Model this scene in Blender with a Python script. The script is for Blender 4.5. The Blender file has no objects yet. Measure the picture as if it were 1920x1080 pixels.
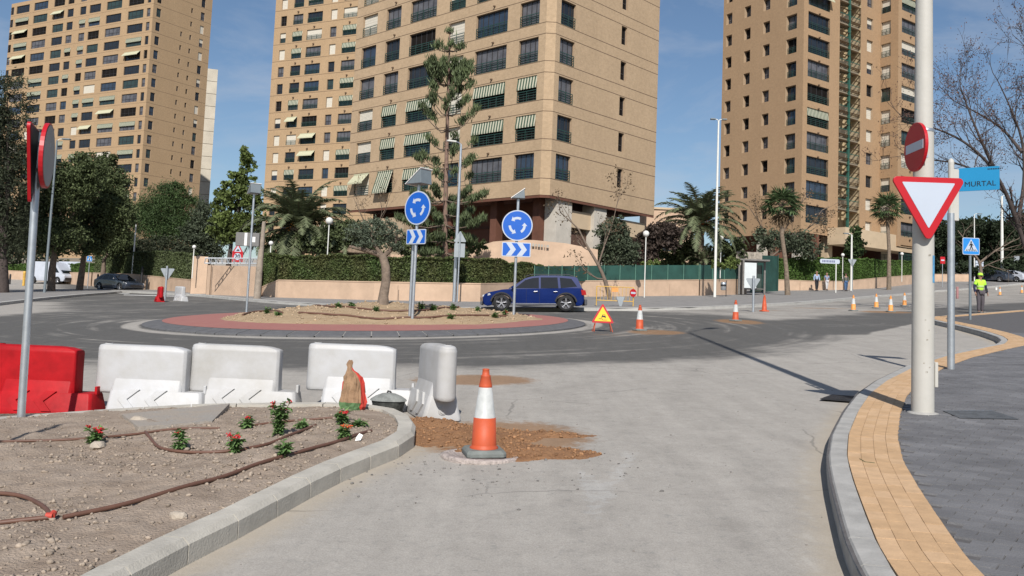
import bpy, bmesh, math, random
import numpy as np
from mathutils import Vector, Matrix
random.seed(7); RNG = np.random.default_rng(7)
SC = bpy.context.scene; COL = SC.collection
rad = math.radians
# ---------------------------------------------------------------- camera
F = 1667.; CY = 457.; PIT = rad(4.65); ROL = rad(2.36)
def _rc():
    cp, sp, cr, sr = math.cos(PIT), math.sin(PIT), math.cos(ROL), math.sin(ROL)
    x = np.array([1, 0, 0.]); z = np.array([0, cp, sp]); y = np.array([0, sp, -cp])
    return np.array([cr*x - sr*y, sr*x + cr*y, z])
RC = _rc()
def ray(px, py): return RC.T @ np.array([(px-960)/F, (py-CY)/F, 1.])
_n = np.cross(ray(0, 507), ray(1920, 521)); _n /= np.linalg.norm(_n); N = _n*np.sign(_n[2])
CAM = np.array([0, 0, 1.62/N[2]])
def rise(y):                     # the street climbs a little more beyond the junction
    s = np.clip(np.asarray(y, float)-72, 0, None); return np.where(s < 40, .00083*s*s, 1.328+.0664*(s-40))
def gz(x, y):
    z = -(N[0]*x + N[1]*y)/N[2]+rise(y); return float(z) if np.ndim(z) == 0 else z
def G(px, py, h=0.):
    """point of the sloping ground (raised by h) seen at a photo pixel"""
    d = ray(px, py); t = (h*N[2] - CAM @ N)/(d @ N); p = CAM + t*d
    if 0 < t and p[1] < 72: return p
    a, b = 60/d[1], 175/d[1]
    for _ in range(40):
        m_ = (a+b)/2; q = CAM+m_*d
        if q[2] > gz(q[0], q[1])+h: a = m_
        else: b = m_
    return CAM+a*d
def D(px, py, Y):
    d = ray(px, py); return CAM + d*(Y/d[1])
def P(px, py, h=0.):
    p = G(px, py, h); return (p[0], p[1], p[2])
cd = bpy.data.cameras.new('camera'); cam = bpy.data.objects.new('camera', cd); COL.objects.link(cam)
m = Matrix.Identity(4)
for i in range(3):
    m[i][0] = RC[0][i]; m[i][1] = -RC[1][i]; m[i][2] = -RC[2][i]; m[i][3] = CAM[i]
cam.matrix_world = m
cd.sensor_width = 36; cd.lens = F/1920*36; cd.shift_y = -(540-CY)/1920; cd.clip_start = .1; cd.clip_end = 3000
SC.camera = cam
# ---------------------------------------------------------------- light
SUN_EL = 39.; SUN_AZ = 182.       # azimuth the light comes from, clockwise from +Y
W = bpy.data.worlds.new('World'); SC.world = W; W.use_nodes = True
nt = W.node_tree; nt.nodes.clear()
sky = nt.nodes.new('ShaderNodeTexSky'); sky.sky_type = 'NISHITA'; sky.sun_disc = False
sky.sun_elevation = rad(SUN_EL); sky.sun_rotation = rad(SUN_AZ); sky.air_density = 1.0; sky.dust_density = .6; sky.ozone_density = 3.0; sky.altitude = 20
bg = nt.nodes.new('ShaderNodeBackground'); wo = nt.nodes.new('ShaderNodeOutputWorld')
tc = nt.nodes.new('ShaderNodeTexCoord'); mp = nt.nodes.new('ShaderNodeMapping'); mp.inputs['Scale'].default_value = (1.3, 1.3, 4.2)
nz = nt.nodes.new('ShaderNodeTexNoise'); nz.inputs['Scale'].default_value = 2.6; nz.inputs['Detail'].default_value = 9; nz.inputs['Roughness'].default_value = .6; nz.inputs['Distortion'].default_value = .5
cr = nt.nodes.new('ShaderNodeValToRGB'); cr.color_ramp.elements[0].position = .46; cr.color_ramp.elements[0].color = (0, 0, 0, 1); cr.color_ramp.elements[1].position = .74; cr.color_ramp.elements[1].color = (.5, .5, .5, 1)
mx = nt.nodes.new('ShaderNodeMixRGB'); mx.inputs[2].default_value = (5.2, 5.5, 6.1, 1)
hs = nt.nodes.new('ShaderNodeHueSaturation'); hs.inputs['Saturation'].default_value = 1.02; hs.inputs['Value'].default_value = .88
L = nt.links.new
L(tc.outputs['Generated'], mp.inputs[0]); L(mp.outputs[0], nz.inputs['Vector']); L(nz.outputs['Fac'], cr.inputs[0])
L(sky.outputs[0], hs.inputs['Color']); L(hs.outputs[0], mx.inputs[1]); L(cr.outputs[0], mx.inputs[0]); L(mx.outputs[0], bg.inputs[0]); L(bg.outputs[0], wo.inputs[0])
bg.inputs[1].default_value = .088
sl = bpy.data.lights.new('sun', 'SUN'); sl.energy = 4.45; sl.angle = rad(.53); sl.color = (1, .955, .89)
so = bpy.data.objects.new('sun', sl); COL.objects.link(so)
sd = Vector((math.sin(rad(SUN_AZ))*math.cos(rad(SUN_EL)), math.cos(rad(SUN_AZ))*math.cos(rad(SUN_EL)), math.sin(rad(SUN_EL))))
so.rotation_euler = sd.to_track_quat('Z', 'Y').to_euler(); so.location = (0, -20, 30)
SC.view_settings.view_transform = 'Standard'; SC.view_settings.look = 'None'; SC.view_settings.gamma = 1
SC.view_settings.exposure = .27; SC.view_settings.use_curve_mapping = False
SC.render.engine = 'CYCLES'; SC.cycles.max_bounces = 5; SC.cycles.transparent_max_bounces = 8
# ---------------------------------------------------------------- materials
def mat(name, col, rough=.8, var=.12, scale=6., bump=0., bscale=40., metal=0., spec=.4, col2=None, coat=0., trans=0., island=0., coords='Object', alpha=None):
    M = bpy.data.materials.new(name); M.use_nodes = True; t = M.node_tree; b = t.nodes['Principled BSDF']
    b.inputs['Roughness'].default_value = rough; b.inputs['Metallic'].default_value = metal
    b.inputs['Specular IOR Level'].default_value = spec; b.inputs['Coat Weight'].default_value = coat
    c = (*col, 1)
    if alpha is not None: b.inputs['Alpha'].default_value = alpha
    tc = t.nodes.new('ShaderNodeTexCoord'); out = None
    n = t.nodes.new('ShaderNodeTexNoise'); n.inputs['Scale'].default_value = scale; n.inputs['Detail'].default_value = 6; n.inputs['Roughness'].default_value = .62
    t.links.new(tc.outputs[coords], n.inputs['Vector'])
    r = t.nodes.new('ShaderNodeMapRange'); r.inputs[1].default_value = .3; r.inputs[2].default_value = .7
    t.links.new(n.outputs['Fac'], r.inputs[0])
    mixn = t.nodes.new('ShaderNodeMixRGB')
    if col2 is None: col2 = tuple(x*(1-var*1.3) for x in col); c = tuple(min(1, x*(1+var*.7)) for x in col)+(1,)
    mixn.inputs[1].default_value = c; mixn.inputs[2].default_value = (*col2, 1); t.links.new(r.outputs[0], mixn.inputs[0]); out = mixn.outputs[0]
    if island:
        g = t.nodes.new('ShaderNodeNewGeometry'); h = t.nodes.new('ShaderNodeHueSaturation')
        r2 = t.nodes.new('ShaderNodeMapRange'); r2.inputs[3].default_value = 1-island; r2.inputs[4].default_value = 1+island
        t.links.new(g.outputs['Random Per Island'], r2.inputs[0]); t.links.new(r2.outputs[0], h.inputs['Value'])
        t.links.new(out, h.inputs['Color']); out = h.outputs[0]
    t.links.new(out, b.inputs['Base Color'])
    if bump:
        n2 = t.nodes.new('ShaderNodeTexNoise'); n2.inputs['Scale'].default_value = bscale; n2.inputs['Detail'].default_value = 8
        t.links.new(tc.outputs[coords], n2.inputs['Vector'])
        bp = t.nodes.new('ShaderNodeBump'); bp.inputs['Strength'].default_value = bump; bp.inputs['Distance'].default_value = .02
        t.links.new(n2.outputs['Fac'], bp.inputs['Height']); t.links.new(bp.outputs[0], b.inputs['Normal'])
    if trans:
        tr = t.nodes.new('ShaderNodeBsdfTranslucent'); ms = t.nodes.new('ShaderNodeMixShader'); ms.inputs[0].default_value = trans
        t.links.new(out, tr.inputs['Color']); t.links.new(b.outputs[0], ms.inputs[1]); t.links.new(tr.outputs[0], ms.inputs[2])
        t.links.new(ms.outputs[0], t.nodes['Material Output'].inputs[0])
    return M
# ---------------------------------------------------------------- mesh builder
class MB:
    def __init__(s): s.v = []; s.f = []; s.m = []; s.s = []
    def add(s, vs, fs, mi=0, smooth=False):
        o = len(s.v); s.v.extend([tuple(map(float, q)) for q in vs])
        for f in fs: s.f.append(tuple(o+i for i in f)); s.m.append(mi); s.s.append(smooth)
    def box(s, c, d, rz=0, mi=0, tap=1., M=None):
        hx, hy, hz = d[0]/2, d[1]/2, d[2]/2; vs = []
        for k, z in enumerate((-hz, hz)):
            q = tap if k else 1
            for x, y in ((-hx, -hy), (hx, -hy), (hx, hy), (-hx, hy)):
                x_, y_ = x*q, y*q
                vs.append((c[0]+x_*math.cos(rz)-y_*math.sin(rz), c[1]+x_*math.sin(rz)+y_*math.cos(rz), c[2]+z))
        if M is not None: vs = [M @ Vector(q) for q in vs]
        s.add(vs, [(0, 3, 2, 1), (4, 5, 6, 7), (0, 1, 5, 4), (1, 2, 6, 5), (2, 3, 7, 6), (3, 0, 4, 7)], mi)
    def ring_loft(s, rings, cap0=True, cap1=True, mi=0, smooth=True, closed=True):
        n = len(rings[0]); vs = [q for r in rings for q in r]; fs = []
        for i in range(len(rings)-1):
            for j in range(n if closed else n-1):
                k = (j+1) % n; fs.append((i*n+j, i*n+k, (i+1)*n+k, (i+1)*n+j))
        s.add(vs, fs, mi, smooth)
        if cap0: s.add(rings[0], [tuple(range(n))[::-1]], mi)
        if cap1: s.add(rings[-1], [tuple(range(n))], mi)
    def tube(s, pts, r, n=8, mi=0, cap=True):
        pts = [Vector(p) for p in pts]; rs = r if isinstance(r, (list, tuple)) else [r]*len(pts)
        rings = []; up = Vector((0, 0, 1)); prev = None
        for i, p in enumerate(pts):
            a = pts[max(0, i-1)]; b = pts[min(len(pts)-1, i+1)]; t = (b-a)
            t = t.normalized() if t.length > 1e-9 else Vector((0, 0, 1))
            if prev is None:
                u = t.cross(up) if abs(t.z) < .95 else t.cross(Vector((0, 1, 0)))
            else: u = prev - t*prev.dot(t)
            u.normalize(); prev = u; w = t.cross(u)
            rings.append([p + (u*math.cos(2*math.pi*k/n) + w*math.sin(2*math.pi*k/n))*rs[i] for k in range(n)])
        s.ring_loft(rings, cap, cap, mi)
    def cyl(s, p0, p1, r0, r1=None, n=16, mi=0): s.tube([p0, p1], [r0, r0 if r1 is None else r1], n, mi)
    def lathe(s, prof, n=20, c=(0, 0, 0), mi=0, sq=1.):
        rings = [[(c[0]+r*math.cos(2*math.pi*k/n), c[1]+r*sq*math.sin(2*math.pi*k/n), c[2]+z) for k in range(n)] for r, z in prof]
        s.ring_loft(rings, True, True, mi)
    def prism(s, out, y0, y1, plane='xz', mi=0, M=None):
        """outline in a plane extruded along the third axis"""
        def pt(a, b, d):
            q = (a, d, b) if plane == 'xz' else ((a, b, d) if plane == 'xy' else (d, a, b))
            return M @ Vector(q) if M is not None else q
        n = len(out); vs = [pt(a, b, y0) for a, b in out]+[pt(a, b, y1) for a, b in out]
        s.add(vs, [tuple(range(n)), tuple(range(2*n-1, n-1, -1))]+[(i, i+n, (i+1) % n+n, (i+1) % n) for i in range(n)], mi)
    def ico(s, c, r, sub=1, mi=0, sq=(1, 1, 1), jit=0, smooth=False):
        bm = bmesh.new(); bmesh.ops.create_icosphere(bm, subdivisions=sub, radius=1)
        vs = []
        for v in bm.verts:
            q = 1+random.uniform(-jit, jit); vs.append((c[0]+v.co.x*r*sq[0]*q, c[1]+v.co.y*r*sq[1]*q, c[2]+v.co.z*r*sq[2]*q))
        s.add(vs, [tuple(v.index for v in f.verts) for f in bm.faces], mi, smooth); bm.free()
    def mesh(s, name, mats):
        me = bpy.data.meshes.new(name); me.from_pydata(s.v, [], s.f); me.update()
        for q in (mats if isinstance(mats, (list, tuple)) else [mats]): me.materials.append(q)
        me.polygons.foreach_set('material_index', s.m); me.polygons.foreach_set('use_smooth', s.s)
        bm = bmesh.new(); bm.from_mesh(me); bmesh.ops.recalc_face_normals(bm, faces=bm.faces); bm.to_mesh(me); bm.free()
        return me
    def build(s, name, mats, parent=None, loc=(0, 0, 0), rz=0, bevel=0, seg=2, sub=0, fixn=True):
        me = s.mesh(name, mats); return put(name, me, parent, loc, rz, bevel, seg, sub)
def put(name, me, parent=None, loc=(0, 0, 0), rz=0, bevel=0, seg=2, sub=0):
    o = bpy.data.objects.new(name, me); COL.objects.link(o); o.location = loc; o.rotation_euler = (0, 0, rz)
    if parent: o.parent = parent
    if bevel:
        b = o.modifiers.new('bevel', 'BEVEL'); b.width = bevel; b.segments = seg; b.limit_method = 'ANGLE'; b.angle_limit = rad(35)
        if hasattr(b, 'harden_normals'): b.harden_normals = False
    if sub: q = o.modifiers.new('sub', 'SUBSURF'); q.levels = sub; q.render_levels = sub
    return o
def fast_mesh(name, V, Fq, mats, smooth=False, mi=None):
    """numpy mesh of quads or tris"""
    me = bpy.data.meshes.new(name); k = Fq.shape[1]
    me.vertices.add(len(V)); me.vertices.foreach_set('co', V.astype('f').ravel())
    me.loops.add(Fq.size); me.loops.foreach_set('vertex_index', Fq.astype('i').ravel())
    me.polygons.add(len(Fq)); me.polygons.foreach_set('loop_start', np.arange(0, Fq.size, k, dtype='i'))
    me.polygons.foreach_set('loop_total', np.full(len(Fq), k, dtype='i'))
    if smooth: me.polygons.foreach_set('use_smooth', np.ones(len(Fq), dtype=bool))
    for q in (mats if isinstance(mats, (list, tuple)) else [mats]): me.materials.append(q)
    if mi is not None: me.polygons.foreach_set('material_index', mi.astype('i'))
    me.update(calc_edges=True); return me
def thing(name, label, cat, loc=(0, 0, 0), rz=0, group=None):
    o = bpy.data.objects.new(name, None); COL.objects.link(o); o.empty_display_size = .2
    o.location = loc; o.rotation_euler = (0, 0, rz); o['label'] = label; o['category'] = cat
    if group: o['group'] = group
    return o
def tag(o, label, cat, group=None):
    o['label'] = label; o['category'] = cat
    if group: o['group'] = group
    return o
def kind(o, k): o['kind'] = k; return o
def dup(src, loc=None, rz=None, label=None, parent=None):
    c = src.copy(); COL.objects.link(c); c.parent = parent
    if loc is not None: c.location = loc
    if rz is not None: c.rotation_euler = (src.rotation_euler[0], src.rotation_euler[1], rz)
    if label: c['label'] = label
    for ch in list(src.children): dup(ch, parent=c)
    return c
def resample(pts, step, closed=False):
    pts = [np.array(p, float) for p in pts]
    if closed: pts.append(pts[0])
    d = [0.]
    for a, b in zip(pts, pts[1:]): d.append(d[-1]+np.linalg.norm(b-a))
    n = max(1, int(round(d[-1]/step))); out = []
    for i in range(n+1):
        s = d[-1]*i/n; k = min(len(pts)-2, max(0, int(np.searchsorted(d, s, 'right'))-1))
        t = (s-d[k])/max(1e-9, d[k+1]-d[k]); out.append(pts[k]*(1-t)+pts[k+1]*t)
    return out[:-1] if closed else out
def smooth_line(pts, step=.1, it=6, closed=False):
    q = np.array(resample(pts, step, closed))
    for _ in range(it):
        if closed: q = (np.roll(q, 1, 0)+2*q+np.roll(q, -1, 0))/4
        else: q[1:-1] = (q[:-2]+2*q[1:-1]+q[2:])/4
    return q
def offset(q, d, closed=False):
    """offset a polyline to its right by d"""
    t = np.roll(q, -1, 0)-np.roll(q, 1, 0)
    if not closed: t[0] = q[1]-q[0]; t[-1] = q[-1]-q[-2]
    t = t[:, :2]; t /= np.linalg.norm(t, axis=1)[:, None]+1e-9
    return q[:, :2]+np.stack([t[:, 1], -t[:, 0]], 1)*d
def sheet(name, poly, h, m, z=None):
    """flat sheet on the slope over an xy polygon"""
    me = bpy.data.meshes.new(name); bm = bmesh.new()
    vs = [bm.verts.new((p[0], p[1], gz(p[0], p[1])+h)) for p in poly]; f = bm.faces.new(vs)
    bmesh.ops.triangulate(bm, faces=[f], ngon_method='EAR_CLIP'); bm.normal_update()
    for f in bm.faces:
        if f.normal.z < 0: f.normal_flip()
    bm.to_mesh(me); bm.free(); me.materials.append(m); return put(name, me)
def inside(poly, x, y):
    poly = np.asarray(poly)[:, :2]; n = len(poly); r = np.zeros(np.shape(x), bool); j = n-1
    for i in range(n):
        xi, yi = poly[i]; xj, yj = poly[j]
        c = ((yi > y) != (yj > y)) & (x < (xj-xi)*(y-yi)/(yj-yi+1e-12)+xi); r ^= c; j = i
    return r
def dist_line(q, x, y):
    q = np.asarray(q)[:, :2]; best = np.full(np.shape(x), 1e9)
    for a, b in zip(q, q[1:]):
        d = b-a; L2 = d@d+1e-12; t = np.clip(((x-a[0])*d[0]+(y-a[1])*d[1])/L2, 0, 1)
        best = np.minimum(best, np.hypot(x-a[0]-t*d[0], y-a[1]-t*d[1]))
    return best
def vnoise(x, y, s=1., seed=0):
    """cheap smooth value noise"""
    x = np.asarray(x)*s+seed*17.3; y = np.asarray(y)*s+seed*5.7; xi = np.floor(x); yi = np.floor(y); fx = x-xi; fy = y-yi
    def h(a, b): v = np.sin(a*127.1+b*311.7+seed*74.7)*43758.5453; return v-np.floor(v)
    fx = fx*fx*(3-2*fx); fy = fy*fy*(3-2*fy)
    return (h(xi, yi)*(1-fx)+h(xi+1, yi)*fx)*(1-fy)+(h(xi, yi+1)*(1-fx)+h(xi+1, yi+1)*fx)*fy
def fbm(x, y, s=1., seed=0, o=4): return sum(vnoise(x, y, s*2**k, seed+k)/2**k for k in range(o))/(2-2**(1-o))
# ---------------------------------------------------------------- ground, road
M_CONC = mat('concrete_kerb', (.36, .35, .33), .85, .18, 5, .25, 60)
M_SOIL = mat('soil', (.34, .275, .218), .95, .22, 4, .9, 55, col2=(.225, .172, .13))
M_SAND = mat('island_soil', (.36, .27, .17), .95, .2, 3, .8, 30, col2=(.30, .21, .125))
M_CLAY = mat('clay', (.27, .145, .07), .95, .2, 5, .9, 40, col2=(.19, .095, .045))
M_GALV = mat('galvanised_steel', (.50, .53, .56), .38, .12, 9, 0, metal=.75)
M_BLACK = mat('black_plastic', (.02, .02, .022), .5, .1)
M_WHITE = mat('white_paint', (.72, .71, .69), .45, .05, 3)
def road_material():
    M = bpy.data.materials.new('road_surface'); M.use_nodes = True; t = M.node_tree; b = t.nodes['Principled BSDF']; L = t.links.new
    def nd(k, **kw):
        n = t.nodes.new(k)
        for a, v in kw.items(): setattr(n, a, v)
        return n
    tc = nd('ShaderNodeTexCoord')
    def noise(s, det=6, rough=.6, vec=None):
        n = nd('ShaderNodeTexNoise'); n.inputs['Scale'].default_value = s; n.inputs['Detail'].default_value = det; n.inputs['Roughness'].default_value = rough
        L(vec or tc.outputs['Object'], n.inputs['Vector']); return n.outputs['Fac']
    def attr(a): n = nd('ShaderNodeAttribute', attribute_name=a); return n.outputs['Fac']
    def mth(op, a, bb, c=False):
        n = nd('ShaderNodeMath', operation=op); n.use_clamp = c
        for i, v in enumerate((a, bb)):
            if isinstance(v, (int, float)): n.inputs[i].default_value = v
            else: L(v, n.inputs[i])
        return n.outputs[0]
    def ramp(v, a, c):
        n = nd('ShaderNodeMapRange', interpolation_type='SMOOTHSTEP'); n.inputs[1].default_value = a; n.inputs[2].default_value = c; L(v, n.inputs[0]); return n.outputs[0]
    def mix(f, a, c):
        n = nd('ShaderNodeMixRGB')
        for i, v in ((0, f), (1, a), (2, c)):
            if isinstance(v, tuple): n.inputs[i].default_value = (*v, 1)
            elif isinstance(v, float): n.inputs[i].default_value = v
            else: L(v, n.inputs[i])
        return n.outputs[0]
    n1 = noise(.45, 5); n2 = noise(2.3, 6, .65); n3 = noise(13, 8, .7); n4 = noise(120, 3, .8)
    wear = mth('ADD', attr('wear'), mth('MULTIPLY', mth('SUBTRACT', n2, .5), .5)); wear = mth('ADD', wear, mth('MULTIPLY', mth('SUBTRACT', n1, .5), .75))
    # swept tracks run round the roundabout: noise in ring coordinates
    cx = nd('ShaderNodeCombineXYZ'); L(mth('MULTIPLY', attr('rr'), 2.1), cx.inputs[0]); L(mth('MULTIPLY', attr('ra'), 1.2), cx.inputs[1])
    tr = noise(1.1, 4, .6, cx.outputs[0])
    wear = mth('ADD', wear, mth('MULTIPLY', mth('MULTIPLY', mth('SUBTRACT', tr, .5), 1.5), attr('ringw')))
    dark = mix(n3, (.140, .135, .126), (.076, .074, .071)); pale = mix(n2, (.41, .382, .345), (.315, .293, .262))
    pale = mix(ramp(n3, .52, .75), pale, (.27, .26, .24))
    c = mix(ramp(wear, .25, .8), dark, pale)
    d = mth('ADD', attr('dirt'), mth('MULTIPLY', mth('SUBTRACT', n3, .5), .7)); d = mth('ADD', d, mth('MULTIPLY', mth('SUBTRACT', n2, .5), .5))
    c = mix(mth('MULTIPLY', ramp(d, .42, .7), .85), c, mix(n3, (.30, .17, .085), (.24, .15, .085)))
    w = mth('ADD', attr('paint'), mth('MULTIPLY', mth('SUBTRACT', n3, .5), 1.2))
    c = mix(mth('MULTIPLY', ramp(w, .5, .8), .55), c, (.46, .45, .43))
    sp = ramp(n4, .66, .74); c = mix(mth('MULTIPLY', sp, .4), c, (.09, .085, .08))
    # sparse oil and tar spots
    vo = nd('ShaderNodeTexVoronoi'); vo.inputs['Scale'].default_value = 5.; L(tc.outputs['Object'], vo.inputs['Vector'])
    sm = nd('ShaderNodeMapRange'); sm.inputs[1].default_value = .06; sm.inputs[2].default_value = .03; L(vo.outputs['Distance'], sm.inputs[0])
    c = mix(mth('MULTIPLY', sm.outputs[0], mth('MULTIPLY', ramp(n1, .5, .6), .55)), c, (.07, .065, .06))
    mp_ = nd('ShaderNodeMapping'); mp_.inputs['Scale'].default_value = (2.6, .3, 1); mp_.inputs['Rotation'].default_value = (0, 0, -.12); L(tc.outputs['Object'], mp_.inputs[0]); stq = noise(1.2, 6, .7, mp_.outputs[0])
    vv = nd('ShaderNodeMapRange'); vv.inputs[1].default_value = .3; vv.inputs[2].default_value = .7; vv.inputs[3].default_value = .90; vv.inputs[4].default_value = 1.07; L(stq, vv.inputs[0])
    v2 = nd('ShaderNodeMapRange'); v2.inputs[1].default_value = .3; v2.inputs[2].default_value = .7; v2.inputs[3].default_value = .74; v2.inputs[4].default_value = 1.20; L(noise(85, 4, .85), v2.inputs[0])
    v3 = nd('ShaderNodeMapRange'); v3.inputs[1].default_value = .32; v3.inputs[2].default_value = .68; v3.inputs[3].default_value = .90; v3.inputs[4].default_value = 1.08; L(noise(5.5, 8, .8), v3.inputs[0])
    hh = nd('ShaderNodeHueSaturation'); L(c, hh.inputs['Color']); L(mth('MULTIPLY', v3.outputs[0], mth('MULTIPLY', vv.outputs[0], v2.outputs[0])), hh.inputs['Value']); c = hh.outputs[0]
    tv = nd('ShaderNodeMapRange'); tv.inputs[3].default_value = 1; tv.inputs[4].default_value = .84; L(mth('MULTIPLY', attr('tracks'), ramp(n2, .3, .7)), tv.inputs[0]); h2 = nd('ShaderNodeHueSaturation'); L(c, h2.inputs['Color']); L(tv.outputs[0], h2.inputs['Value']); c = h2.outputs[0]
    c = mix(mth('MULTIPLY', ramp(mth('ADD', attr('dust'), mth('MULTIPLY', mth('SUBTRACT', n3, .5), 1.1)), .25, .9), .6), c, (.40, .345, .27))
    # hairline cracks
    vc = nd('ShaderNodeTexVoronoi', feature='DISTANCE_TO_EDGE'); vc.inputs['Scale'].default_value = .33; wv = nd('ShaderNodeMixRGB'); wv.inputs[0].default_value = .22; L(tc.outputs['Object'], wv.inputs[1]); nw = nd('ShaderNodeTexNoise'); nw.inputs['Scale'].default_value = 1.6; nw.inputs['Detail'].default_value = 6; L(tc.outputs['Object'], nw.inputs['Vector']); L(nw.outputs['Color'], wv.inputs[2]); L(wv.outputs[0], vc.inputs['Vector'])
    ck = nd('ShaderNodeMapRange'); ck.inputs[1].default_value = .004; ck.inputs[2].default_value = .0015; L(vc.outputs['Distance'], ck.inputs[0]); c = mix(mth('MULTIPLY', ck.outputs[0], mth('MULTIPLY', ramp(n1, .48, .58), .45)), c, (.10, .095, .09))
    L(c, b.inputs['Base Color']); b.inputs['Roughness'].default_value = .88; b.inputs['Specular IOR Level'].default_value = .25
    bp = nd('ShaderNodeBump'); bp.inputs['Strength'].default_value = .35; bp.inputs['Distance'].default_value = .01
    L(mth('ADD', noise(70, 8, .75), mth('MULTIPLY', n3, 1.2)), bp.inputs['Height']); L(bp.outputs[0], b.inputs['Normal'])
    return M
RCX, RCY, RR = -4.5, 29.4, 7.0        # the roundabout island
def seg(px1, px2): return np.array([G(*px1)[:2], G(*px2)[:2]])
def build_road():
    xs = np.concatenate([np.arange(-60, -12, .8), np.arange(-12, 14, .16), np.arange(14, 75, .8), np.arange(75, 150, 5.)])
    ys = np.concatenate([np.arange(-6, 2, 1.), np.arange(2, 34, .16), np.arange(34, 60, .4), np.arange(60, 150, 1.5)])
    X, Y = np.meshgrid(xs, ys); nx, ny = len(xs), len(ys)
    V = np.stack([X.ravel(), Y.ravel(), gz(X, Y).ravel()], 1)
    i = np.arange(nx*ny).reshape(ny, nx); Fq = np.stack([i[:-1, :-1], i[:-1, 1:], i[1:, 1:], i[1:, :-1]], -1).reshape(-1, 4)
    me = fast_mesh('road', V, Fq, road_material(), True)
    x, y = V[:, 0], V[:, 1]
    r = np.hypot(x-RCX, y-RCY); a = np.arctan2(y-RCY, x-RCX)
    nn = fbm(x, y, .35, 3)-.5
    ring = np.clip((15.0+nn*2-r)/1.6, 0, 1)
    arm = np.clip((3.6+nn*2-dist_line(seg((1150, 648), (1990, 570)), x, y))/1.4, 0, 1)
    arml = np.clip((5.5+nn*2-dist_line(np.array([(-10, 22.), (-30, 24.), (-60, 30)]), x, y))/2, 0, 1)
    armf = np.clip((7+nn*2-dist_line(np.array([(-14, 40.), (-24, 60), (-42, 95.)]), x, y))/2, 0, 1)
    armb = np.clip((6.5-dist_line(np.array([G(200, 560)[:2], G(900, 586)[:2], G(1150, 596)[:2]]), x, y))/2, 0, 1)
    dark = np.maximum.reduce([ring, arm, arml*.9, armf*.85, armb*.8])
    bay = inside([G(*q)[:2] for q in ((1560, 700), (1580, 650), (1640, 622), (1720, 606), (1800, 618), (1870, 640), (1870, 660), (1700, 700))], x, y)
    wear = .86-dark*.62+.0*nn
    far = np.clip((y-30)/10, 0, 1)*(x > 2)*(1-arm); wear = wear-far*.22*(1-dark)
    wear[bay] = np.maximum(wear[bay], .8)
    # pale gutter round the island, dusty inner lane
    wear += np.clip((1-abs(r-RR-.30)/.34)*1.6, 0, 1)*.62
    dust = np.clip(1-np.minimum(dist_line(rk[::4], x, y), dist_line(pl[::4], x, y))/.42, 0, 1)*(y < 40)
    tk = np.zeros(len(x))
    for off in (-.75, .75):
        q_ = smooth_line([(1.2+off, 2.), (1.3+off, 7), (1.5+off, 12), (3.+off, 17), (7.5, 22+off), (14, 26+off), (26, 33+off)], .5, 4); tk = np.maximum(tk, np.clip(1-dist_line(q_, x, y)/.24, 0, 1))
        q_ = smooth_line([(2.2+off, 2.), (2.3+off, 8), (1.2+off, 13), (-1.5+off, 17), (-8, 19+off), (-16, 21+off)], .5, 4); tk = np.maximum(tk, .7*np.clip(1-dist_line(q_, x, y)/.22, 0, 1))
    dirt = np.zeros(len(x))
    def patch(px, py, w, h, amp=1.):
        c = G(px, py); e1 = np.linalg.norm(G(px+w, py)[:2]-c[:2]); e2 = abs(G(px, py-h)[1]-c[1])
        q = ((x-c[0])/e1)**2+((y-c[1])/e2)**2; return amp*np.exp(-q*1.1)
    for q in ((930, 820, 190, 34, 1.3), (1060, 824, 90, 11, .6), (890, 712, 130, 11, 1.2), (1230, 623, 60, 5, 1.2), (1385, 603, 45, 5, 1.2), (1660, 585, 55, 3, 1.), (1540, 578, 110, 2.5, .6), (760, 790, 30, 16, .9), (1150, 628, 120, 3, .5), (1450, 582, 90, 3, .5)):
        dirt = np.maximum(dirt, patch(*q))
    paint = np.zeros(len(x))
    for a_, b_, wd in (((1085, 880), (1108, 975), .07), ((1185, 845), (1112, 968), .12), ((1068, 990), (1112, 1080), .0), ((1512, 860), (1522, 1080), .07), ((1370, 577), (1330, 640), .0), ((1530, 613), (1610, 611), .08), ((1645, 607), (1665, 606), .08)):
        if wd: paint = np.maximum(paint, np.clip(1.4-dist_line(seg(a_, b_), x, y)/wd, 0, 1)*.75)
    for nme, val in (('wear', wear), ('dirt', dirt), ('paint', paint), ('dust', dust), ('tracks', tk), ('rr', r), ('ra', a), ('ringw', np.clip((15.5-r)/3, 0, 1))):
        at = me.attributes.new(nme, 'FLOAT', 'POINT'); at.data.foreach_set('value', val.astype('f'))
    kind(put('road', me), 'structure')
M_EARTH = mat('far_ground', (.22, .19, .14), .95, .2, .2)
gx_, gy_ = np.meshgrid(np.arange(-900, 901, 30.), np.arange(-60, 151, 3.)); gi = np.arange(gx_.size).reshape(gx_.shape)
kind(put('ground', fast_mesh('ground', np.stack([gx_.ravel(), gy_.ravel(), gz(gx_.ravel(), gy_.ravel())-.06], 1), np.stack([gi[:-1, :-1], gi[:-1, 1:], gi[1:, 1:], gi[1:, :-1]], -1).reshape(-1, 4), M_EARTH)), 'structure')
# far terrain levels off beyond the street
tb = MB(); zf = lambda x: gz(x, 150)-.06
tb.add([(-900, 150, zf(-900)), (900, 150, zf(900)), (1200, 1800, zf(900)-6), (-1200, 1800, zf(-900)-6)], [(0, 1, 2, 3)])
kind(tb.build('terrain', M_EARTH), 'structure')

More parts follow.
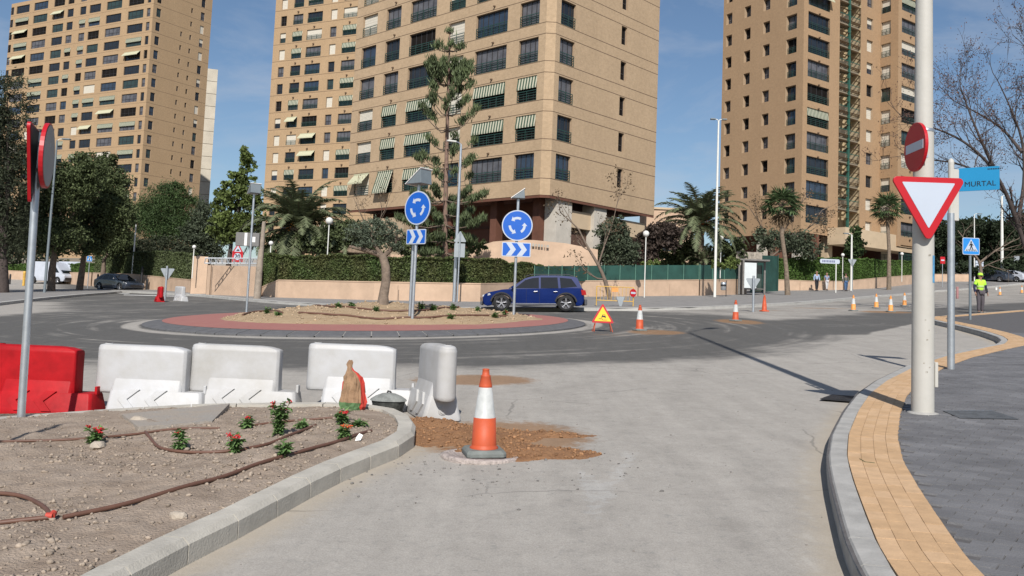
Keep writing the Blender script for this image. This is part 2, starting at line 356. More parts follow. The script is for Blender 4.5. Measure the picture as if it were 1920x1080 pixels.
# ---------------------------------------------------------------- kerb stones helper
def kerb_run(q, width, height, step, m, parent, side=1, sink=.05, ch=.03, maxn=150, name='kerb_stone', gap=.006):
    """separate kerb stones along polyline q (road side edge); body lies to the right when side=1"""
    pts = resample([tuple(p[:2]) for p in q], step); n = len(pts)-1
    rest = MB(); objs = []
    P_ = np.array(pts); P3 = np.c_[P_, np.zeros(len(P_))]; O1 = offset(P3, ch*side); O2 = offset(P3, width*side)
    for i in range(n):
        a, b = P_[i], P_[i+1]; t = (b-a)/np.linalg.norm(b-a); g = t*gap/2
        mb = MB() if i < maxn else rest; rings = []
        for (p, p1, p2) in ((a+g, O1[i]+g, O2[i]+g), (b-g, O1[i+1]-g, O2[i+1]-g)):
            z = gz(*p); zz = gz(*p2); j = random.uniform(-.002, .002)
            rings.append([(p[0], p[1], z-sink), (p[0], p[1], z+height-ch+j), (p1[0], p1[1], z+height+j), (p2[0], p2[1], zz+height+j), (p2[0], p2[1], zz-sink)])
        mb.ring_loft(rings, smooth=False)
        if i < maxn: objs.append(mb.build(name, m, parent))
    if rest.v: kind(rest.build(name, m, parent), 'stuff')
    return objs
# ---------------------------------------------------------------- right pavement
H = .14
RK = [(1640, 1180), (1612, 1120), (1591, 1080), (1574, 1017), (1556, 940), (1548, 887), (1556, 840), (1580, 792), (1606, 757), (1640, 731), (1700, 700), (1760, 680), (1830, 664), (1868, 656), (1876, 648), (1868, 641), (1840, 631), (1800, 620), (1757, 610), (1738, 605), (1745, 600), (1790, 597), (1850, 592), (1920, 586), (2050, 576), (2400, 560)]
rk = smooth_line([G(*q)[:2] for q in RK[:14]]+[G(*q)[:2] for q in RK[14:]], .1, 3)
pav = thing('kerb', 'curved concrete kerb edging the right-hand pavement', 'kerb', (0, 0, 0))
kerb_run(rk[:330], .16, H, .5, M_CONC, pav, 1, maxn=80)
kerb_run(rk[329:], .16, H, 1.0, M_CONC, pav, 1, maxn=80)
M_YEL = mat('yellow_paver', (.50, .325, .18), .85, .12, 9, .2, 80)
M_YEL2 = mat('yellow_paver_light', (.54, .36, .21), .85, .12, 9, .2, 80)
M_GREY = mat('grey_paver', (.145, .143, .148), .8, .24, 1.6, .25, 70, island=.06)
M_GREY2 = mat('grey_paver_light', (.165, .163, .168), .8, .24, 1.6, .25, 70, island=.06)
M_JOINT = mat('paver_joint', (.33, .225, .135), .95, .2, 20)
M_JOINTG = mat('paver_bed', (.105, .10, .10), .9, .2, 14)
bed_in = offset(np.c_[rk, np.zeros(len(rk))], .15); yel_out = offset(np.c_[rk, np.zeros(len(rk))], .16+.43)
def clean(pl):          # drop points that fold back on the kerb line
    d = dist_line(rk, pl[:, 0], pl[:, 1]); return pl
rg = [tuple(p) for p in bed_in]
far_r = [(120, 70), (60, 2), (14, -4), (3.5, -4)]
kp = [tuple(p) for p in rk[::3]]
kind(sheet('pavement', [tuple(p[:2]) for p in rk[::3]]+far_r, H-.012, M_JOINTG), 'structure')
PAV = bpy.data.objects['pavement']
def box_paver(mb, cx, cy, l, w, az, top, th=.02, jit=.0015, mi=0, ch=.003):
    c, s = math.sin(az), math.cos(az); u = np.array([c, s]); v = np.array([s, -c]); lo = []; hi = []
    j = random.uniform(-jit, jit); tx = random.uniform(-jit, jit)
    for a, b in ((-1, -1), (1, -1), (1, 1), (-1, 1)):
        p = np.array([cx, cy])+u*a*l/2+v*b*w/2; q = np.array([cx, cy])+u*a*(l/2-ch)+v*b*(w/2-ch)
        z = gz(*p)+top+j+tx*a; lo.append((p[0], p[1], z-th)); hi.append((q[0], q[1], z))
    mb.add(lo+hi, [(4, 5, 6, 7), (0, 1, 5, 4), (1, 2, 6, 5), (2, 3, 7, 6), (3, 0, 4, 7)], mi)
# yellow strip tiles follow the kerb
def yellow_tiles():
    rest = MB(); cnt = 0; step = .2
    ln = resample([tuple(p) for p in rk], step); ln = np.array(ln); lines = [offset(np.c_[ln, np.zeros(len(ln))], .165+.105*k) for k in range(5)]
    cc = np.array([[(lines[k][i]+lines[k][i+1]+lines[k+1][i]+lines[k+1][i+1])/4 for k in range(4)] for i in range(len(ln)-1)]); bad = dist_line(rk[::2], cc[..., 0], cc[..., 1]) < .15
    for i in range(len(ln)-1):
        if ln[i][1] > 60: break
        for k in range(4):
            sft = .5 if k % 2 else 0
            qd = [lines[k][i], lines[k][i+1], lines[k+1][i+1], lines[k+1][i]]
            c = sum(qd)/4
            if bad[i, k]: continue
            qs = [c+(p-c)*np.float64(.99) for p in qd]; top = [c+(p-c)*.975 for p in qd]
            e = qd[1]-qd[0]
            mb = MB() if cnt < 300 and ln[i][1] > 3 else rest; j = random.uniform(-.0015, .0015); mi = int(random.random() < .35)
            mb.add([(p[0], p[1], gz(*p)+H-.02) for p in qs]+[(p[0], p[1], gz(*p)+H+.006+j) for p in top], [(4, 5, 6, 7), (0, 1, 5, 4), (1, 2, 6, 5), (2, 3, 7, 6), (3, 0, 4, 7)], mi)
            if mb is not rest: mb.build('yellow_tile', [M_YEL, M_YEL2], PAV); cnt += 1
    kind(rest.build('yellow_tile', [M_YEL, M_YEL2], PAV), 'stuff')
_c = G(1850, 660); n1 = int(np.argmin(np.hypot(rk[:, 0]-_c[0], rk[:, 1]-_c[1]))); sheet('yellow_strip_bed', [tuple(p) for p in offset(np.c_[rk, np.zeros(len(rk))], .175)[:n1:2]]+[tuple(p) for p in yel_out[:n1][::-2]], H-.001, M_JOINT).parent = PAV
yellow_tiles()
def grey_tiles():
    az = rad(-52); u = np.array([math.sin(az), math.cos(az)]); v = np.array([math.cos(az), -math.sin(az)])
    cand = []; l, w = .2, .1
    for i in range(-190, 190):
        for j in range(-330, 330):
            c = np.array([6., 12.])+u*((i+(.5 if j % 2 else 0))*l)+v*(j*w)
            if not (3.2 < c[1] < 24 and c[0] < .66*c[1]+.6 and c[0] > 1): continue
            cand.append(c)
    C = np.array(cand); pg = [tuple(p) for p in yel_out]+far_r
    ok = inside(pg, C[:, 0], C[:, 1]) & (dist_line(rk, C[:, 0], C[:, 1]) > .59+.012); C = C[ok]
    C = C[np.argsort(np.hypot(C[:, 0], C[:, 1]))]
    rest = MB(); half = MB()
    for n, c in enumerate(C):
        vis = c[1] > 4.2 and c[0] < .6*c[1]
        mb = MB() if (n < 420 and vis and len([1 for _ in ()]) == 0 and grey_tiles.k < 300) else rest
        box_paver(mb, c[0], c[1], l-.0025, w-.0025, az, H, mi=int(vnoise(c[0], c[1], 9, 4) > .6))
        if mb is not rest: mb.build('grey_tile', [M_GREY, M_GREY2], PAV); grey_tiles.k += 1
    kind(rest.build('grey_tile', [M_GREY, M_GREY2], PAV), 'stuff')
grey_tiles.k = 0
grey_tiles()
# ---------------------------------------------------------------- roundabout island
M_SLAB = mat('dark_slab', (.115, .115, .12), .85, .16, 5, .2)
M_RED = mat('red_paint', (.31, .125, .11), .85, .2, 2.5, .2, 40, col2=(.33, .15, .125))
isl = kind(put('roundabout', None), 'structure')
def ringpts(r, n=180): return [(RCX+r*math.cos(2*math.pi*k/n), RCY+r*math.sin(2*math.pi*k/n)) for k in range(n)]
def ring_mesh(name, r0, h0, r1, h1, m, n=180, parent=None):
    mb = MB(); a = ringpts(r0, n); b = ringpts(r1, n)
    mb.add([(p[0], p[1], gz(*p)+h0) for p in a]+[(p[0], p[1], gz(*p)+h1) for p in b], [(k, (k+1) % n, n+(k+1) % n, n+k) for k in range(n)], 0, True)
    return mb.build(name, m, parent)
ns = 62
for k in range(ns):
    a0 = 2*math.pi*k/ns+.0025; a1 = 2*math.pi*(k+1)/ns-.0025; mb = MB(); rings = []
    for i in range(4):
        a = a0+(a1-a0)*i/3; c, s = math.cos(a), math.sin(a); q = []
        for r, h in ((RR, -.03), (RR, .04), (RR-.05, .055), (RR-.57, .13), (RR-.57, -.03)):
            x, y = RCX+r*c, RCY+r*s; q.append((x, y, gz(x, y)+h))
        rings.append(q)
    mb.ring_loft(rings, smooth=False); mb.build('apron_slab', M_SLAB, isl)
ring_mesh('mortar', RR-.012, .036, RR-.59, .124, mat('mortar', (.26, .25, .235), .9, .1), parent=isl)
ring_mesh('red_band', RR-.56, .134, RR-3.6, .17, M_RED, parent=isl)
ring_mesh('soil_base', RR-3.5, .165, .01, .165, M_SAND, parent=isl)
def mound_h(x, y):
    dx = (x-(RCX+.3))/5.1; dy = (y-(RCY+.1))/4.15; r = np.hypot(dx, dy)*(1+.10*(fbm(x, y, .6, 9)-.5)*2)
    h = .155+np.where(r < 1, .06*np.clip((1-r)*8, 0, 1)+.46*np.clip(1-r, 0, 1)**.85, -.06*(r-1)*8)
    h = h+np.where(r < 1.0, (fbm(x, y, 2.2, 5)-.5)*.12*np.clip((1-r)*4, 0, 1)+(fbm(x, y, 9, 6)-.5)*.03*np.clip((1-r)*6, 0, 1), 0)
    return h
def hit_mound(px, py):
    d = ray(px, py); t = np.arange(18., 45., .02); p = CAM[None]+d[None]*t[:, None]
    i = int(np.argmax(p[:, 2] < gz(p[:, 0], p[:, 1])+np.maximum(0, mound_h(p[:, 0], p[:, 1])))); return tuple(p[i])
def build_mound():
    xs = np.arange(RCX-6.2, RCX+6.8, .07); ys = np.arange(RCY-5.6, RCY+5.8, .07); X, Y = np.meshgrid(xs, ys)
    Z = gz(X, Y)+mound_h(X, Y); V = np.stack([X.ravel(), Y.ravel(), Z.ravel()], 1); i = np.arange(X.size).reshape(X.shape)
    Fq = np.stack([i[:-1, :-1], i[:-1, 1:], i[1:, 1:], i[1:, :-1]], -1).reshape(-1, 4)
    hc = mound_h(X, Y).ravel()[Fq].max(1); Fq = Fq[hc > .14]
    me = fast_mesh('island_soil', V, Fq, M_SAND, True); put('island_soil', me, isl)
build_mound()
# ---------------------------------------------------------------- soil planter in front (left)
PLF = [(120, 1195), (250, 1115), (311, 1080), (400, 1035), (480, 993), (550, 952), (610, 920), (665, 892), (725, 869), (763, 852), (781, 834)]
pf = [G(*q)[:2] for q in PLF]
pbk = [G(*q, .14)[:2] for q in ((783, 803), (776, 783), (757, 770), (727, 762), (690, 757), (600, 754), (480, 755), (380, 757), (300, 761), (200, 767), (100, 774), (0, 781), (-120, 790), (-260, 802))]
pl = smooth_line(pf+pbk, .06, 5)
build_road()
kb = thing('kerb', 'pale concrete kerb around the soil planter in the foreground', 'kerb')
M_CONC2 = mat('planter_kerb_concrete', (.43, .405, .355), .88, .16, 4, .25, 60)
kerb_run(pl, .17, .145, .5, M_CONC2, kb, -1, ch=.035, gap=.012)
pin = offset(np.c_[pl, np.zeros(len(pl))], -.16)
soil_poly = np.array([tuple(p) for p in pin]+[(-14, float(pin[-1][1])), (-14, 2), (float(pin[0][0])-1, 2.0)])
dpl = None
def soil_h(x, y):
    e = dist_line(pin, x, y); q = np.clip(e/.5, 0, 1)
    h = .115+.05*q+(fbm(x, y, 1.1, 2)-.5)*.10*q+(fbm(x, y, 5, 3)-.5)*.05*q+(fbm(x, y, 17, 5, 3)-.5)*.022
    gr = np.clip((fbm(x, y, .9, 12)-.45)*6, 0, 1)
    h += gr*np.maximum(0, vnoise(x, y, 26, 8)-.5)*.035
    back = np.clip((y-8.6)/1.2, 0, 1)*np.clip((-3.2-x)/1., 0, 1); h += back*.05*fbm(x, y, 3, 14)*2
    return h
def hit_soil(px, py):
    h = .14
    for _ in range(6):
        p = G(px, py, h); h = float(soil_h(np.array([p[0]]), np.array([p[1]]))[0])
    return p
def build_soil():
    xs = np.arange(-7.4, -.4, .032); ys = np.arange(3.2, 10.6, .032); X, Y = np.meshgrid(xs, ys)
    V = np.stack([X.ravel(), Y.ravel()], 1); keep = inside(soil_poly, V[:, 0], V[:, 1]) & (abs(V[:, 0]) < .66*V[:, 1]+.6) | (dist_line(pin, V[:, 0], V[:, 1]) < .04) & inside(soil_poly, V[:, 0], V[:, 1])
    Z = gz(V[:, 0], V[:, 1])+soil_h(V[:, 0], V[:, 1]); V = np.c_[V, Z]
    i = np.arange(X.size).reshape(X.shape); Fq = np.stack([i[:-1, :-1], i[:-1, 1:], i[1:, 1:], i[1:, :-1]], -1).reshape(-1, 4)
    Fq = Fq[keep[Fq].all(1)]; me = fast_mesh('planter_soil', V, Fq, M_SOIL, True); return kind(put('planter_soil', me), 'structure')
SOIL = build_soil()
kind(sheet('planter_base', [tuple(p) for p in offset(np.c_[pl, np.zeros(len(pl))], -.15)]+[(-14, float(pin[-1][1])), (-14, 2), (float(pin[0][0])-1, 2.0)], .085, M_SOIL), 'structure')
def clods(name, n, region, hf, r0, r1, m, seed=1, sub=1):
    rng = np.random.default_rng(seed); bm = bmesh.new(); bmesh.ops.create_icosphere(bm, subdivisions=sub, radius=1)
    bv = np.array([v.co for v in bm.verts]); bf = np.array([[v.index for v in f.verts] for f in bm.faces]); bm.free()
    x, y = region(rng, n); n = len(x); r = r0+(r1-r0)*rng.random(n)**4
    sc = rng.uniform(.6, 1.25, (n, 1, 3)); sc[:, :, 2] *= .7
    jit = rng.uniform(.6, 1.3, (n, len(bv), 1)); an = rng.random(n)*6.28; c, s = np.cos(an), np.sin(an)
    V = bv[None]*sc*jit*r[:, None, None]; V2 = V.copy(); V2[..., 0] = V[..., 0]*c[:, None]-V[..., 1]*s[:, None]; V2[..., 1] = V[..., 0]*s[:, None]+V[..., 1]*c[:, None]
    z = gz(x, y)+hf(x, y)+r*.25; V2 += np.stack([x, y, z], 1)[:, None]
    Fq = bf[None]+(np.arange(n)*len(bv))[:, None, None]
    return put(name, fast_mesh(name, V2.reshape(-1, 3), Fq.reshape(-1, 3), m))
def soil_region(rng, n):
    y = 3.8+6.4*rng.random(n)**1.15; x = -.64*y+rng.random(n)*(.64*y-.2); k = inside(soil_poly, x, y)
    k &= (fbm(x, y, .9, 12) > .40+rng.random(n)*.25) | (rng.random(n) < .18); return x[k], y[k]
M_PEB = mat('soil_clod', (.32, .26, .205), .95, .25, 8, .5, 60, island=.22)
o = clods('soil_clods', 24000, soil_region, soil_h, .004, .022, M_PEB, 4); kind(o, 'stuff')
def big_region(rng, n):
    x, y = soil_region(rng, n*3); return x[:n], y[:n]
o = clods('soil_stones', 120, big_region, soil_h, .008, .030, mat('stone', (.33, .27, .215), .9, .2, 9, .6, island=.15), 9, 1); kind(o, 'stuff')
# larger separate rocks
M_ROCK = mat('rock', (.42, .36, .29), .9, .2, 9, .5)
for (px, py, r, lb) in ((260, 790, .10, 'pale flat rock at the back of the planter soil near the kerb'), (185, 836, .085, 'pale flat rock half sunk in the soil left of the flowers'), (748, 0, 0, ''), (335, 968, .06, 'pair of pale rocks in the soil above the foreground kerb')):
    if not r: continue
    p = hit_soil(px, py); mb = MB(); mb.ico((0, 0, .0), r, 2, sq=(1.2, .8, .5), jit=.13)
    tag(mb.build('rock', M_ROCK, None, (p[0], p[1], p[2]), random.random()*3), lb, 'rock')
def isl_region(rng, n):
    a = rng.random(n)*6.283; r = np.sqrt(rng.random(n))*5.6; x = RCX+.35+r*np.cos(a); y = RCY+r*np.sin(a)*.85; k = mound_h(x, y) > .17; return x[k], y[k]
kind(clods('island_clods', 5000, isl_region, mound_h, .01, .055, mat('island_clod', (.40, .30, .20), .95, .25, 8, .4, island=.2), 5), 'stuff')
def road_region(rng, n):
    x = rng.normal(-.3, .9, n); y = 7.6+rng.normal(0, .55, n); k = ~inside(np.array([tuple(p) for p in pl]+[(-14, 9), (-14, 2)]), x, y); return x[k], y[k]
kind(clods('road_gravel', 420, road_region, lambda x, y: x*0, .003, .016, mat('gravel', (.17, .16, .15), .9, .2, island=.3), 6), 'stuff')
def road_region2(rng, n):
    x = rng.uniform(-2, 8, n); y = rng.uniform(5, 20, n); k = ~inside(np.array([tuple(p) for p in pl]+[(-14, 9), (-14, 2)]), x, y) & ~inside(np.array([tuple(p) for p in rk]+far_r), x, y); return x[k], y[k]
kind(clods('road_grit', 500, road_region2, lambda x, y: x*0, .003, .011, mat('grit', (.2, .18, .16), .9, .2, island=.4), 16), 'stuff')
# ---------------------------------------------------------------- clay heap round the front cone
def clay_h(x, y):
    out = np.full(np.shape(x), -1.)
    for (px, py, w, d, hh) in ((860, 818, .95, .55, .075), (1000, 850, .62, .30, .055), (1025, 817, .5, .14, .04), (940, 845, .5, .4, .05), (800, 800, .45, .35, .10)):
        c = G(px, py); q = np.sqrt(((x-c[0])/w)**2+((y-c[1])/d)**2)*(1+.5*(fbm(x, y, 4, 21)-.5)); out = np.maximum(out, hh*np.clip(1-q, -1, 1))
    return out+np.where(out > 0, (fbm(x, y, 12, 22)-.5)*.035+np.maximum(0, vnoise(x, y, 30, 3)-.5)*.03, 0)
def build_clay():
    xs = np.arange(-1.7, 1.6, .022); ys = np.arange(6.9, 10.2, .022); X, Y = np.meshgrid(xs, ys); h = clay_h(X, Y)
    V = np.stack([X.ravel(), Y.ravel(), (gz(X, Y)+h).ravel()], 1); i = np.arange(X.size).reshape(X.shape)
    Fq = np.stack([i[:-1, :-1], i[:-1, 1:], i[1:, 1:], i[1:, :-1]], -1).reshape(-1, 4); Fq = Fq[h.ravel()[Fq].max(1) > -.004]
    kind(put('clay_heap', fast_mesh('clay_heap', V, Fq, M_CLAY, True)), 'stuff')
build_clay()
def clay_region(rng, n):
    x = rng.uniform(-1.6, 1.5, n); y = rng.uniform(7, 10, n); k = clay_h(x, y) > .002; return x[k], y[k]
kind(clods('clay_lumps', 9000, clay_region, clay_h, .004, .024, mat('clay_lump', (.28, .15, .075), .95, .25, 8, .5, island=.25), 8), 'stuff')
# the manhole ring the cone stands on
mc = G(905, 868); mb = MB(); mb.lathe([(.36, -.02), (.365, .012), (.34, .022), (.30, .022), (.29, .012), (.01, .012)], 40)
mh = tag(mb.build('manhole_ring', mat('mortar_rubble', (.42, .36, .33), .95, .3, 30, 1., 50), None, (mc[0]-.02, mc[1]+.28, mc[2]+.012)), 'rough mortar manhole ring under the foreground traffic cone', 'manhole')
# ---------------------------------------------------------------- foreground objects
M_RPL = mat('red_plastic', (.38, .008, .012), .5, .22, 4, .08, 15, spec=.18)
M_WPL = mat('white_plastic', (.47, .475, .49), .5, .12, 4, .12, 15, col2=(.41, .405, .395))
M_WPL2 = mat('white_plastic_dusty', (.45, .45, .455), .55, .2, 2.6, .12, 12, col2=(.36, .35, .33))
def barrier(label, M_, loc, rz, group='water-filled plastic barriers'):
    t = thing('plastic_barrier', label, 'barrier', loc, rz, group)
    def plan(x0, x1, w, n=8):      # round left end, chamfered right end
        r = w; q = [(x0+r-r*math.sin(math.pi*k/n), r*math.cos(math.pi*k/n)) for k in range(n+1)]
        return q[::-1][::-1]+[(x1-.03, -w), (x1, -w+.03), (x1, w-.03), (x1-.03, w)]
    mb = MB(); rings = []
    for z, x0, x1, w in ((.225, -.52, .50, .085), (.24, -.53, .52, .105), (.27, -.535, .525, .112), (.50, -.53, .52, .108), (.74, -.53, .52, .105), (.765, -.53, .515, .105), (.775, -.525, .51, .098), (.79, -.525, .47, .096), (.808, -.51, .40, .085), (.818, -.47, .30, .06)):
        rings.append([(x, y, z) for x, y in plan(x0, x1, w)])
    mb.ring_loft(rings); mb.cyl((-.42, 0, .81), (-.42, 0, .826), .045, n=18)
    up = mb.build('upper_body', M_, t, bevel=.006)
    hb = MB(); hb.cyl((-.42, 0, .8265), (-.42, 0, .828), .026, n=14); hb.build('filler_hole', M_BLACK, up)
    # moulded handle recess on the top edge
    gb = MB(); gb.box((.02, -.08, .786), (.24, .03, .02)); gb.build('handle', M_, up, bevel=.006)
    mb = MB()
    def rr(x0, x1, w, z, c=.03): return [(x0+c, -w, z), (x1-c, -w, z), (x1, -w+c, z), (x1, w-c, z), (x1-c, w, z), (x0+c, w, z), (x0, w-c, z), (x0, -w+c, z)]
    mb.ring_loft([rr(-.33, .77, .215, 0), rr(-.33, .775, .22, .03), rr(-.325, .765, .205, .07), rr(-.315, .74, .16, .25), rr(-.31, .73, .15, .27)])
    mb.ring_loft([rr(-.31, .50, .152, .265), rr(-.305, .50, .125, .36), rr(-.30, .50, .105, .42)])
    base = mb.build('base', M_, t, bevel=.01)
    pb = MB(); pb.box((.735, 0, .30), (.03, .09, .10)); pb.build('connector', M_, base, bevel=.006)
    for sx in (-.18, .13):
        for sd in (-1, 1):
            A = Matrix.Translation((sx, sd*.205, .07)) @ Matrix.Rotation(sd*rad(-14), 4, 'X').inverted() if False else None
            out = [(0, .10), (.13, .235), (.24, .235), (.11, .10), (.22, -.03), (.11, -.03)]
            cb = MB(); Mx = Matrix.Translation((sx-.02, sd*.209, .075)) @ Matrix.Rotation(sd*rad(14.5), 4, 'X')
            cb.prism([(a, b*.92) for a, b in out], -.015, .018, 'xz', 0, Mx); cb.build('chevron', M_, base, bevel=.003)
    cb = MB(); cb.cyl((-.335, 0, .11), (-.322, 0, .11), .05, n=18); cb.cyl((-.345, 0, .11), (-.325, 0, .11), .034, n=18); cb.build('drain_plug', M_, base)
    return t
BY = 10.42
def bar_at(px, label, M_, rz=0, Y=BY):
    p = D(px, 700, Y); t = barrier(label, M_, (p[0], p[1], gz(p[0], p[1])), rz); t.scale = (1, 1, .935); return t
bar_at(66, 'red plastic water barrier, nearest one behind the leaning galvanised sign post', M_RPL, rad(-1), 10.3)
bar_at(269, 'white plastic water barrier standing right next to the red one', M_WPL, rad(0))
bar_at(443, 'white plastic water barrier directly behind the tallest red-flowered plant', M_WPL2, rad(0), 10.55)
bar_at(660, 'white plastic water barrier behind the paper cement bag', M_WPL, rad(3), 10.75)
p = G(836, 800); barrier('white plastic water barrier turned end-on with its round column towards the traffic cone', M_WPL2, (p[0]-.16, p[1]+.55, gz(p[0]-.16, p[1]+.55)+.01), rad(108))
# far pair on the other side of the roundabout
p = G(296, 566); barrier('red plastic water barrier far off, left of the back of a give way sign', M_RPL, (p[0]+.1, p[1], p[2]), rad(118))
p = G(336, 565); barrier('white plastic water barrier far off, right of the back of a give way sign', M_WPL, (p[0], p[1], p[2]), rad(-48))
# ---- cones
M_ORG = mat('cone_orange', (.52, .085, .028), .55, .18, 7, .1, 30, col2=(.40, .075, .032))
M_ORG2 = mat('cone_worn_orange', (.72, .30, .08), .6, .15, 7)
M_CWH = mat('cone_white', (.50, .51, .50), .5, .14, 14, .05, 30, col2=(.38, .39, .38))
M_RUB = mat('grey_rubber', (.17, .185, .175), .8, .25, 6, .2, 40)
def cone(label, loc, rz=0, org=M_ORG, band=True, base=M_RUB, hgt=.75, tilt=0):
    t = thing('traffic_cone', label, 'traffic cone', loc, rz, 'traffic cones'); s = hgt/.75
    if tilt: t.rotation_euler = (rad(tilt), rad(-tilt), rz)
    mb = MB(); rr = .175*s; c = .03*s; sq = lambda r, z: [(-r+c, -r, z), (r-c, -r, z), (r, -r+c, z), (r, r-c, z), (r-c, r, z), (-r+c, r, z), (-r, r-c, z), (-r, -r+c, z)]
    mb.ring_loft([sq(rr, 0), sq(rr, .03*s), sq(rr-.02*s, .055*s)], smooth=False); mb.build('base', base, t, bevel=.006)
    mb = MB(); mb.lathe([(.125*s, .05*s), (.128*s, .065*s), (.112*s, .075*s), (.110*s, .09*s), (.0985*s, .325*s), (.04, .325*s)], 28); mb.build('lower_band', org, t)
    mb = MB(); mb.lathe([(.098*s, .3*s), (.0975*s, .326*s), (.0935*s, .332*s), (.0585*s, .59*s), (.05*s, .592*s)], 28); mb.build('reflective_band', M_CWH if band else org, t)
    mb = MB(); mb.lathe([(.055*s, .585*s), (.0605*s, .592*s), (.059*s, .605*s), (.043*s, .685*s), (.047*s, .692*s), (.034*s, .697*s), (.030*s, .742*s), (.034*s, .748*s), (.026*s, .752*s), (.02*s, .72*s)], 28); mb.build('cone_tip', org, t)
    return t
p = G(906, 862); cone('large orange and white traffic cone on the clay heap in the foreground', (p[0], p[1]+.12, p[2]+.03), rad(12), tilt=1.2)
p = G(1199, 618); cone('orange and white traffic cone just right of the yellow warning triangle', P(1199, 620), rad(20))
cone('orange and white traffic cone standing on a dirt patch left of the bus shelter post', P(1379, 602), rad(35))
cone('all-orange traffic cone in front of the bus shelter', P(1433, 584), rad(10), band=False, base=M_ORG)
cone('faded orange cone, leftmost of the four beyond the street name sign', P(1600, 583), rad(10), M_ORG2)
cone('faded orange cone, second from left of the four on the far road', P(1643, 578), rad(30), M_ORG2)
cone('faded orange cone with dirt at its foot, third of the four on the far road', P(1670, 585), rad(0), M_ORG2)
cone('dusty grey-white cone nearest the white column, last of the four on the far road', P(1696, 574), rad(0), M_ORG2, base=M_RUB)
cone('faded orange cone to the right of the worker in the bright vest', P(1875, 554), rad(0), M_ORG2)
cone('dusty cone cut off by the right edge of the picture', P(1916, 550), rad(0), M_ORG2)
# ---- sign tools: panels lie in the local xz plane, facing -y
M_SRED = mat('sign_red', (.43, .008, .016), .4, .04, 2); M_SWHT = mat('sign_white', (.44, .49, .57), .4, .03, 2)
M_SBLU = mat('sign_blue', (.01, .10, .46), .4, .04, 2); M_SBLK = mat('sign_black', (.012, .012, .014), .5, .05); M_SYEL = mat('sign_yellow', (.80, .50, .02), .4, .04, 2)
M_SBACK = mat('sign_back', (.30, .33, .35), .5, .08, 4, metal=.3)
def tri(s, r=.05, inv=False, n=6):
    R_ = s/math.sqrt(3); pts = []
    for k in range(3):
        a = math.pi/2+2*math.pi*k/3; cx, cz = (R_-2*r)*math.cos(a), (R_-2*r)*math.sin(a)
        for j in range(n+1):
            b = a-math.pi/3+2*math.pi/3*j/n; pts.append((cx+r*math.cos(b), cz+r*math.sin(b)))
    return [(x, -z) for x, z in pts][::-1] if inv else pts
def disc(r, n=40): return [(r*math.cos(2*math.pi*k/n), r*math.sin(2*math.pi*k/n)) for k in range(n)]
def rrect(w, h, r=.03, n=4):
    pts = []
    for cx, cz, a0 in ((w/2-r, h/2-r, 0), (-w/2+r, h/2-r, 90), (-w/2+r, -h/2+r, 180), (w/2-r, -h/2+r, 270)):
        for j in range(n+1): a = rad(a0+90*j/n); pts.append((cx+r*math.cos(a), cz+r*math.sin(a)))
    return pts
def panel(name, out, m, parent, loc, rz=0, th=.02, y=0, ry=0, back=None):
    mb = MB(); mb.prism(out, y, y+th); o = mb.build(name, [m], parent, loc, rz)
    if ry: o.rotation_euler = (0, ry, rz)
    return o
def pz(x, z, out): return [(a+x, b+z) for a, b in out]
def roundabout_face(par, r):
    panel('border', disc(r), M_SWHT, par, (0, 0, 0), y=-.004, th=.004); panel('blue_field', disc(r*.93), M_SBLU, par, (0, 0, 0), y=-.007, th=.003)
    for k in range(3):
        a0 = rad(130-120*k+ (0)); out = []; ro, ri = r*.56, r*.40; a_s = rad(62+120*k); a_e = rad(118+120*k)
        arc = [a_s+(a_e-a_s)*j/8 for j in range(9)]
        o_ = [(ro*math.cos(a), ro*math.sin(a)) for a in arc]; i_ = [(ri*math.cos(a), ri*math.sin(a)) for a in arc[::-1]]
        am = a_e+rad(24); tip = [(r*.66*math.cos(a_e), r*.66*math.sin(a_e)), (r*.50*math.cos(am), r*.50*math.sin(am)), (r*.30*math.cos(a_e), r*.30*math.sin(a_e))]
        panel('arrow', o_+tip+i_, M_SWHT, par, (0, 0, 0), y=-.010, th=.003)
def chevron_face(par, w, h):
    panel('border', rrect(w, h, .03), M_SWHT, par, (0, 0, 0), y=-.004, th=.004); panel('blue_field', rrect(w*.94, h*.88, .02), M_SBLU, par, (0, 0, 0), y=-.007, th=.003)
    hh = h*.44; d = w*.16
    for x in (-.36*w, .02*w):
        panel('chevron', [(x, hh), (x+w*.19, hh), (x+w*.19+d, 0), (x+w*.19, -hh), (x, -hh), (x+d, 0)], M_SWHT, par, (0, 0, 0), y=-.010, th=.003)
M_SOLAR = mat('solar_cell', (.02, .03, .06), .15, .1, spec=.6); M_HOUS = mat('lamp_housing', (.16, .19, .21), .5, .08)
def solar_head(t, z, rz=0, s=1.):
    mb = MB(); mb.prism([(-.26*s, 0), (.26*s, 0), (.22*s, .36*s)], -.2*s, .2*s, 'xz'); h = mb.build('solar_housing', M_HOUS, t, (0, 0, z), rz, bevel=.008)
    Mx = Matrix.Translation((-.02*s, 0, .18*s+.012)) @ Matrix.Rotation(-math.atan2(.36, .48), 4, 'Y')
    mb = MB(); mb.box((0, 0, 0), (.66*s, .44*s, .02), M=Mx); mb.build('panel_frame', M_WHITE, h)
    Mx = Matrix.Translation((-.02*s, 0, .18*s+.024)) @ Matrix.Rotation(-math.atan2(.36, .48), 4, 'Y')
    mb = MB(); mb.box((0, 0, 0), (.60*s, .38*s, .006), M=Mx); mb.build('solar_cell', M_SOLAR, h)
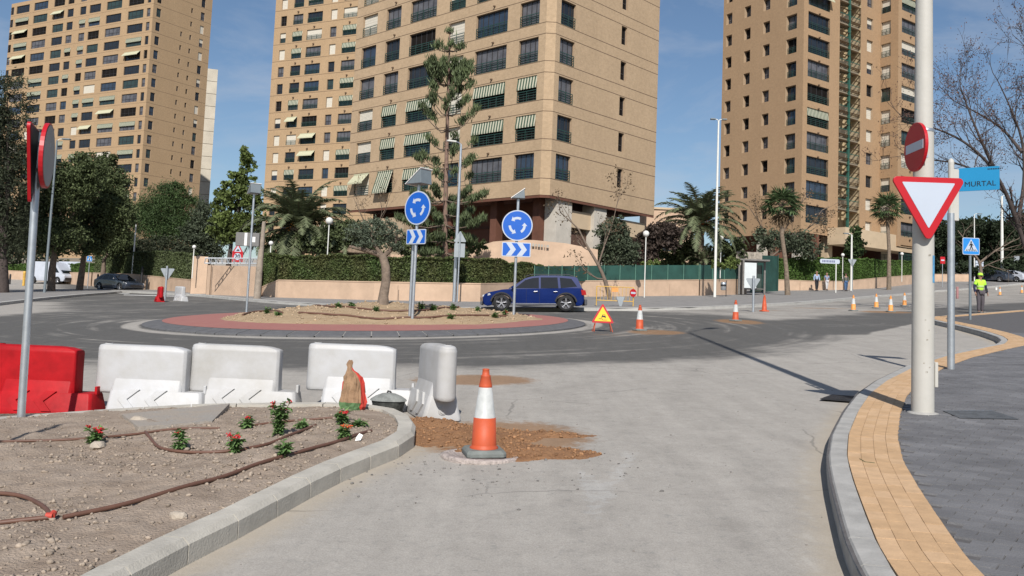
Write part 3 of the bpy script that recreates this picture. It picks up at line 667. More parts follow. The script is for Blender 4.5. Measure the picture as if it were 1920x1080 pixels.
def island_sign(label, base_px, top_px_y, dia_px, cy_px, pan, rz, second=False, yaw_head=0, hs=1.):
    x, y, z = hit_mound(*base_px); t = thing('roundabout_sign' if dia_px else 'beacon_post', label, 'traffic sign' if dia_px else 'beacon', (x, y, z-.05), 0)
    k = y/F; H_ = lambda py: D(base_px[0], py, y)[2]-z+.05
    zt = H_(top_px_y); mb = MB(); mb.cyl((0, 0, 0), (0, 0, zt), .045, n=14); mb.build('post', M_GALV, t)
    if second: mb = MB(); mb.cyl((-.11, .25, 0), (-.11, .25, H_(pan[1])), .04, n=12); mb.build('rear_post', M_GALV, t)
    if dia_px:
        r = dia_px*k/2; mb = MB(); mb.prism(disc(r), -.0, .03); d = mb.build('round_panel', [M_SBACK], t, (-.0, -.085, H_(cy_px)), rz); roundabout_face(d, r)
        mb = MB(); mb.prism(rrect(pan[2]*k, pan[3]*k, .03), 0, .03); d = mb.build('chevron_panel', [M_SBACK], t, (0, -.085, H_(pan[1])), rz); chevron_face(d, pan[2]*k, pan[3]*k)
        mb = MB(); mb.box((0, -.045, H_(cy_px)), (.04, .03, .06)); mb.box((0, -.045, H_(pan[1])), (.04, .03, .06)); mb.build('bracket', M_GALV, t)
    solar_head(t, zt, yaw_head, hs); return t
island_sign('blue roundabout sign with chevron panel on double posts, in front of the araucaria', (773, 597), 345, 64, 390, (0, 444, 48, 28), rad(-36), True, rad(-38), 1.15)
island_sign('blue roundabout sign with chevron panel on a single post, overlapping the blue car', (963, 590), 372, 58, 423, (0, 468, 54, 27), rad(-4), False, rad(0), .85)
island_sign('galvanised post with a solar beacon box and no sign, at the left of the island', (462, 586), 362, 0, 0, None, 0, False, rad(-60), 1.)
# ---- the big white column with its signs
M_COL = mat('cream_column', (.47, .455, .42), .6, .10, 3, .1, 20, col2=(.43, .415, .375))
cx, cy, cz_ = P(1730, 774, H); COLX, COLY = cx, cy
col_ = thing('lamp_column', 'tall cream lamp column carrying the give way and no entry signs', 'lamp post', (cx, cy, cz_))
mb = MB(); mb.tube([(0, 0, -.05), (0, 0, 1.2), (.0, 0, 3.12)], [.117, .115, .106], 32); mb.build('lower_shaft', M_COL, col_)
mb = MB(); mb.tube([(0, 0, 3.12), (0, 0, 5), (0, 0, 13.0)], [.098, .088, .05], 28); mb.build('upper_shaft', M_COL, col_)
mb = MB(); mb.lathe([(.108, 3.10), (.11, 3.11), (.11, 3.135), (.1, 3.14)], 32); mb.build('joint_ring', M_GALV, col_)
mb = MB(); mb.lathe([(.16, -.04), (.16, .004), (.13, .012)], 28); mb.build('base_collar', M_CONC, col_)
mb = MB(); mb.box((.118, -.03, .42), (.035, .09, .27)); mb.build('service_hatch', M_COL, col_, bevel=.006)
mb = MB(); mb.tube([(0, 0, 12.9), (.1, .2, 13.25), (.5, .9, 13.4), (.9, 1.6, 13.4)], .03, 8); a_ = mb.build('arm', M_COL, col_)
mb = MB(); mb.box((1.1, 1.95, 13.4), (.3, .8, .12), -rad(30)); mb.build('luminaire', M_HOUS, col_, bevel=.03)
mb = MB(); n = 8; mb.add([(.1145*math.cos(a)*1.004, .1145*math.sin(a)*1.004, z) for z in (1.42, 1.72) for a in [rad(-60+5*k) for k in range(n)]], [(i, i+1, n+i+1, n+i) for i in range(n-1)]); mb.build('sticker', mat('blue_sticker', (.12, .35, .58), .6, .3, 20), col_)
for k in range(7):       # torn poster remains
    a = rad(random.uniform(-110, -70)); z = random.uniform(.2, 1.9); w = random.uniform(.012, .03); r_ = .1165
    mb = MB(); mb.add([(r_*math.cos(a+s*w/r_), r_*math.sin(a+s*w/r_), z+q*w*.8) for s, q in ((-.5, -.5), (.5, -.3), (.6, .5), (-.4, .4))], [(0, 1, 2, 3)])
    mb.build('paper_scrap', mat('grubby_paper', (.34, .31, .26), .9, .3, 30) if k == 0 else bpy.data.materials['grubby_paper'], col_)
sc_ = cy-.20; c = D(1741, 373, sc_)
w3 = D(1810, 373, sc_)[0]-D(1672, 373, sc_)[0]
yt = thing('give_way_sign', 'large red and white inverted triangle give way sign on the cream column', 'traffic sign', (c[0], c[1], c[2]), rad(0))
tri_s = w3*1.035
mb = MB(); mb.prism(tri(tri_s, .045, True), 0, .028); pn = mb.build('panel', M_SRED, yt, bevel=.003); pn.rotation_euler = (0, rad(-.4), 0)
panel('white_field', tri(tri_s*.70, .008, True), M_SWHT, pn, (0, 0, .012), y=-.004, th=.004)
mb = MB(); mb.box((0, .06, .18), (.5, .03, .035)); mb.box((0, .06, -.12), (.24, .03, .035)); mb.build('bracket', M_GALV, yt)
c = D(1718, 276, cy-.16)
ne = thing('no_entry_sign', 'dark red round no entry sign seen obliquely on the cream column', 'traffic sign', (c[0]-.02, c[1], c[2]), rad(-91))
mb = MB(); mb.prism(disc(.27, 48), 0, .035); pn = mb.build('panel', M_SRED, ne, bevel=.004)
panel('white_bar', rrect(.43, .10, .004), M_SWHT, pn, (0, 0, 0), y=-.004, th=.004)
mb = MB(); mb.box((0, .08, .1), (.06, .12, .03)); mb.box((0, .08, -.1), (.06, .12, .03)); mb.build('bracket', M_GALV, ne)
# ---- street name sign MURTAL
def text_obj(s, size, m, parent, loc, rot, name='lettering', ext=.001, bold=0., align='CENTER', xs=1.):
    cu = bpy.data.curves.new(name, 'FONT'); cu.body = s; cu.size = size; cu.extrude = ext; cu.offset = bold; cu.align_x = align; cu.align_y = 'CENTER'; cu.resolution_u = 3
    to = bpy.data.objects.new(name, cu); COL.objects.link(to); bpy.context.view_layer.update()
    me = bpy.data.meshes.new_from_object(to.evaluated_get(bpy.context.evaluated_depsgraph_get())); bpy.data.objects.remove(to); bpy.data.curves.remove(cu)
    me.name = name; me.materials.clear(); me.materials.append(m); o = put(name, me, parent, loc); o.rotation_euler = rot; o.scale = (xs, 1, 1); return o
x, y, z = P(1783, 692, H)
mu = thing('street_name_sign', 'blue MURTAL street name panel on a galvanised post beside the give way sign', 'street sign', (x, y, z))
zz = lambda py: D(1783, py, y)[2]-z
mb = MB(); mb.cyl((0, 0, -.03), (0, 0, zz(400)), .057, n=20); mb.build('post', M_GALV, mu)
mb = MB(); mb.cyl((0, 0, zz(414)), (0, 0, zz(305)), .048, n=18); mb.lathe([(.048, zz(305)), (.04, zz(300)), (.01, zz(297))], 18); mb.build('white_tube', M_COL, mu)
mb = MB(); mb.box((.06, -.01, (zz(414)+zz(318))/2), (.10, .07, zz(318)-zz(414))); mb.build('panel_holder', M_COL, mu, bevel=.008)
azp = rad(38); dx, dy = math.cos(azp), -math.sin(azp)
pw = .60; ph = (zz(311)-zz(354)); zc = zz(337)
mb = MB(); mb.prism(rrect(pw, ph, .012), -.012, .012); bp_ = mb.build('blue_panel', mat('street_sign_blue', (.015, .235, .47), .45, .05, 2), mu, (.12+dx*pw/2, dy*pw/2, zc), -azp)
text_obj('MURTAL', .118, M_SBLK, bp_, (.02, -.014, -.085), (rad(90), 0, 0), bold=0., xs=1.02)
mb = MB()
for k in range(9): mb.box((.14+k*.025, -.0135, .15), (.015, .002, .022))
mb.build('small_print', M_SBLK, bp_)
# ---- sign post seen from behind at the left
p = hit_soil(40, 777); x, y = p[0], p[1]
lp = thing('sign_post', 'leaning galvanised post at the left with two road signs seen edge-on', 'traffic sign', (x, y, p[2]-.03))
tp = D(74, 245, y+.02); top = (tp[0]-x, 0.02, tp[2]-p[2]+.03); ax = Vector(top).normalized()
mb = MB(); mb.cyl((0, 0, 0), top, .038, n=18); mb.build('post', M_GALV, lp)
mb = MB(); mb.lathe([(.045, -.0), (.045, .03), (.02, .035)], 16, (top[0], top[1], top[2]-.02)); mb.build('cap', M_BLACK, lp)
c = D(60, 290, y-.10); k_ = y/F
mb = MB(); mb.prism(tri(.92, .045, True), 0, .03, mi=0); pn = mb.build('give_way_panel', [M_SRED], lp, (c[0]-x+.01, -.12, c[2]-p[2]+.03), rad(-70))
panel('panel_back', tri(.86, .04, True), M_SBLK, pn, (0, 0, 0), y=.031, th=.003); panel('panel_face', tri(.86, .04, True), M_SBLK, pn, (0, 0, 0), y=-.004, th=.003)
c = D(90, 293, y); mb = MB(); mb.prism(disc(.335), 0, .04); pn = mb.build('round_panel', [M_SRED], lp, (c[0]-x+.02, -.02, c[2]-p[2]+.03), rad(108.5))
panel('panel_back', disc(.315), M_SBACK, pn, (0, 0, 0), y=.041, th=.003); panel('panel_face', disc(.315), M_SBACK, pn, (0, 0, 0), y=-.004, th=.003)
mb = MB(); mb.box((c[0]-x-.06, -.02, c[2]-p[2]+.15), (.16, .05, .04)); mb.box((c[0]-x-.08, -.02, c[2]-p[2]-.12), (.16, .05, .04)); mb.build('bracket', M_GALV, lp)
# ---- a post that stands just outside the picture; its shadow crosses the soil
q_ = (-4.36, 4.2); op = thing('sign_post', 'galvanised post just outside the left edge whose shadow crosses the planter soil', 'post', (q_[0], q_[1], gz(*q_)))
mb = MB(); mb.cyl((0, 0, -.02), (0, 0, 3.9), .035, n=14); mb.build('post', M_GALV, op); mb = MB(); mb.prism(disc(.3, 24), 0, .02); mb.build('round_panel', M_SBACK, op, (0, -.06, 3.65), rad(85))
# ---- warning triangle on folding legs
x, y, z = P(1129, 622); wt = thing('warning_sign', 'yellow triangular roadworks sign with a car dropping off a ledge, on folding legs', 'traffic sign', (x, y, z), rad(4))
s = 42*y/F*1.03; zc = .22+s*.30; mb = MB(); mb.prism(tri(s, .03), 0, .012); pn = mb.build('panel', M_SRED, wt, (0, -.02, zc+.02))
pn.rotation_euler = (rad(-9), 0, 0); panel('yellow_field', tri(s*.74, .012), M_SYEL, pn, (0, 0, 0), y=-.004, th=.004)
for out in ([(-.12, -.065), (-.02, -.065), (.005, -.10), (.12, -.10), (.12, -.112), (0, -.112), (-.03, -.08), (-.12, -.08)], [(-.04, -.015), (-.005, .055), (.06, .055), (.085, .0), (.085, -.045), (.06, -.05), (.055, -.03), (-.01, -.02), (-.02, -.045), (-.045, -.04)]):
    panel('symbol', out, M_SBLK, pn, (0, 0, 0), y=-.007, th=.003)
panel('symbol_window', [(-.0, .02), (.012, .043), (.05, .043), (.062, .018)], M_SYEL, pn, (0, 0, 0), y=-.010, th=.003)
for sx in (-1, 1):
    for sy in (-1, 1): mb = MB(); mb.cyl((sx*(s*.36+.03), sy*.16-.04, 0), (sx*s*.30, -.005, .30), .012, n=6); mb.build('leg', M_ORG, wt)
# ---- cement bag
p = hit_soil(660, 768); M_PAPER = mat('bag_paper', (.29, .18, .105), .85, .3, 9, 1., 14); M_GRN = mat('bag_green', (.09, .17, .07), .8, .15, 8); M_BRED = mat('bag_red', (.50, .045, .03), .7, .12, 8)
def bag():
    n = 28; prof = [(0, .115, .075, 0, 0), (.02, .125, .085, 0, 0), (.05, .128, .088, 0, 0), (.09, .126, .09, 0, 0), (.2, .118, .085, 0, 0), (.3, .105, .075, .0, 0), (.36, .09, .06, -.012, 0), (.40, .065, .04, -.03, 0), (.43, .035, .026, -.05, .0), (.46, .026, .02, -.06, 0), (.49, .032, .016, -.065, 0), (.52, .03, .008, -.058, 0), (.54, .018, .004, -.055, 0)]
    vs = []; fs = []; ms = []
    for i, (z, a, b, dx, dy) in enumerate(prof):
        for k in range(n):
            t = 2*math.pi*k/n; c, s = math.cos(t), math.sin(t); e = .6
            cx = abs(c)**e*(1 if c > 0 else -1); sy = abs(s)**e*(1 if s > 0 else -1)
            w = 1+.13*math.sin(k*2.3+i*1.1)*(i > 1)+random.uniform(-.07, .07); vs.append((a*cx*w+dx, b*sy*w+dy, z+random.uniform(-.003, .003)))
    mb = MB(); t = thing('cement_bag', 'crumpled brown paper cement bag with red edges and a green foot', 'bag', (p[0], p[1]+.03, p[2]-.012), rad(-18))
    mbs = {0: MB(), 1: MB(), 2: MB()}
    for i in range(len(prof)-1):
        for k in range(n):
            deg = (360*(k+.5)/n) % 180; j = (k+1) % n
            mm = 1 if (i <= 8 and (deg < 30 or deg > 158)) else (2 if 1 <= i <= 2 or i == 0 else 0)
            q = [vs[i*n+k], vs[i*n+j], vs[(i+1)*n+j], vs[(i+1)*n+k]]; mbs[mm].add(q, [(0, 1, 2, 3)])
    mbs[0].build('paper_body', M_PAPER, t); mbs[1].build('red_stripe', M_BRED, t); mbs[2].build('green_band', M_GRN, t)
bag()
# ---- rubber tub with mortar
q = D(728, 760, 10.42); x, y = q[0], q[1]; tb_ = thing('rubber_tub', 'squashed dusty black rubber tub behind the planter kerb', 'tub', (x, y, gz(x, y)))
mb = MB(); mb.lathe([(.13, 0), (.16, .02), (.195, .135), (.2, .145), (.19, .142), (.16, .14)], 26, sq=.85); mb.build('tub_wall', mat('dusty_rubber', (.07, .075, .07), .9, .5, 12, .3), tb_)
mb = MB(); mb.lathe([(.215, .148), (.205, .165), (.15, .20), (.08, .228), (.03, .235), (.01, .236)], 22, sq=.85); mb.build('mortar_crust', mat('dusty_cover', (.22, .23, .22), .9, .3, 9, .5, 30), tb_)
mb = MB(); mb.tube([(-.02, 0, .225), (-.01, 0, .255), (.015, 0, .25), (.03, 0, .225)], .012, 6); mb.build('handle', M_BLACK, tb_)
# ---- slab lying in the soil and a scrap of paper
q = [hit_soil(*a) for a in ((228, 782), (430, 768), (398, 792), (258, 808))]; mb = MB()
mb.add([(a[0], a[1], gz(a[0], a[1])+.13) for a in q]+[(a[0], a[1], gz(a[0], a[1])+.205) for a in q], [(4, 5, 6, 7), (0, 1, 5, 4), (1, 2, 6, 5), (2, 3, 7, 6), (3, 0, 4, 7)])
tag(mb.build('concrete_slab', mat('old_slab', (.27, .255, .235), .95, .35, 4, .6, 30, col2=(.31, .26, .21))), 'flat grey concrete slab bedded in the planter soil by the back kerb', 'slab')
q = hit_soil(672, 827); mb = MB(); mb.add([(-.03, 0, .0), (.02, -.015, .01), (.035, .02, .05), (.0, .03, .065), (-.025, .02, .03)], [(0, 1, 2), (0, 2, 3), (0, 3, 4)])
tag(mb.build('paper_scrap', M_WHITE, None, (q[0], q[1], q[2])), 'small scrap of white paper on the soil beside a hose', 'litter')
# ---- irrigation hoses
M_HOSE = mat('brown_hose', (.13, .065, .045), .55, .15, 6); M_HOSER = mat('red_coupling', (.45, .06, .04), .5, .1)
def hose(label, pts, r=.012, hitf=hit_soil, hh=.9, group='irrigation hoses on the soil'):
    q = [hitf(*a) for a in pts]; q = smooth_line([tuple(a) for a in q], .08, 4)
    w = []; fz = soil_h if hitf is hit_soil else mound_h; zz0 = np.array([float(fz(np.array([a[0]]), np.array([a[1]]))[0]) for a in q])
    for _ in range(14): zz0[1:-1] = (zz0[:-2]+2*zz0[1:-1]+zz0[2:])/4
    for i, a in enumerate(q):
        f = soil_h if hitf is hit_soil else mound_h
        w.append((a[0], a[1], gz(a[0], a[1])+zz0[i]+r*hh+.002*math.sin(i*.7)))
    mb = MB(); mb.tube(w, r, 8); return tag(mb.build('irrigation_hose', M_HOSE), label, 'hose', group)
hose('brown hose running along the kerb side of the planter from the left to the tip', ((118, 974), (200, 960), (300, 930), (400, 902), (480, 873), (560, 851), (640, 828), (696, 806)), .015)
hose('thick brown hose at the left edge, ending in a red elbow', ((-60, 992), (0, 984), (50, 978), (96, 974)), .015)
hose('brown hose loop arching up from the red elbow at the left edge', ((96, 974), (88, 958), (68, 944), (40, 934), (0, 929), (-50, 930)), .014)
q = hit_soil(96, 974); mb = MB(); mb.cyl((-.03, 0, .02), (.01, 0, .02), .02, n=10); mb.cyl((0, 0, .02), (-.005, .035, .03), .02, n=10); tag(mb.build('hose_coupling', M_HOSER, None, (q[0], q[1], q[2])), 'red elbow coupling joining two hoses in the left foreground', 'coupling')
hose('brown hose crossing the back of the planter behind the small orange-red flowers', ((-40, 833), (60, 829), (150, 825), (220, 819), (330, 806), (412, 803)), .011)
hose('curved brown hose sagging between the middle flower plants', ((272, 812), (288, 832), (302, 846), (350, 853), (430, 852), (500, 836), (560, 813), (592, 799)), .013)
hose('brown hose passing behind the tallest flower plant', ((470, 800), (540, 791), (625, 785)), .011)
hose('brown hose on the island passing in front of the round signs', ((560, 588), (640, 592), (720, 600), (800, 597), (950, 594)), .03, hit_mound, group='irrigation hoses on the island')
hose('brown hose on the island nearest the tree', ((490, 583), (620, 577), (700, 583), (780, 585), (860, 577)), .03, hit_mound, group='irrigation hoses on the island')
hose('short hose end with a dark loop at the left of the island', ((455, 592), (475, 586), (500, 584), (530, 588)), .03, hit_mound, group='irrigation hoses on the island')
# ---- flowering plants
M_LEAF = mat('plant_leaf', (.14, .24, .08), .6, .3, 20, island=.35, trans=.25); M_FLR = mat('red_petal', (.60, .03, .04), .6, .2, 20, island=.3, trans=.2); M_FLO = mat('orange_petal', (.75, .12, .04), .6, .2, 20, island=.3, trans=.2)
M_STEM = mat('plant_stem', (.10, .11, .05), .8, .2)
def leaf_quads(mb, c, d, L_, w):
    d = Vector(d).normalized(); s = d.cross(Vector((0, 0, 1)));  s = s.normalized() if s.length > .01 else Vector((1, 0, 0)); c = Vector(c)
    nrm = s.cross(d); a, b, e = c, c+d*L_*.5+nrm*L_*.08, c+d*L_-nrm*L_*.1
    mb.add([a, b+s*w/2, e, b-s*w/2], [(0, 1, 2), (0, 2, 3)])
def flower_plant(label, px, py, hpx, wpx, nfl, fm=M_FLR, dense=1., hitf=hit_soil, group='flowering plants in the soil'):
    q = hitf(px, py); k = q[1]/F; hgt = hpx*k; w = wpx*k
    t = thing('flowering_plant', label, 'plant', (q[0], q[1], q[2]-.01), 0, group); st = MB(); lf = MB(); fl = MB()
    ns = 5 if hgt < .3 else 8; tops = []
    for i in range(ns):
        a = random.uniform(0, 6.28); r = w/2*random.uniform(.2, 1); h = hgt*random.uniform(.6, 1); e = (r*math.cos(a), r*.8*math.sin(a), h); m_ = (e[0]*.35, e[1]*.35, h*.6)
        st.tube([(0, 0, 0), m_, e], .0035 if hitf is hit_soil else .01, 5, cap=False); tops.append(e)
        for j in range(int(24*dense)):
            f = random.uniform(.12, 1); b = (e[0]*f*f, e[1]*f*f, h*f); s = .075 if hitf is hit_soil else .13
            leaf_quads(lf, b, (random.gauss(0, 1), random.gauss(0, 1), random.uniform(-.5, .7)), s*random.uniform(.6, 1.2), s*.5)
    for i in range(nfl):
        e = tops[i % ns]; s = .012 if hitf is hit_soil else .03
        for j in range(14): fl.ico((e[0]+random.gauss(0, s), e[1]+random.gauss(0, s), e[2]+random.gauss(0, s*.6)+.008), s*.55, 1, jit=.2)
    st.build('stem', M_STEM, t); lf.build('foliage', M_LEAF, t)
    if nfl: fl.build('flower', fm, t)
    return t
flower_plant('low plant with red and orange flowers at the left of the planter', 176, 830, 30, 46, 5, M_FLR)
flower_plant('sprawling plant with a single red bloom in front of the sagging hose', 336, 845, 40, 50, 1, M_FLR, .8)
flower_plant('small upright plant with bright red flowers left of the centre of the planter', 441, 848, 32, 30, 4)
flower_plant('small pale-leaved plant with one red flower behind the middle hose', 462, 802, 24, 34, 1, dense=.5)
flower_plant('tallest plant with crimson flowers on top and drooping leaves', 521, 816, 68, 42, 4, dense=1.6)
flower_plant('leafy flowerless plant just below the tallest plant, over the hose', 533, 855, 30, 34, 0, dense=.8)
flower_plant('small flat leafy plant to the right of the tallest plant', 566, 803, 14, 28, 0, dense=.7)
flower_plant('plant with orange-red flowers near the planter tip', 643, 824, 26, 32, 3, M_FLO, .8)
flower_plant('bushy plant with scarlet flowers at the foot of the cement bag', 640, 793, 26, 44, 3, dense=1.2)
flower_plant('low leafy plant between the cement bag and the white scrap', 668, 800, 14, 34, 0, dense=.9)
for i, (px, py, h, w, f) in enumerate(((500, 588, 14, 26, 0), (520, 592, 8, 20, 0), (635, 577, 8, 12, 0), (706, 583, 10, 14, 0), (790, 580, 12, 14, 0), (812, 582, 12, 14, 0), (848, 581, 12, 20, 0), (845, 597, 8, 16, 0), (895, 583, 8, 10, 0), (928, 596, 10, 12, 0), (947, 592, 12, 12, 1), (660, 574, 7, 12, 0))):
    lbs = ['dark green spiky clump near the left beacon post of the island', 'dry brown creeping clump beside the spiky one on the island', 'small sprig left of the island tree', 'small sprig at the foot of the olive tree on the island', 'small bush just right of the double sign posts', 'second small bush right of the double sign posts', 'wider leafy bush behind the island hoses', 'curly low sprig near the front edge of the island soil', 'tiny sprig between the bushes and the front wheel of the blue car', 'small sprig nearest the island soil edge by the single sign post', 'red-flowered sprig in front of the car wheel', 'low sprig on the far slope left of the tree trunk']
    flower_plant(lbs[i], px, py, h, w, f, dense=.5, hitf=hit_mound, group='small plants on the roundabout')
# ---- drain and dark paving panel
def quad_px(pts, h): return [G(a, b, h) for a, b in pts]
q = quad_px([(1546, 753), (1568, 737), (1614, 742), (1596, 761)], 0); c = sum(q)/4; az = math.atan2(q[1][0]-q[0][0], q[1][1]-q[0][1])
dr = thing('storm_drain', 'black slotted storm drain grate in the gutter by the kerb', 'drain', (c[0], c[1], gz(c[0], c[1])+.004), -az)
mb = MB(); mb.box((0, 0, 0), (.46, .80, .008)); mb.build('frame', M_BLACK, dr)
M_IRON = mat('cast_iron', (.045, .045, .05), .5, .3, 10, metal=.5)
for k in range(9): mb = MB(); mb.box((0, -.34+.085*k, .012), (.40, .035, .016)); mb.build('grate_bar', M_IRON, dr)
q = quad_px([(1768, 771), (1862, 771), (1912, 787), (1800, 785)], H); c = sum(q)/4
mb = MB(); mb.add([(a[0], a[1], gz(a[0], a[1])+H+.006) for a in q], [(0, 1, 2, 3)]); cv = mb.build('paving_panel', mat('dark_grey_panel', (.10, .105, .11), .7, .3, 12, .2)); tag(cv, 'flat dark grey panel lying on the grey paving right of the cream column', 'access cover')  # flat dark grey quad just above the paving
mb = MB(); e0, e1 = q[0], q[1]; mb.add([(e0[0], e0[1]-.012, gz(e0[0], e0[1])+H+.009), (e1[0], e1[1]-.012, gz(e1[0], e1[1])+H+.009), (e1[0], e1[1]+.012, gz(e1[0], e1[1])+H+.009), (e0[0], e0[1]+.012, gz(e0[0], e0[1])+H+.009)], [(0, 1, 2, 3)]); mb.build('frame', M_GALV, cv)
q = [G(a, b, H) for a, b in ((1612, 862), (1622, 868), (1640, 870))]
mb = MB(); mb.tube([(a[0], a[1], gz(a[0], a[1])+H+.008) for a in q], .004, 5); tag(mb.build('twig', M_STEM), 'thin dry twig lying on the yellow tactile strip', 'twig')
# ---------------------------------------------------------------- buildings
def brickm(name, c1, c2, mortar, bw=.25, bh=.06, noise=.5):
    """brick facing: fine relief only, the bricks are far below a pixel"""
    M = bpy.data.materials.new(name); M.use_nodes = True; t = M.node_tree; b = t.nodes['Principled BSDF']; L = t.links.new
    uv = t.nodes.new('ShaderNodeUVMap'); br = t.nodes.new('ShaderNodeTexBrick'); br.inputs['Scale'].default_value = 1
    br.inputs['Brick Width'].default_value = bw; br.inputs['Row Height'].default_value = bh; br.inputs['Mortar Size'].default_value = .008
    for k, c in (('Color1', c1), ('Color2', c2), ('Mortar', mortar)): br.inputs[k].default_value = (*c, 1)
    L(uv.outputs[0], br.inputs['Vector'])
    n = t.nodes.new('ShaderNodeTexNoise'); n.inputs['Scale'].default_value = .35; n.inputs['Detail'].default_value = 7; n.inputs['Roughness'].default_value = .7
    tc = t.nodes.new('ShaderNodeTexCoord'); mp = t.nodes.new('ShaderNodeMapping'); mp.inputs['Scale'].default_value = (1, 1, .55); L(tc.outputs['Object'], mp.inputs[0]); L(mp.outputs[0], n.inputs['Vector'])
    r = t.nodes.new('ShaderNodeMapRange'); r.inputs[1].default_value = .3; r.inputs[2].default_value = .7; r.inputs[3].default_value = 1-.16*noise; r.inputs[4].default_value = 1+.14*noise
    n2 = t.nodes.new('ShaderNodeTexNoise'); n2.inputs['Scale'].default_value = 4; n2.inputs['Detail'].default_value = 5; L(tc.outputs['Object'], n2.inputs['Vector'])
    r2 = t.nodes.new('ShaderNodeMapRange'); r2.inputs[1].default_value = .3; r2.inputs[2].default_value = .7; r2.inputs[3].default_value = .93; r2.inputs[4].default_value = 1.07; L(n2.outputs['Fac'], r2.inputs[0])
    L(n.outputs['Fac'], r.inputs[0]); mm = t.nodes.new('ShaderNodeMath'); mm.operation = 'MULTIPLY'; L(r.outputs[0], mm.inputs[0]); L(r2.outputs[0], mm.inputs[1])
    h = t.nodes.new('ShaderNodeHueSaturation'); L(br.outputs['Color'], h.inputs['Color']); L(mm.outputs[0], h.inputs['Value'])
    L(h.outputs[0], b.inputs['Base Color']); b.inputs['Roughness'].default_value = .9; b.inputs['Specular IOR Level'].default_value = .2
    return M
M_BR1 = brickm('buff_brick', (.445, .32, .205), (.40, .285, .178), (.37, .285, .195))
M_BR2 = brickm('tan_brick', (.415, .285, .17), (.38, .258, .15), (.33, .24, .15), noise=.35)
M_BR3 = brickm('orange_brick', (.375, .248, .146), (.345, .225, .13), (.31, .215, .135), noise=.3)
M_REVL = mat('window_reveal', (.36, .26, .17), .9, .1)
def glassm(name, c, rough=.12, spec=.5, c2=None): return mat(name, c, rough, .3, .9, spec=spec, col2=c2)
M_GL = [glassm('dark_glass', (.018, .022, .028)), glassm('blue_glass', (.03, .045, .07), .08, .8), glassm('curtained_glass', (.14, .14, .15), .3, .4, (.05, .05, .06)), glassm('room_shade_pane', (.012, .010, .009), .8, .1), glassm('green_glass', (.03, .05, .045), .12, .6)]  # opaque panes: the shade of the rooms behind is put into their colour
M_FRM = mat('window_frame_dark', (.035, .033, .035), .5, .1); M_FRMW = mat('window_frame_white', (.55, .55, .52), .5, .1); M_RAIL = mat('green_railing', (.02, .055, .045), .5, .1)
M_SHUT = mat('roller_shutter', (.56, .52, .44), .7, .08, 3)
def stripem(name, a, b_, w=.25):
    M = bpy.data.materials.new(name); M.use_nodes = True; t = M.node_tree; L = t.links.new; b = t.nodes['Principled BSDF']; tc = t.nodes.new('ShaderNodeTexCoord'); s = t.nodes.new('ShaderNodeSeparateXYZ'); L(tc.outputs['Object'], s.inputs[0])
    m1 = t.nodes.new('ShaderNodeMath'); m1.operation = 'MULTIPLY'; m1.inputs[1].default_value = 1/w; L(s.outputs[0], m1.inputs[0]); m2 = t.nodes.new('ShaderNodeMath'); m2.operation = 'FRACT'; L(m1.outputs[0], m2.inputs[0])
    m3 = t.nodes.new('ShaderNodeMath'); m3.operation = 'GREATER_THAN'; m3.inputs[1].default_value = .5; L(m2.outputs[0], m3.inputs[0]); mx = t.nodes.new('ShaderNodeMixRGB'); mx.inputs[1].default_value = (*a, 1); mx.inputs[2].default_value = (*b_, 1); L(m3.outputs[0], mx.inputs[0]); L(mx.outputs[0], b.inputs['Base Color']); b.inputs['Roughness'].default_value = .9
    return M
M_AWN = stripem('striped_awning', (.46, .44, .34), (.045, .085, .055), .30); M_AWN2 = mat('plain_awning', (.47, .46, .32), .9, .1)
class Face:
    """a vertical wall plane through (x,y) whose u axis runs to the right of the picture along azimuth az"""
    def __init__(s, x, y, az): s.o = np.array([x, y, 0.]); s.az = rad(az); s.u = np.array([math.sin(s.az), math.cos(s.az), 0]); s.n = np.array([math.cos(s.az), -math.sin(s.az), 0])
    def uz(s, px, py): d = ray(px, py); t = ((s.o-CAM)@s.n)/(d@s.n); p = CAM+t*d; return (p-s.o)@s.u, p[2]
    def pt(s, u, z, out=0.): p = s.o+s.u*u+s.n*out; return (p[0], p[1], z)
    @property
    def rz(s): return math.pi/2-s.az
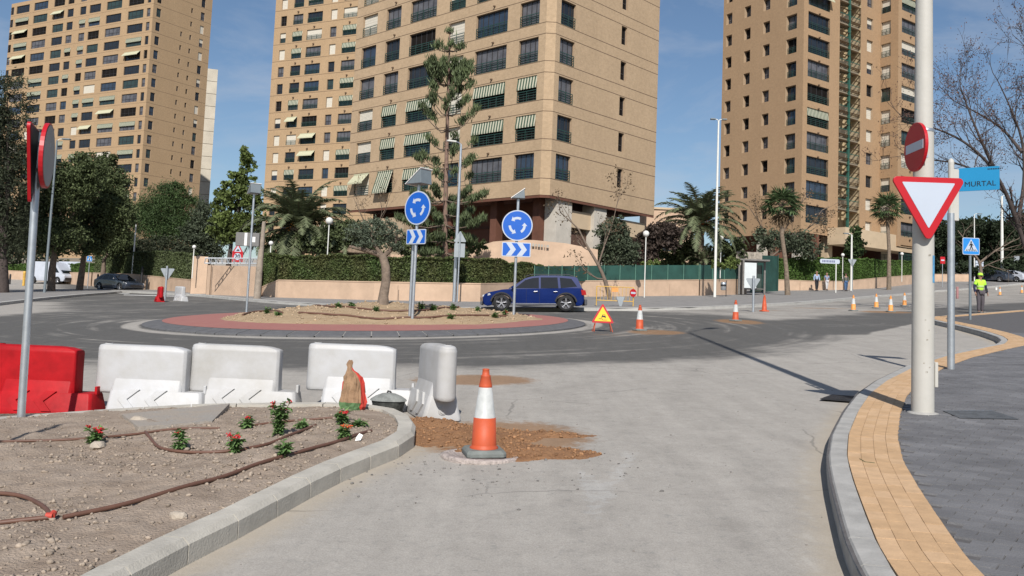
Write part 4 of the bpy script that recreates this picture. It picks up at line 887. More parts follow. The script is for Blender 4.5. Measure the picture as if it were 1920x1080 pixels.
def wall_mesh(F_, u0, u1, z0, z1, holes, m, depth=.28, name='wall', parent=None, org=(0, 0, 0), reveal=None):
    us = sorted({round(v, 3) for v in [u0, u1]+[h[0] for h in holes]+[h[1] for h in holes] if u0-1e-6 <= v <= u1+1e-6}); zs = sorted({round(v, 3) for v in [z0, z1]+[h[2] for h in holes]+[h[3] for h in holes] if z0-1e-6 <= v <= z1+1e-6})
    V = []; Fc = []; UV = []; mi = []
    def q(pts, uv, k): o = len(V); V.extend(pts); Fc.append((o, o+1, o+2, o+3)); UV.extend(uv); mi.append(k)
    ua = np.array(us); za = np.array(zs); solid = np.ones((len(us)-1, len(zs)-1), bool); uc = (ua[:-1]+ua[1:])/2; zc = (za[:-1]+za[1:])/2
    for h in holes: solid[np.ix_((uc > h[0]) & (uc < h[1]), (zc > h[2]) & (zc < h[3]))] = False
    for j in range(len(zs)-1):
        i = 0
        while i < len(us)-1:
            if not solid[i, j]: i += 1; continue
            k = i
            while k+1 < len(us)-1 and solid[k+1, j]: k += 1
            a, b, c, d = us[i], us[k+1], zs[j], zs[j+1]
            q([F_.pt(a, c), F_.pt(b, c), F_.pt(b, d), F_.pt(a, d)], [(a, c), (b, c), (b, d), (a, d)], 0); i = k+1
    for h in holes:
        a, b, c, d = max(h[0], u0), min(h[1], u1), max(h[2], z0), min(h[3], z1)
        for (p1, p2) in (((a, c), (b, c)), ((b, c), (b, d)), ((b, d), (a, d)), ((a, d), (a, c))):
            q([F_.pt(*p1), F_.pt(*p2), F_.pt(*p2, -depth), F_.pt(*p1, -depth)], [(0, 0), (1, 0), (1, depth), (0, depth)], 1)
    me = bpy.data.meshes.new(name); V = [(v[0]-org[0], v[1]-org[1], v[2]-org[2]) for v in V]; me.from_pydata(V, [], Fc); me.materials.append(m); me.materials.append(reveal or M_REVL); me.polygons.foreach_set('material_index', mi)
    uvl = me.uv_layers.new(name='UVMap'); uvl.data.foreach_set('uv', [c for t in UV for c in t]); me.update(); return put(name, me, parent)
_wc = {}
def win_meshes(w, h, kind_, mull, rail):
    key = (round(w, 1), round(h, 1), kind_, mull, rail)
    if key in _wc: return _wc[key]
    res = {}; fr = M_FRMW if kind_ == 'white' else M_FRM
    mb = MB(); t = .07
    for c, d in (((0, 0, -h/2+t/2), (w, .06, t)), ((0, 0, h/2-t/2), (w, .06, t)), ((-w/2+t/2, 0, 0), (t, .06, h-2*t)), ((w/2-t/2, 0, 0), (t, .06, h-2*t))): mb.box(c, d)
    for k in range(1, mull): mb.box((-w/2+w*k/mull, -.002, 0), (.06, .05, h-2*t))
    if h > 1.2: mb.box((0, .004, -h*.12), (w-2*t, .04, .06))
    res['frame'] = mb.mesh('frame', fr); mb = MB(); mb.add([(-w/2+.03, .012, -h/2+.03), (w/2-.03, .012, -h/2+.03), (w/2-.03, .012, h/2-.03), (-w/2+.03, .012, h/2-.03)], [(0, 1, 2, 3)]); res['pane'] = [mb.mesh('pane', g) for g in M_GL]
    mb = MB(); nb = 5; hh = h*.40
    for k in range(nb): mb.box((0, -.22, -h/2+.05+hh*k/(nb-1)), (w-.02, .03, .04 if k < nb-1 else .06))
    for k in range(int(w/1.1)+2): mb.box((-w/2+.03+(w-.06)*k/(int(w/1.1)+1), -.22, -h/2+hh/2+.02), (.035, .035, hh))
    res['railing'] = mb.mesh('railing', M_RAIL)
    mb = MB(); n = max(4, int(h*.95/.12))
    sh = h*.97; mb.add([v for k in range(n+1) for v in ((-w/2+.02, -.03-(.012 if k % 2 else 0), h/2-sh*k/n), (w/2-.02, -.03-(.012 if k % 2 else 0), h/2-sh*k/n))], [(2*k, 2*k+1, 2*k+3, 2*k+2) for k in range(n)]); res['shutter'] = mb.mesh('shutter', M_SHUT)
    for nm, drop, outd, mt in (('awning', h*.40, .14, M_AWN), ('awning_steep', h*.95, .62, M_AWN), ('awning_plain', h*.42, .75, M_AWN2)):
        mb = MB(); z0 = h/2-.02; y0 = -.30 if nm != 'awning' else -.17
        mb.add([(-w/2, y0, z0), (w/2, y0, z0), (w/2, y0-outd, z0-drop), (-w/2, y0-outd, z0-drop), (w/2, y0-outd, z0-drop-.16), (-w/2, y0-outd, z0-drop-.16)], [(0, 1, 2, 3), (3, 2, 4, 5)])
        mb.add([(-w/2, y0, z0), (-w/2, y0-outd, z0-drop), (-w/2+.03, y0, z0-drop)], [(0, 1, 2)]); mb.box((0, y0, z0+.03), (w+.05, .09, .08)); res[nm] = mb.mesh(nm, mt)
    _wc[key] = res; return res
def window(F_, par, u, z, w, h, depth=.24, style='glass', gl=0, mull=2, rail=True, awn=None, label=None, small=False):
    ms = win_meshes(w, h, 'dark', mull, rail); base = F_.pt(u, z, -depth); o = put('window', ms['frame'], par, base, F_.rz)
    sx = w/round(w, 1) if round(w, 1) else 1
    put('pane', ms['pane'][gl], o)
    if rail and not small: put('railing', ms['railing'], o)
    if style == 'shut': put('shutter', ms['shutter'], o)
    elif style == 'half': s = put('shutter', ms['shutter'], o); s.scale = (1, 1, .5); s.location = (0, 0, h*.25)
    if awn: put('awning', ms[awn], o)
    return o
def brick_tower(label, cat='apartment tower', name='apartment_tower'): return thing(name, label, cat, (0, 0, 0))
def grid(F_, par, cols, z_of, floors, rnd, depth=.24, styles=None, skip=()):
    """cols: (u0,u1,dz0,dz1,mull,rail,type). returns holes"""
    holes = []
    for fl in floors:
        for ci, c in enumerate(cols):
            u0, u1, a, b, mull, rail, ty = c
            if (ci, fl) in skip: continue
            z0, z1 = z_of(fl)+a, z_of(fl)+b; holes.append((u0, u1, z0, z1)); w, h = u1-u0, z1-z0
            st, gl, aw = 'glass', rnd.choice([0, 0, 1, 2, 2, 3, 4]), None
            if styles and (ci, fl) in styles: st, gl, aw = styles[(ci, fl)]
            elif ty == 'bed': r = rnd.random(); st = 'shut' if r < .4 else ('half' if r < .6 else 'glass')
            elif ty == 'main': r = rnd.random(); aw = 'awning' if r < .22 else ('awning_plain' if r < .30 else None); st = 'shut' if r > .94 else 'glass'
            elif ty == 'slit': gl = rnd.choice([0, 3, 2])
            window(F_, par, (u0+u1)/2, (z0+z1)/2, w, h, depth, st, gl, mull, rail, aw, small=(ty == 'slit'))
    return holes
def joints(F_, par, u0, u1, zs, out=.004, h=.055, m=None):
    for z in zs:
        mb = MB(); mb.add([F_.pt(u0, z, out), F_.pt(u1, z, out), F_.pt(u1, z+h, out), F_.pt(u0, z+h, out)], [(0, 1, 2, 3)]); mb.build('floor_joint', m or M_JNT, par)
M_JNT = mat('dark_joint', (.13, .085, .055), .9, .1); M_CONCW = mat('pale_concrete', (.50, .46, .40), .85, .12, 1.2); M_DARKIN = mat('dark_brown_wall', (.13, .055, .035), .9, .15, 1.5); M_PINK = mat('salmon_render', (.51, .365, .26), .9, .14, 1.0, .15, 30)  # setback walls and soffits are dark brown themselves
def holes_from(F_, rects):
    out = []
    for (x0, x1, y0, y1) in rects:
        xm = (x0+x1)/2; _, zt = F_.uz(xm, y0); _, zb = F_.uz(xm, y1); ua, _ = F_.uz(x0, (y0+y1)/2); ub, _ = F_.uz(x1, (y0+y1)/2); out.append((ua, ub, zb, zt))
    return out
rnd = random.Random(11)
# ===== tower 1, the nearest block
C1 = D(1022, 364, 67.); T1 = brick_tower('nearest buff brick apartment block standing on open piers, green-railed windows, behind the round blue signs')
T1.location = (C1[0], C1[1], gz(C1[0], C1[1])); 
def T1_root(o): return o
FL = Face(C1[0], C1[1], 133.); FR_ = Face(C1[0], C1[1], 43.); ZB = C1[2]
# reference row (second visible) rectangles in photo pixels
r1 = holes_from(FL, [(677.6, 704.3, 89, 125.7), (722, 749, 76, 114), (767.6, 816, 57, 101), (838, 868, 110, 142), (890, 949, 89, 135.6), (972.5, 1009, 73, 119)])
rs = holes_from(FL, [(972.5, 1009, 73, 119), (960.5, 1000, 291.5, 336)])
FH = (rs[0][2]-rs[1][2])/3; Z1 = rs[0][2]; WH = rs[0][3]-rs[0][2]
uL = FL.uz(655, 300)[0]; uR = FR_.uz(1230.5, 250)[0]
print('T1', 'floor', round(FH, 2), 'win h', round(WH, 2), 'z0 each', [round(h[2]-Z1, 2) for h in r1], 'len', uL, uR)
zf1 = lambda k: Z1-FH*k                    # k=0 the second row down; 3 = lowest; negative = higher
u_of = lambda i: (round(r1[i][0], 3), round(r1[i][1], 3))
cols1 = [(*u_of(0), 0, WH, 2, True, 'bed'), (*u_of(1), 0, WH, 3, True, 'main'), (*u_of(2), 0, WH, 5, True, 'main'), (*u_of(3), 0, WH, 2, True, 'bed'), (*u_of(4), 0, WH, 6, True, 'main'), (*u_of(5), 0, WH, 4, True, 'main')]
G_, S_, A_ = 'glass', 'shut', 'awning'
st1 = {(0, -1): (S_, 0, None), (0, 0): (G_, 1, None), (0, 1): (G_, 2, None), (0, 2): ('half', 2, None), (0, 3): ('half', 2, None), (0, 4): (S_, 2, 'awning_plain'),
       (1, -1): (G_, 2, None), (1, 0): (G_, 0, None), (1, 1): (G_, 2, None), (1, 2): (G_, 4, A_), (1, 3): (G_, 4, A_), (1, 4): (G_, 3, 'awning_steep'),
       (2, -1): (G_, 2, None), (2, 0): (G_, 3, None), (2, 1): (G_, 0, None), (2, 2): (G_, 0, A_), (2, 3): (G_, 1, A_), (2, 4): (G_, 4, A_),
       (3, -2): ('half', 4, None), (3, -1): (S_, 0, None), (3, 0): (S_, 0, None), (3, 1): (S_, 3, None), (3, 2): ('half', 3, None), (3, 3): (G_, 1, None),
       (4, -1): (G_, 1, None), (4, 0): (G_, 2, None), (4, 1): (G_, 3, A_), (4, 2): (G_, 3, A_), (4, 3): (G_, 2, None),
       (5, -1): (G_, 2, None), (5, 0): (G_, 2, None), (5, 1): (G_, 3, A_), (5, 2): (G_, 3, A_), (5, 3): (G_, 1, None)}
# rows are numbered from each column's own photo row: column 0-2 hang one row later in the list
st = {}
for (c, k), v in st1.items(): st[(c, k-1 if c < 3 else k)] = v
flr = range(-4, 4)
class Sub: pass
def local(objs_before, root):
    """parts were built in world space: move them under the root's frame"""
    off = Vector(root.location)
    for o in root.children:
        if o.get('_loc'): continue
        o.location = Vector(o.location)-off; o['_loc'] = 1
def finish(root):
    off = Vector(root.location)
    for o in root.children: o.location = Vector(o.location)-off
chamf = .55                                # the corner is cut off a little
h1 = grid(FL, T1, cols1, zf1, flr, rnd, styles=st)
wtop = zf1(-4)+FH*1.0
wall_mesh(FL, uL, -chamf, ZB, wtop, h1, M_BR1, parent=T1)
rw = holes_from(FR_, [(1038, 1066, 72, 117), (1165.5, 1176, 56, 80)])
zr = rw[0][2]; print('corner window dz', zr-Z1, rw)
ucw = (chamf+.55, chamf+.55+rw[0][1]-rw[0][0])
colsR = [(*ucw, 0, WH, 3, True, 'main'), (rw[1][0], rw[1][1], WH-1.55, WH+.05, 1, False, 'slit')]
styR = {(0, k): (G_, [2, 2, 0, 1, 0][k % 5], None) for k in range(-5, 5)}; styR.update({(1, k): (G_, 3, None) for k in range(-5, 5)})
h2 = grid(FR_, T1, colsR, zf1, flr, rnd, styles=styR)
wall_mesh(FR_, chamf, uR, ZB, wtop, h2, M_BR1, parent=T1)
a = FL.pt(-chamf, 0); b = FR_.pt(chamf, 0); azc = math.degrees(math.atan2(b[0]-a[0], b[1]-a[1])); FC = Face(a[0], a[1], azc); lc = math.hypot(b[0]-a[0], b[1]-a[1])
wall_mesh(FC, 0, lc, ZB, wtop, [], M_BR1, parent=T1)
for k in range(-5, 4):
    for zz_ in (zf1(k)-.07, zf1(k)+WH+.10):
        if zz_ > wtop: continue
        joints(FL, T1, uL, -chamf, [zz_]); joints(FR_, T1, chamf, uR, [zz_]); joints(FC, T1, 0, lc, [zz_])
# ball vents under the windows
for k in range(-3, 4):
    for i in (1, 4):
        u = (u_of(i)[0]+u_of(i)[1])/2+.3; p = FL.pt(u, zf1(k)-FH*.22, .0); mb = MB(); mb.cyl((0, -.0, 0), (0, -.18, -.04), .09, .07, 8); mb.build('overflow_spout', M_JNT, T1, p, FL.rz)
# underside, top, back
mb = MB(); far = [FL.pt(uL, ZB+.03), FL.pt(-chamf, ZB+.03), FR_.pt(chamf, ZB+.03), FR_.pt(uR, ZB+.03), FL.pt(uL, ZB+.03, -(uR-.1))]
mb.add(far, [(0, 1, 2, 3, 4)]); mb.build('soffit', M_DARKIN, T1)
mb = MB(); t_ = [(x, y, wtop) for x, y, z in far]; lo = [(x, y, ZB) for x, y, z in far]; mb.add(t_, [(0, 1, 2, 3, 4)]); mb.build('roof', M_CONCW, T1)
mb = MB(); mb.add([lo[3], lo[4], t_[4], t_[3]], [(0, 1, 2, 3)]); mb.add([lo[4], lo[0], t_[0], t_[4]], [(0, 1, 2, 3)]); mb.build('rear_wall', M_BR1, T1)
# edge fascia under the slab
for F2, ua, ub in ((FL, uL, -chamf), (FR_, chamf, uR), (FC, 0, lc)):
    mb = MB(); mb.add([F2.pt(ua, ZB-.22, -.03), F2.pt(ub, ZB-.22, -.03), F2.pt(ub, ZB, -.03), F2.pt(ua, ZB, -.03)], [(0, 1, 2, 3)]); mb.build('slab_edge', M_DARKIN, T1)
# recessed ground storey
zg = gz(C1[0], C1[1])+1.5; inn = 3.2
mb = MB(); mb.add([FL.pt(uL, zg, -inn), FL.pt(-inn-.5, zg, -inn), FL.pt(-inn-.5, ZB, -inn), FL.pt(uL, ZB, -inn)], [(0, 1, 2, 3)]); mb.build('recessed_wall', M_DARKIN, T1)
def bxw(F2, u0, u1, z0, z1, d0, d1, m, name): 
    mb = MB(); a = [F2.pt(u0, z0, -d0), F2.pt(u1, z0, -d0), F2.pt(u1, z0, -d1), F2.pt(u0, z0, -d1)]; b = [(x, y, z1) for x, y, z in a]
    mb.add(a+b, [(0, 3, 2, 1), (4, 5, 6, 7), (0, 1, 5, 4), (1, 2, 6, 5), (2, 3, 7, 6), (3, 0, 4, 7)]); return mb.build(name, m, T1)
pA = FR_.uz(1048, 420)[0]; pB = FR_.uz(1076, 420)[0]; pC = FR_.uz(1118, 430)[0]; pD = FR_.uz(1141, 430)[0]
bxw(FR_, pA, pB, zg, ZB-.02, .25, 1.5, M_CONCW, 'pier'); bxw(FR_, pC, pD, zg, ZB-.02, .25, 1.5, M_CONCW, 'pier')
M_CREAM = mat('cream_render', (.50, .39, .265), .9, .08, 1)
ub1 = FR_.uz(1228, 430)[0]
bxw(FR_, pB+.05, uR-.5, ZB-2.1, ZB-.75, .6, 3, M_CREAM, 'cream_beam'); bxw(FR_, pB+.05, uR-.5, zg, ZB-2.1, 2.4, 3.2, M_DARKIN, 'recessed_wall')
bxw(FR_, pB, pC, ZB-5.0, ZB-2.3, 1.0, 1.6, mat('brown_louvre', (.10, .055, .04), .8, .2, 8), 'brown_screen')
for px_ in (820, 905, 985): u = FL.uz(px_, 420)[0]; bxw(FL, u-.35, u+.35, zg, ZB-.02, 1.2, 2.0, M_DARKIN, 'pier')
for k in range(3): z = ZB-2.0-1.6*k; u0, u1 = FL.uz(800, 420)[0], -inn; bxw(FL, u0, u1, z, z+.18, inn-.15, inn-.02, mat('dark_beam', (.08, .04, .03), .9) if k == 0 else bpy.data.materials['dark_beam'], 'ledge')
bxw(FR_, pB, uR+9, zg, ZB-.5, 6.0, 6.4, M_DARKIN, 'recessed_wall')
# left low part: windows of the storey under the slab
bxw(FL, uL, FL.uz(750, 400)[0], zg, ZB-.9, .5, 3, M_BR1, 'lower_wall')
finish(T1)
# ===== podium ramp wall in front
def ribbon(name, pts, m, thick=.3, parent=None, bot=None, uvs=False):
    """wall following (px, py_top, Y) pixels; goes down to the ground"""
    tp = [D(a, b, Y) for a, b, Y in pts]; mb = MB(); n = len(tp); v = []
    for p in tp:
        zb = gz(p[0], p[1])-.1 if bot is None else bot
        v += [(p[0], p[1], zb), (p[0], p[1], p[2]), (p[0], p[1]+thick, p[2]), (p[0], p[1]+thick, zb)]
    mb.add(v, [(4*i+j, 4*(i+1)+j, 4*(i+1)+(j+1) % 4, 4*i+(j+1) % 4) for i in range(n-1) for j in range(3)]+[(0, 1, 2, 3), (4*n-4, 4*n-1, 4*n-2, 4*n-3)]); return mb.build(name, m, parent)
rw_ = ribbon('podium_wall', [(640, 468, 64), (700, 476, 63.5), (780, 478, 63), (850, 473, 62.5), (890, 464, 62), (925, 453, 61.8), (960, 450, 61.6), (1000, 450, 61.5), (1060, 456, 61.6), (1121, 468, 61.9), (1121.5, 468, 66)], M_PINK)
tag(rw_, 'salmon rendered podium wall with a curving top below the nearest apartment block', 'wall')
c = D(1008, 459, 61.3)
text_obj('EDIFICIO B', .34, mat('grey_letter', (.36, .34, .30), .7), rw_, (c[0], c[1]-.02, c[2]), (rad(90), 0, rad(-3)), xs=.9) if False else None
mb = MB()
for i, w in enumerate((.16, .12, .15, .10, .14, .12, .05, .16)): mb.box((i*.2, 0, -.01*i), (w, .03, .2-.03*(i % 2)))
mb.build('worn_lettering', mat('grey_letter', (.36, .34, .30), .7), rw_, (c[0]-.7, c[1], c[2]))
# ===== tower 2 behind
T2X = D(600, 200, 145.); F2 = Face(T2X[0], T2X[1], 116.); T2 = brick_tower('tan brick apartment tower in the middle distance, left of and behind the nearest block', 'apartment tower'); T2.location = (T2X[0], T2X[1], gz(T2X[0], T2X[1]))
S = 1/4.909
r2 = holes_from(F2, [(480+a*S, 480+b*S, c*S, d*S) for a, b, c, d in ((210, 263, 468, 552), (325, 415, 447, 537), (457, 595, 427, 524), (672, 730, 402, 498), (790, 915, 383, 483))])
q2 = holes_from(F2, [(480+a*S, 480+b*S, 200+c*S, 200+d*S) for a, b, c, d in ((128, 188, 595, 682), (243, 333, 585, 675), (376, 512, 580, 668), (592, 645, 572, 662), (708, 840, 562, 656))])
fh2 = np.mean([(a[2]-b[2]) for a, b in zip(r2, q2)])/7; zr2 = np.mean([h[2] for h in r2]); print('T2 fh', fh2, [round(h[2]-zr2, 2) for h in r2], [round((a[2]-b[2]), 2) for a, b in zip(r2, q2)])
wh2 = np.mean([h[3]-h[2] for h in r2]); zt2 = lambda k: zr2-fh2*k
cols2 = [(h[0], h[1], 0, wh2, m_, rl, ty) for h, m_, rl, ty in zip(r2, (2, 3, 4, 2, 4), (False, True, True, False, True), ('bed', 'main', 'main', 'bed', 'main'))]
ua = F2.uz(505, 200)[0]; ub = F2.uz(760, 200)[0]
ext = [(r2[4][1]+2+i*4, r2[4][1]+4.6+i*4, 0, wh2, 3, True, 'main') for i in range(3)]
hh2 = grid(F2, T2, cols2, zt2, range(-5, 12), rnd, .22)
zb2 = gz(T2X[0], T2X[1])-2; wt2 = zt2(-5)+fh2*.9
wall_mesh(F2, ua, ub, zb2, wt2, hh2, M_BR2, parent=T2, depth=.25)
for k in range(-5, 12):
    joints(F2, T2, ua, ub, [zt2(k)-.25], h=.07)
    for i in (1, 2, 4): u = (cols2[i][0]+cols2[i][1])/2; mb = MB(); mb.cyl((0, 0, 0), (0, -.25, -.05), .16, .12, 7); mb.build('overflow_spout', M_JNT, T2, F2.pt(u, zt2(k)-fh2*.27), F2.rz)
def close_box(root, F_, u0, u1, z0, z1, dep, m):
    mb = MB(); a = [F_.pt(u0, z0), F_.pt(u1, z0), F_.pt(u1, z0, -dep), F_.pt(u0, z0, -dep)]; b = [(x, y, z1) for x, y, z in a]; mb.add([a[1], a[2], b[2], b[1]], [(0, 1, 2, 3)]); mb.add([a[2], a[3], b[3], b[2]], [(0, 1, 2, 3)]); mb.add([a[3], a[0], b[0], b[3]], [(0, 1, 2, 3)]); mb.build('side_wall', m, root)
    mb = MB(); mb.add(b, [(0, 1, 2, 3)]); mb.build('roof', M_CONCW, root)
close_box(T2, F2, ua, ub, zb2, wt2, 14, M_BR2); finish(T2)
# ===== left tower
S = 1/6.
CL = D(275, 180, 186.); T3 = brick_tower('tall tan brick tower at the far left, rising behind the dark trees'); T3.location = (CL[0], CL[1], gz(CL[0], CL[1]))
FA = Face(CL[0], CL[1], 117.6); FB = Face(CL[0], CL[1], 32.)
r3 = holes_from(FA, [(a*S, b*S, c*S, d*S) for a, b, c, d in ((85, 120, 507, 583), (150, 295, 482, 572), (350, 505, 447, 540), (575, 695, 417, 503), (735, 803, 393, 476), (878, 945, 377, 458), (985, 1110, 347, 437), (1180, 1350, 300, 403), (1428, 1600, 262, 365), (1640, 1680, 242, 330))])
q3 = holes_from(FA, [(60+a/5.4, 60+b/5.4, 160+c/5.4, 160+d/5.4) for a, b, c, d in ((830, 980, 805, 888), (840, 995, 655, 745), (875, 1032, 365, 455))])

fh3 = (q3[2][2]-q3[0][2])/3; zr3 = np.mean([h[2] for h in r3[5:]]); print('T3 fh', fh3, q3[1][2]-q3[0][2], [round(h[2]-zr3, 2) for h in r3], (r3[8][2]-q3[0][2])/fh3)
wh3 = np.mean([h[3]-h[2] for h in r3]); nfl = round((r3[8][2]-q3[0][2])/fh3); fh3 = (r3[8][2]-q3[0][2])/nfl; zr3 = r3[8][2]; zt3 = lambda k: zr3-fh3*k
cols3 = [(h[0], h[1], 0, wh3, m_, False, ty) for h, m_, ty in zip(r3, (1, 4, 4, 3, 2, 2, 3, 4, 4, 1), ('slit', 'main', 'main', 'main', 'main', 'main', 'main', 'main', 'main', 'slit'))]
zb3 = gz(CL[0], CL[1])-4; ua = FA.uz(14, 100)[0]; wt3 = zt3(-3)+fh3*.9
sk = set(); hA = grid(FA, T3, cols3, zt3, range(-3, nfl+3), rnd, .2, skip=sk)
wall_mesh(FA, ua, 0, zb3, wt3, hA, M_BR2, parent=T3, depth=.22)
S = 1/5.4
rb = holes_from(FB, [(240+a*S, 240+b*S, c*S, d*S) for a, b, c, d in ((278, 325, 228, 315), (530, 548, 320, 370), (622, 640, 358, 405), (728, 768, 262, 345), (430, 475, 135, 215))]); print('T3 right', [(round(h[0], 1), round(h[1], 1), round(h[2]-zr3, 2), round(h[3]-h[2], 2)) for h in rb])
k0 = lambda h: h[2]-zr3-fh3*math.floor((h[2]-zr3)/fh3+.5)
colsB = [(rb[0][0], rb[0][1], k0(rb[0]), k0(rb[0])+wh3, 2, False, 'bed0'), (rb[1][0], rb[1][1], k0(rb[1]), k0(rb[1])+1.1, 1, False, 'slit'), (rb[2][0], rb[2][1], k0(rb[2]), k0(rb[2])+1.1, 1, False, 'slit'), (rb[3][0], rb[3][1], k0(rb[3]), k0(rb[3])+wh3, 2, False, 'bed')]
hB = grid(FB, T3, colsB, zt3, range(-3, nfl+2), rnd, .2, skip={(1, -3), (1, -2), (1, -1)})
ubr = FB.uz(396, 40)[0]; M_BR4 = M_BR2
wall_mesh(FB, 0, ubr, zb3, wt3, hB, M_BR4, parent=T3, depth=.35)
for k in range(-3, nfl+3): joints(FB, T3, 0, ubr, [zt3(k)-.4], h=.06); joints(FA, T3, ua, 0, [zt3(k)-.4], h=.05)
mb = MB(); mb.add([FA.pt(ua, wt3), FA.pt(0, wt3), FB.pt(ubr, wt3), FA.pt(ua, wt3, -ubr)], [(0, 1, 2, 3)]); mb.build('roof', M_CONCW, T3)
mb = MB(); pr = [FA.pt(ua, zb3), FA.pt(ua, zb3, -ubr), FB.pt(ubr, zb3)]; mb.add(pr+[(x, y, wt3) for x, y, z in pr], [(0, 1, 4, 3), (1, 2, 5, 4)]); mb.build('rear_wall', M_BR2, T3)
finish(T3)
# ===== pale slab tower behind it
SC0 = D(376, 300, 250.); FS = Face(SC0[0], SC0[1], 71.); T4 = brick_tower('windowless pale concrete tower slab squeezed behind the far left tower'); T4.location = (SC0[0], SC0[1], gz(SC0[0], SC0[1]))
ue = FS.uz(404, 200)[0]; us_ = FS.uz(345, 200)[0]; zt = FS.uz(395, 129)[1]; zb = gz(SC0[0], SC0[1])-5
M_SLABT = mat('weathered_concrete', (.52, .47, .385), .9, .12, .3)
nseg = 15; hs_ = (zt-zb)/nseg
for k in range(nseg):
    mb = MB(); a = [FS.pt(us_, zb+hs_*k+.12), FS.pt(ue, zb+hs_*k+.12), FS.pt(ue, zb+hs_*k+.12, -14), FS.pt(us_, zb+hs_*k+.12, -14)]; b = [(x, y, zb+hs_*(k+1)) for x, y, z in a]
    mb.add(a+b, [(0, 3, 2, 1), (4, 5, 6, 7), (0, 1, 5, 4), (1, 2, 6, 5), (2, 3, 7, 6), (3, 0, 4, 7)]); mb.build('wall_panel', M_SLABT, T4)
mb = MB(); a = [FS.pt(us_+.1, zb, -.12), FS.pt(ue-.12, zb, -.12), FS.pt(ue-.12, zb, -13.8), FS.pt(us_+.1, zb, -13.8)]; b = [(x, y, zt-.2) for x, y, z in a]; mb.add(a+b, [(4, 5, 6, 7), (0, 1, 5, 4), (1, 2, 6, 5), (2, 3, 7, 6), (3, 0, 4, 7)]); mb.build('core', M_JNT, T4)
finish(T4)
# ===== right tower
S = 1/4.8
CR = D(1505, 200, 110.); T5 = brick_tower('orange brick tower on the right with a glazed stair shaft and staggered slit windows'); T5.location = (CR[0], CR[1], gz(CR[0], CR[1]))
FD = Face(CR[0], CR[1], 148.4); FE = Face(CR[0], CR[1], 54.)
rd = holes_from(FD, [(1340+a*S, 1340+b*S, c*S, d*S) for a, b, c, d in ((97, 150, 533, 612), (262, 318, 480, 557), (433, 493, 423, 503), (643, 737, 345, 482))])
qd = holes_from(FD, [(1340+a*S, 1340+b*S, 200+c*S, 200+d*S) for a, b, c, d in ((85, 140, 570, 650), (250, 308, 540, 620), (428, 488, 508, 588), (640, 737, 462, 600))])
fr = holes_from(FE, [(1340+a*S, 1340+b*S, c*S, d*S) for a, b, c, d in ((840, 1035, 345, 500), (1370, 1425, 385, 468))]); fq = holes_from(FE, [(1340+a*S, 1340+b*S, 370+c*S, 370+d*S) for a, b, c, d in ((840, 1035, 100, 243),)])
n5 = 7
fh5 = (fr[0][2]-fq[0][2])/n5; print('T5 fh', fh5, [round((a[2]-b[2])/5, 2) for a, b in zip(rd, qd)], 'dz', [round(h[2]-fr[0][2], 2) for h in rd+fr], 'h', [round(h[3]-h[2], 2) for h in rd+fr])
zt5 = lambda k: fr[0][2]-fh5*k
k5 = lambda h: h[2]-fr[0][2]-fh5*math.floor((h[2]-fr[0][2])/fh5+.5)
colsD = [(h[0], h[1], k5(h), k5(h)+(1.55 if i < 3 else 2.0), 1 if i < 3 else 2, i == 3, 'slit' if i < 3 else 'bed0') for i, h in enumerate(rd)]
zb5 = FE.uz(1530, 437)[1]; zb5 = (zb5+FD.uz(1450, 441)[1])/2; udl = FD.uz(1353, 200)[0]; wt5 = zt5(-3)+fh5
hD = grid(FD, T5, colsD, zt5, range(-3, n5+1), rnd, .5, skip=set())
wall_mesh(FD, udl, 0, zb5, wt5, hD, M_BR3, parent=T5, depth=.55)
us0 = FE.uz(1573, 200)[0]; us1 = FE.uz(1613, 200)[0]; ue1 = FE.uz(1650, 200)[0]
st5 = {(0, -1): (G_, 0, None), (0, 0): (G_, 0, None), (0, 1): (G_, 2, None), (0, 2): (G_, 3, None), (0, 3): (G_, 3, 'awning'), (0, 4): (G_, 2, None), (0, 5): (G_, 0, None), (0, 6): (G_, 1, None), (0, 7): (G_, 0, None)}
colsE = [(fr[0][0], fr[0][1], 0, fr[0][3]-fr[0][2], 4, True, 'main'), (fr[1][0], fr[1][1], k5(fr[1]), k5(fr[1])+1.6, 2, False, 'bed')]
hE = grid(FE, T5, colsE, zt5, range(-3, n5+1), rnd, .3, styles=st5)
zlow = FE.uz(1590, 433)[1]
wall_mesh(FE, 0, us0, zb5, wt5, hE, M_BR3, parent=T5, depth=.3); wall_mesh(FE, us1, ue1, zb5, wt5, hE, M_BR3, parent=T5, depth=.3)
# stair shaft: recessed back wall, landings, flights, green mullion, mesh screens
M_CRM = mat('shaft_render', (.44, .35, .22), .9, .1, 1); M_GRN5 = mat('green_steel', (.03, .10, .075), .5, .1); M_LAND = mat('landing_concrete', (.22, .185, .135), .9, .15)
dpt = 2.4
mb = MB(); mb.add([FE.pt(us0, zlow, -dpt), FE.pt(us1, zlow, -dpt), FE.pt(us1, wt5, -dpt), FE.pt(us0, wt5, -dpt)], [(0, 1, 2, 3)]); mb.build('shaft_back_wall', M_CRM, T5)
for uu in (us0, us1): mb = MB(); mb.add([FE.pt(uu, zlow), FE.pt(uu, zlow, -dpt), FE.pt(uu, wt5, -dpt), FE.pt(uu, wt5)], [(0, 1, 2, 3)]); mb.build('shaft_side_wall', M_CRM, T5)
um = (us0+us1)/2
def bx5(u0, u1, z0, z1, d0, d1, m, name):
    mb = MB(); a = [FE.pt(u0, z0, -d0), FE.pt(u1, z0, -d0), FE.pt(u1, z0, -d1), FE.pt(u0, z0, -d1)]; b = [(x, y, z1) for x, y, z in a]; mb.add(a+b, [(0, 3, 2, 1), (4, 5, 6, 7), (0, 1, 5, 4), (1, 2, 6, 5), (2, 3, 7, 6), (3, 0, 4, 7)]); return mb.build(name, m, T5)
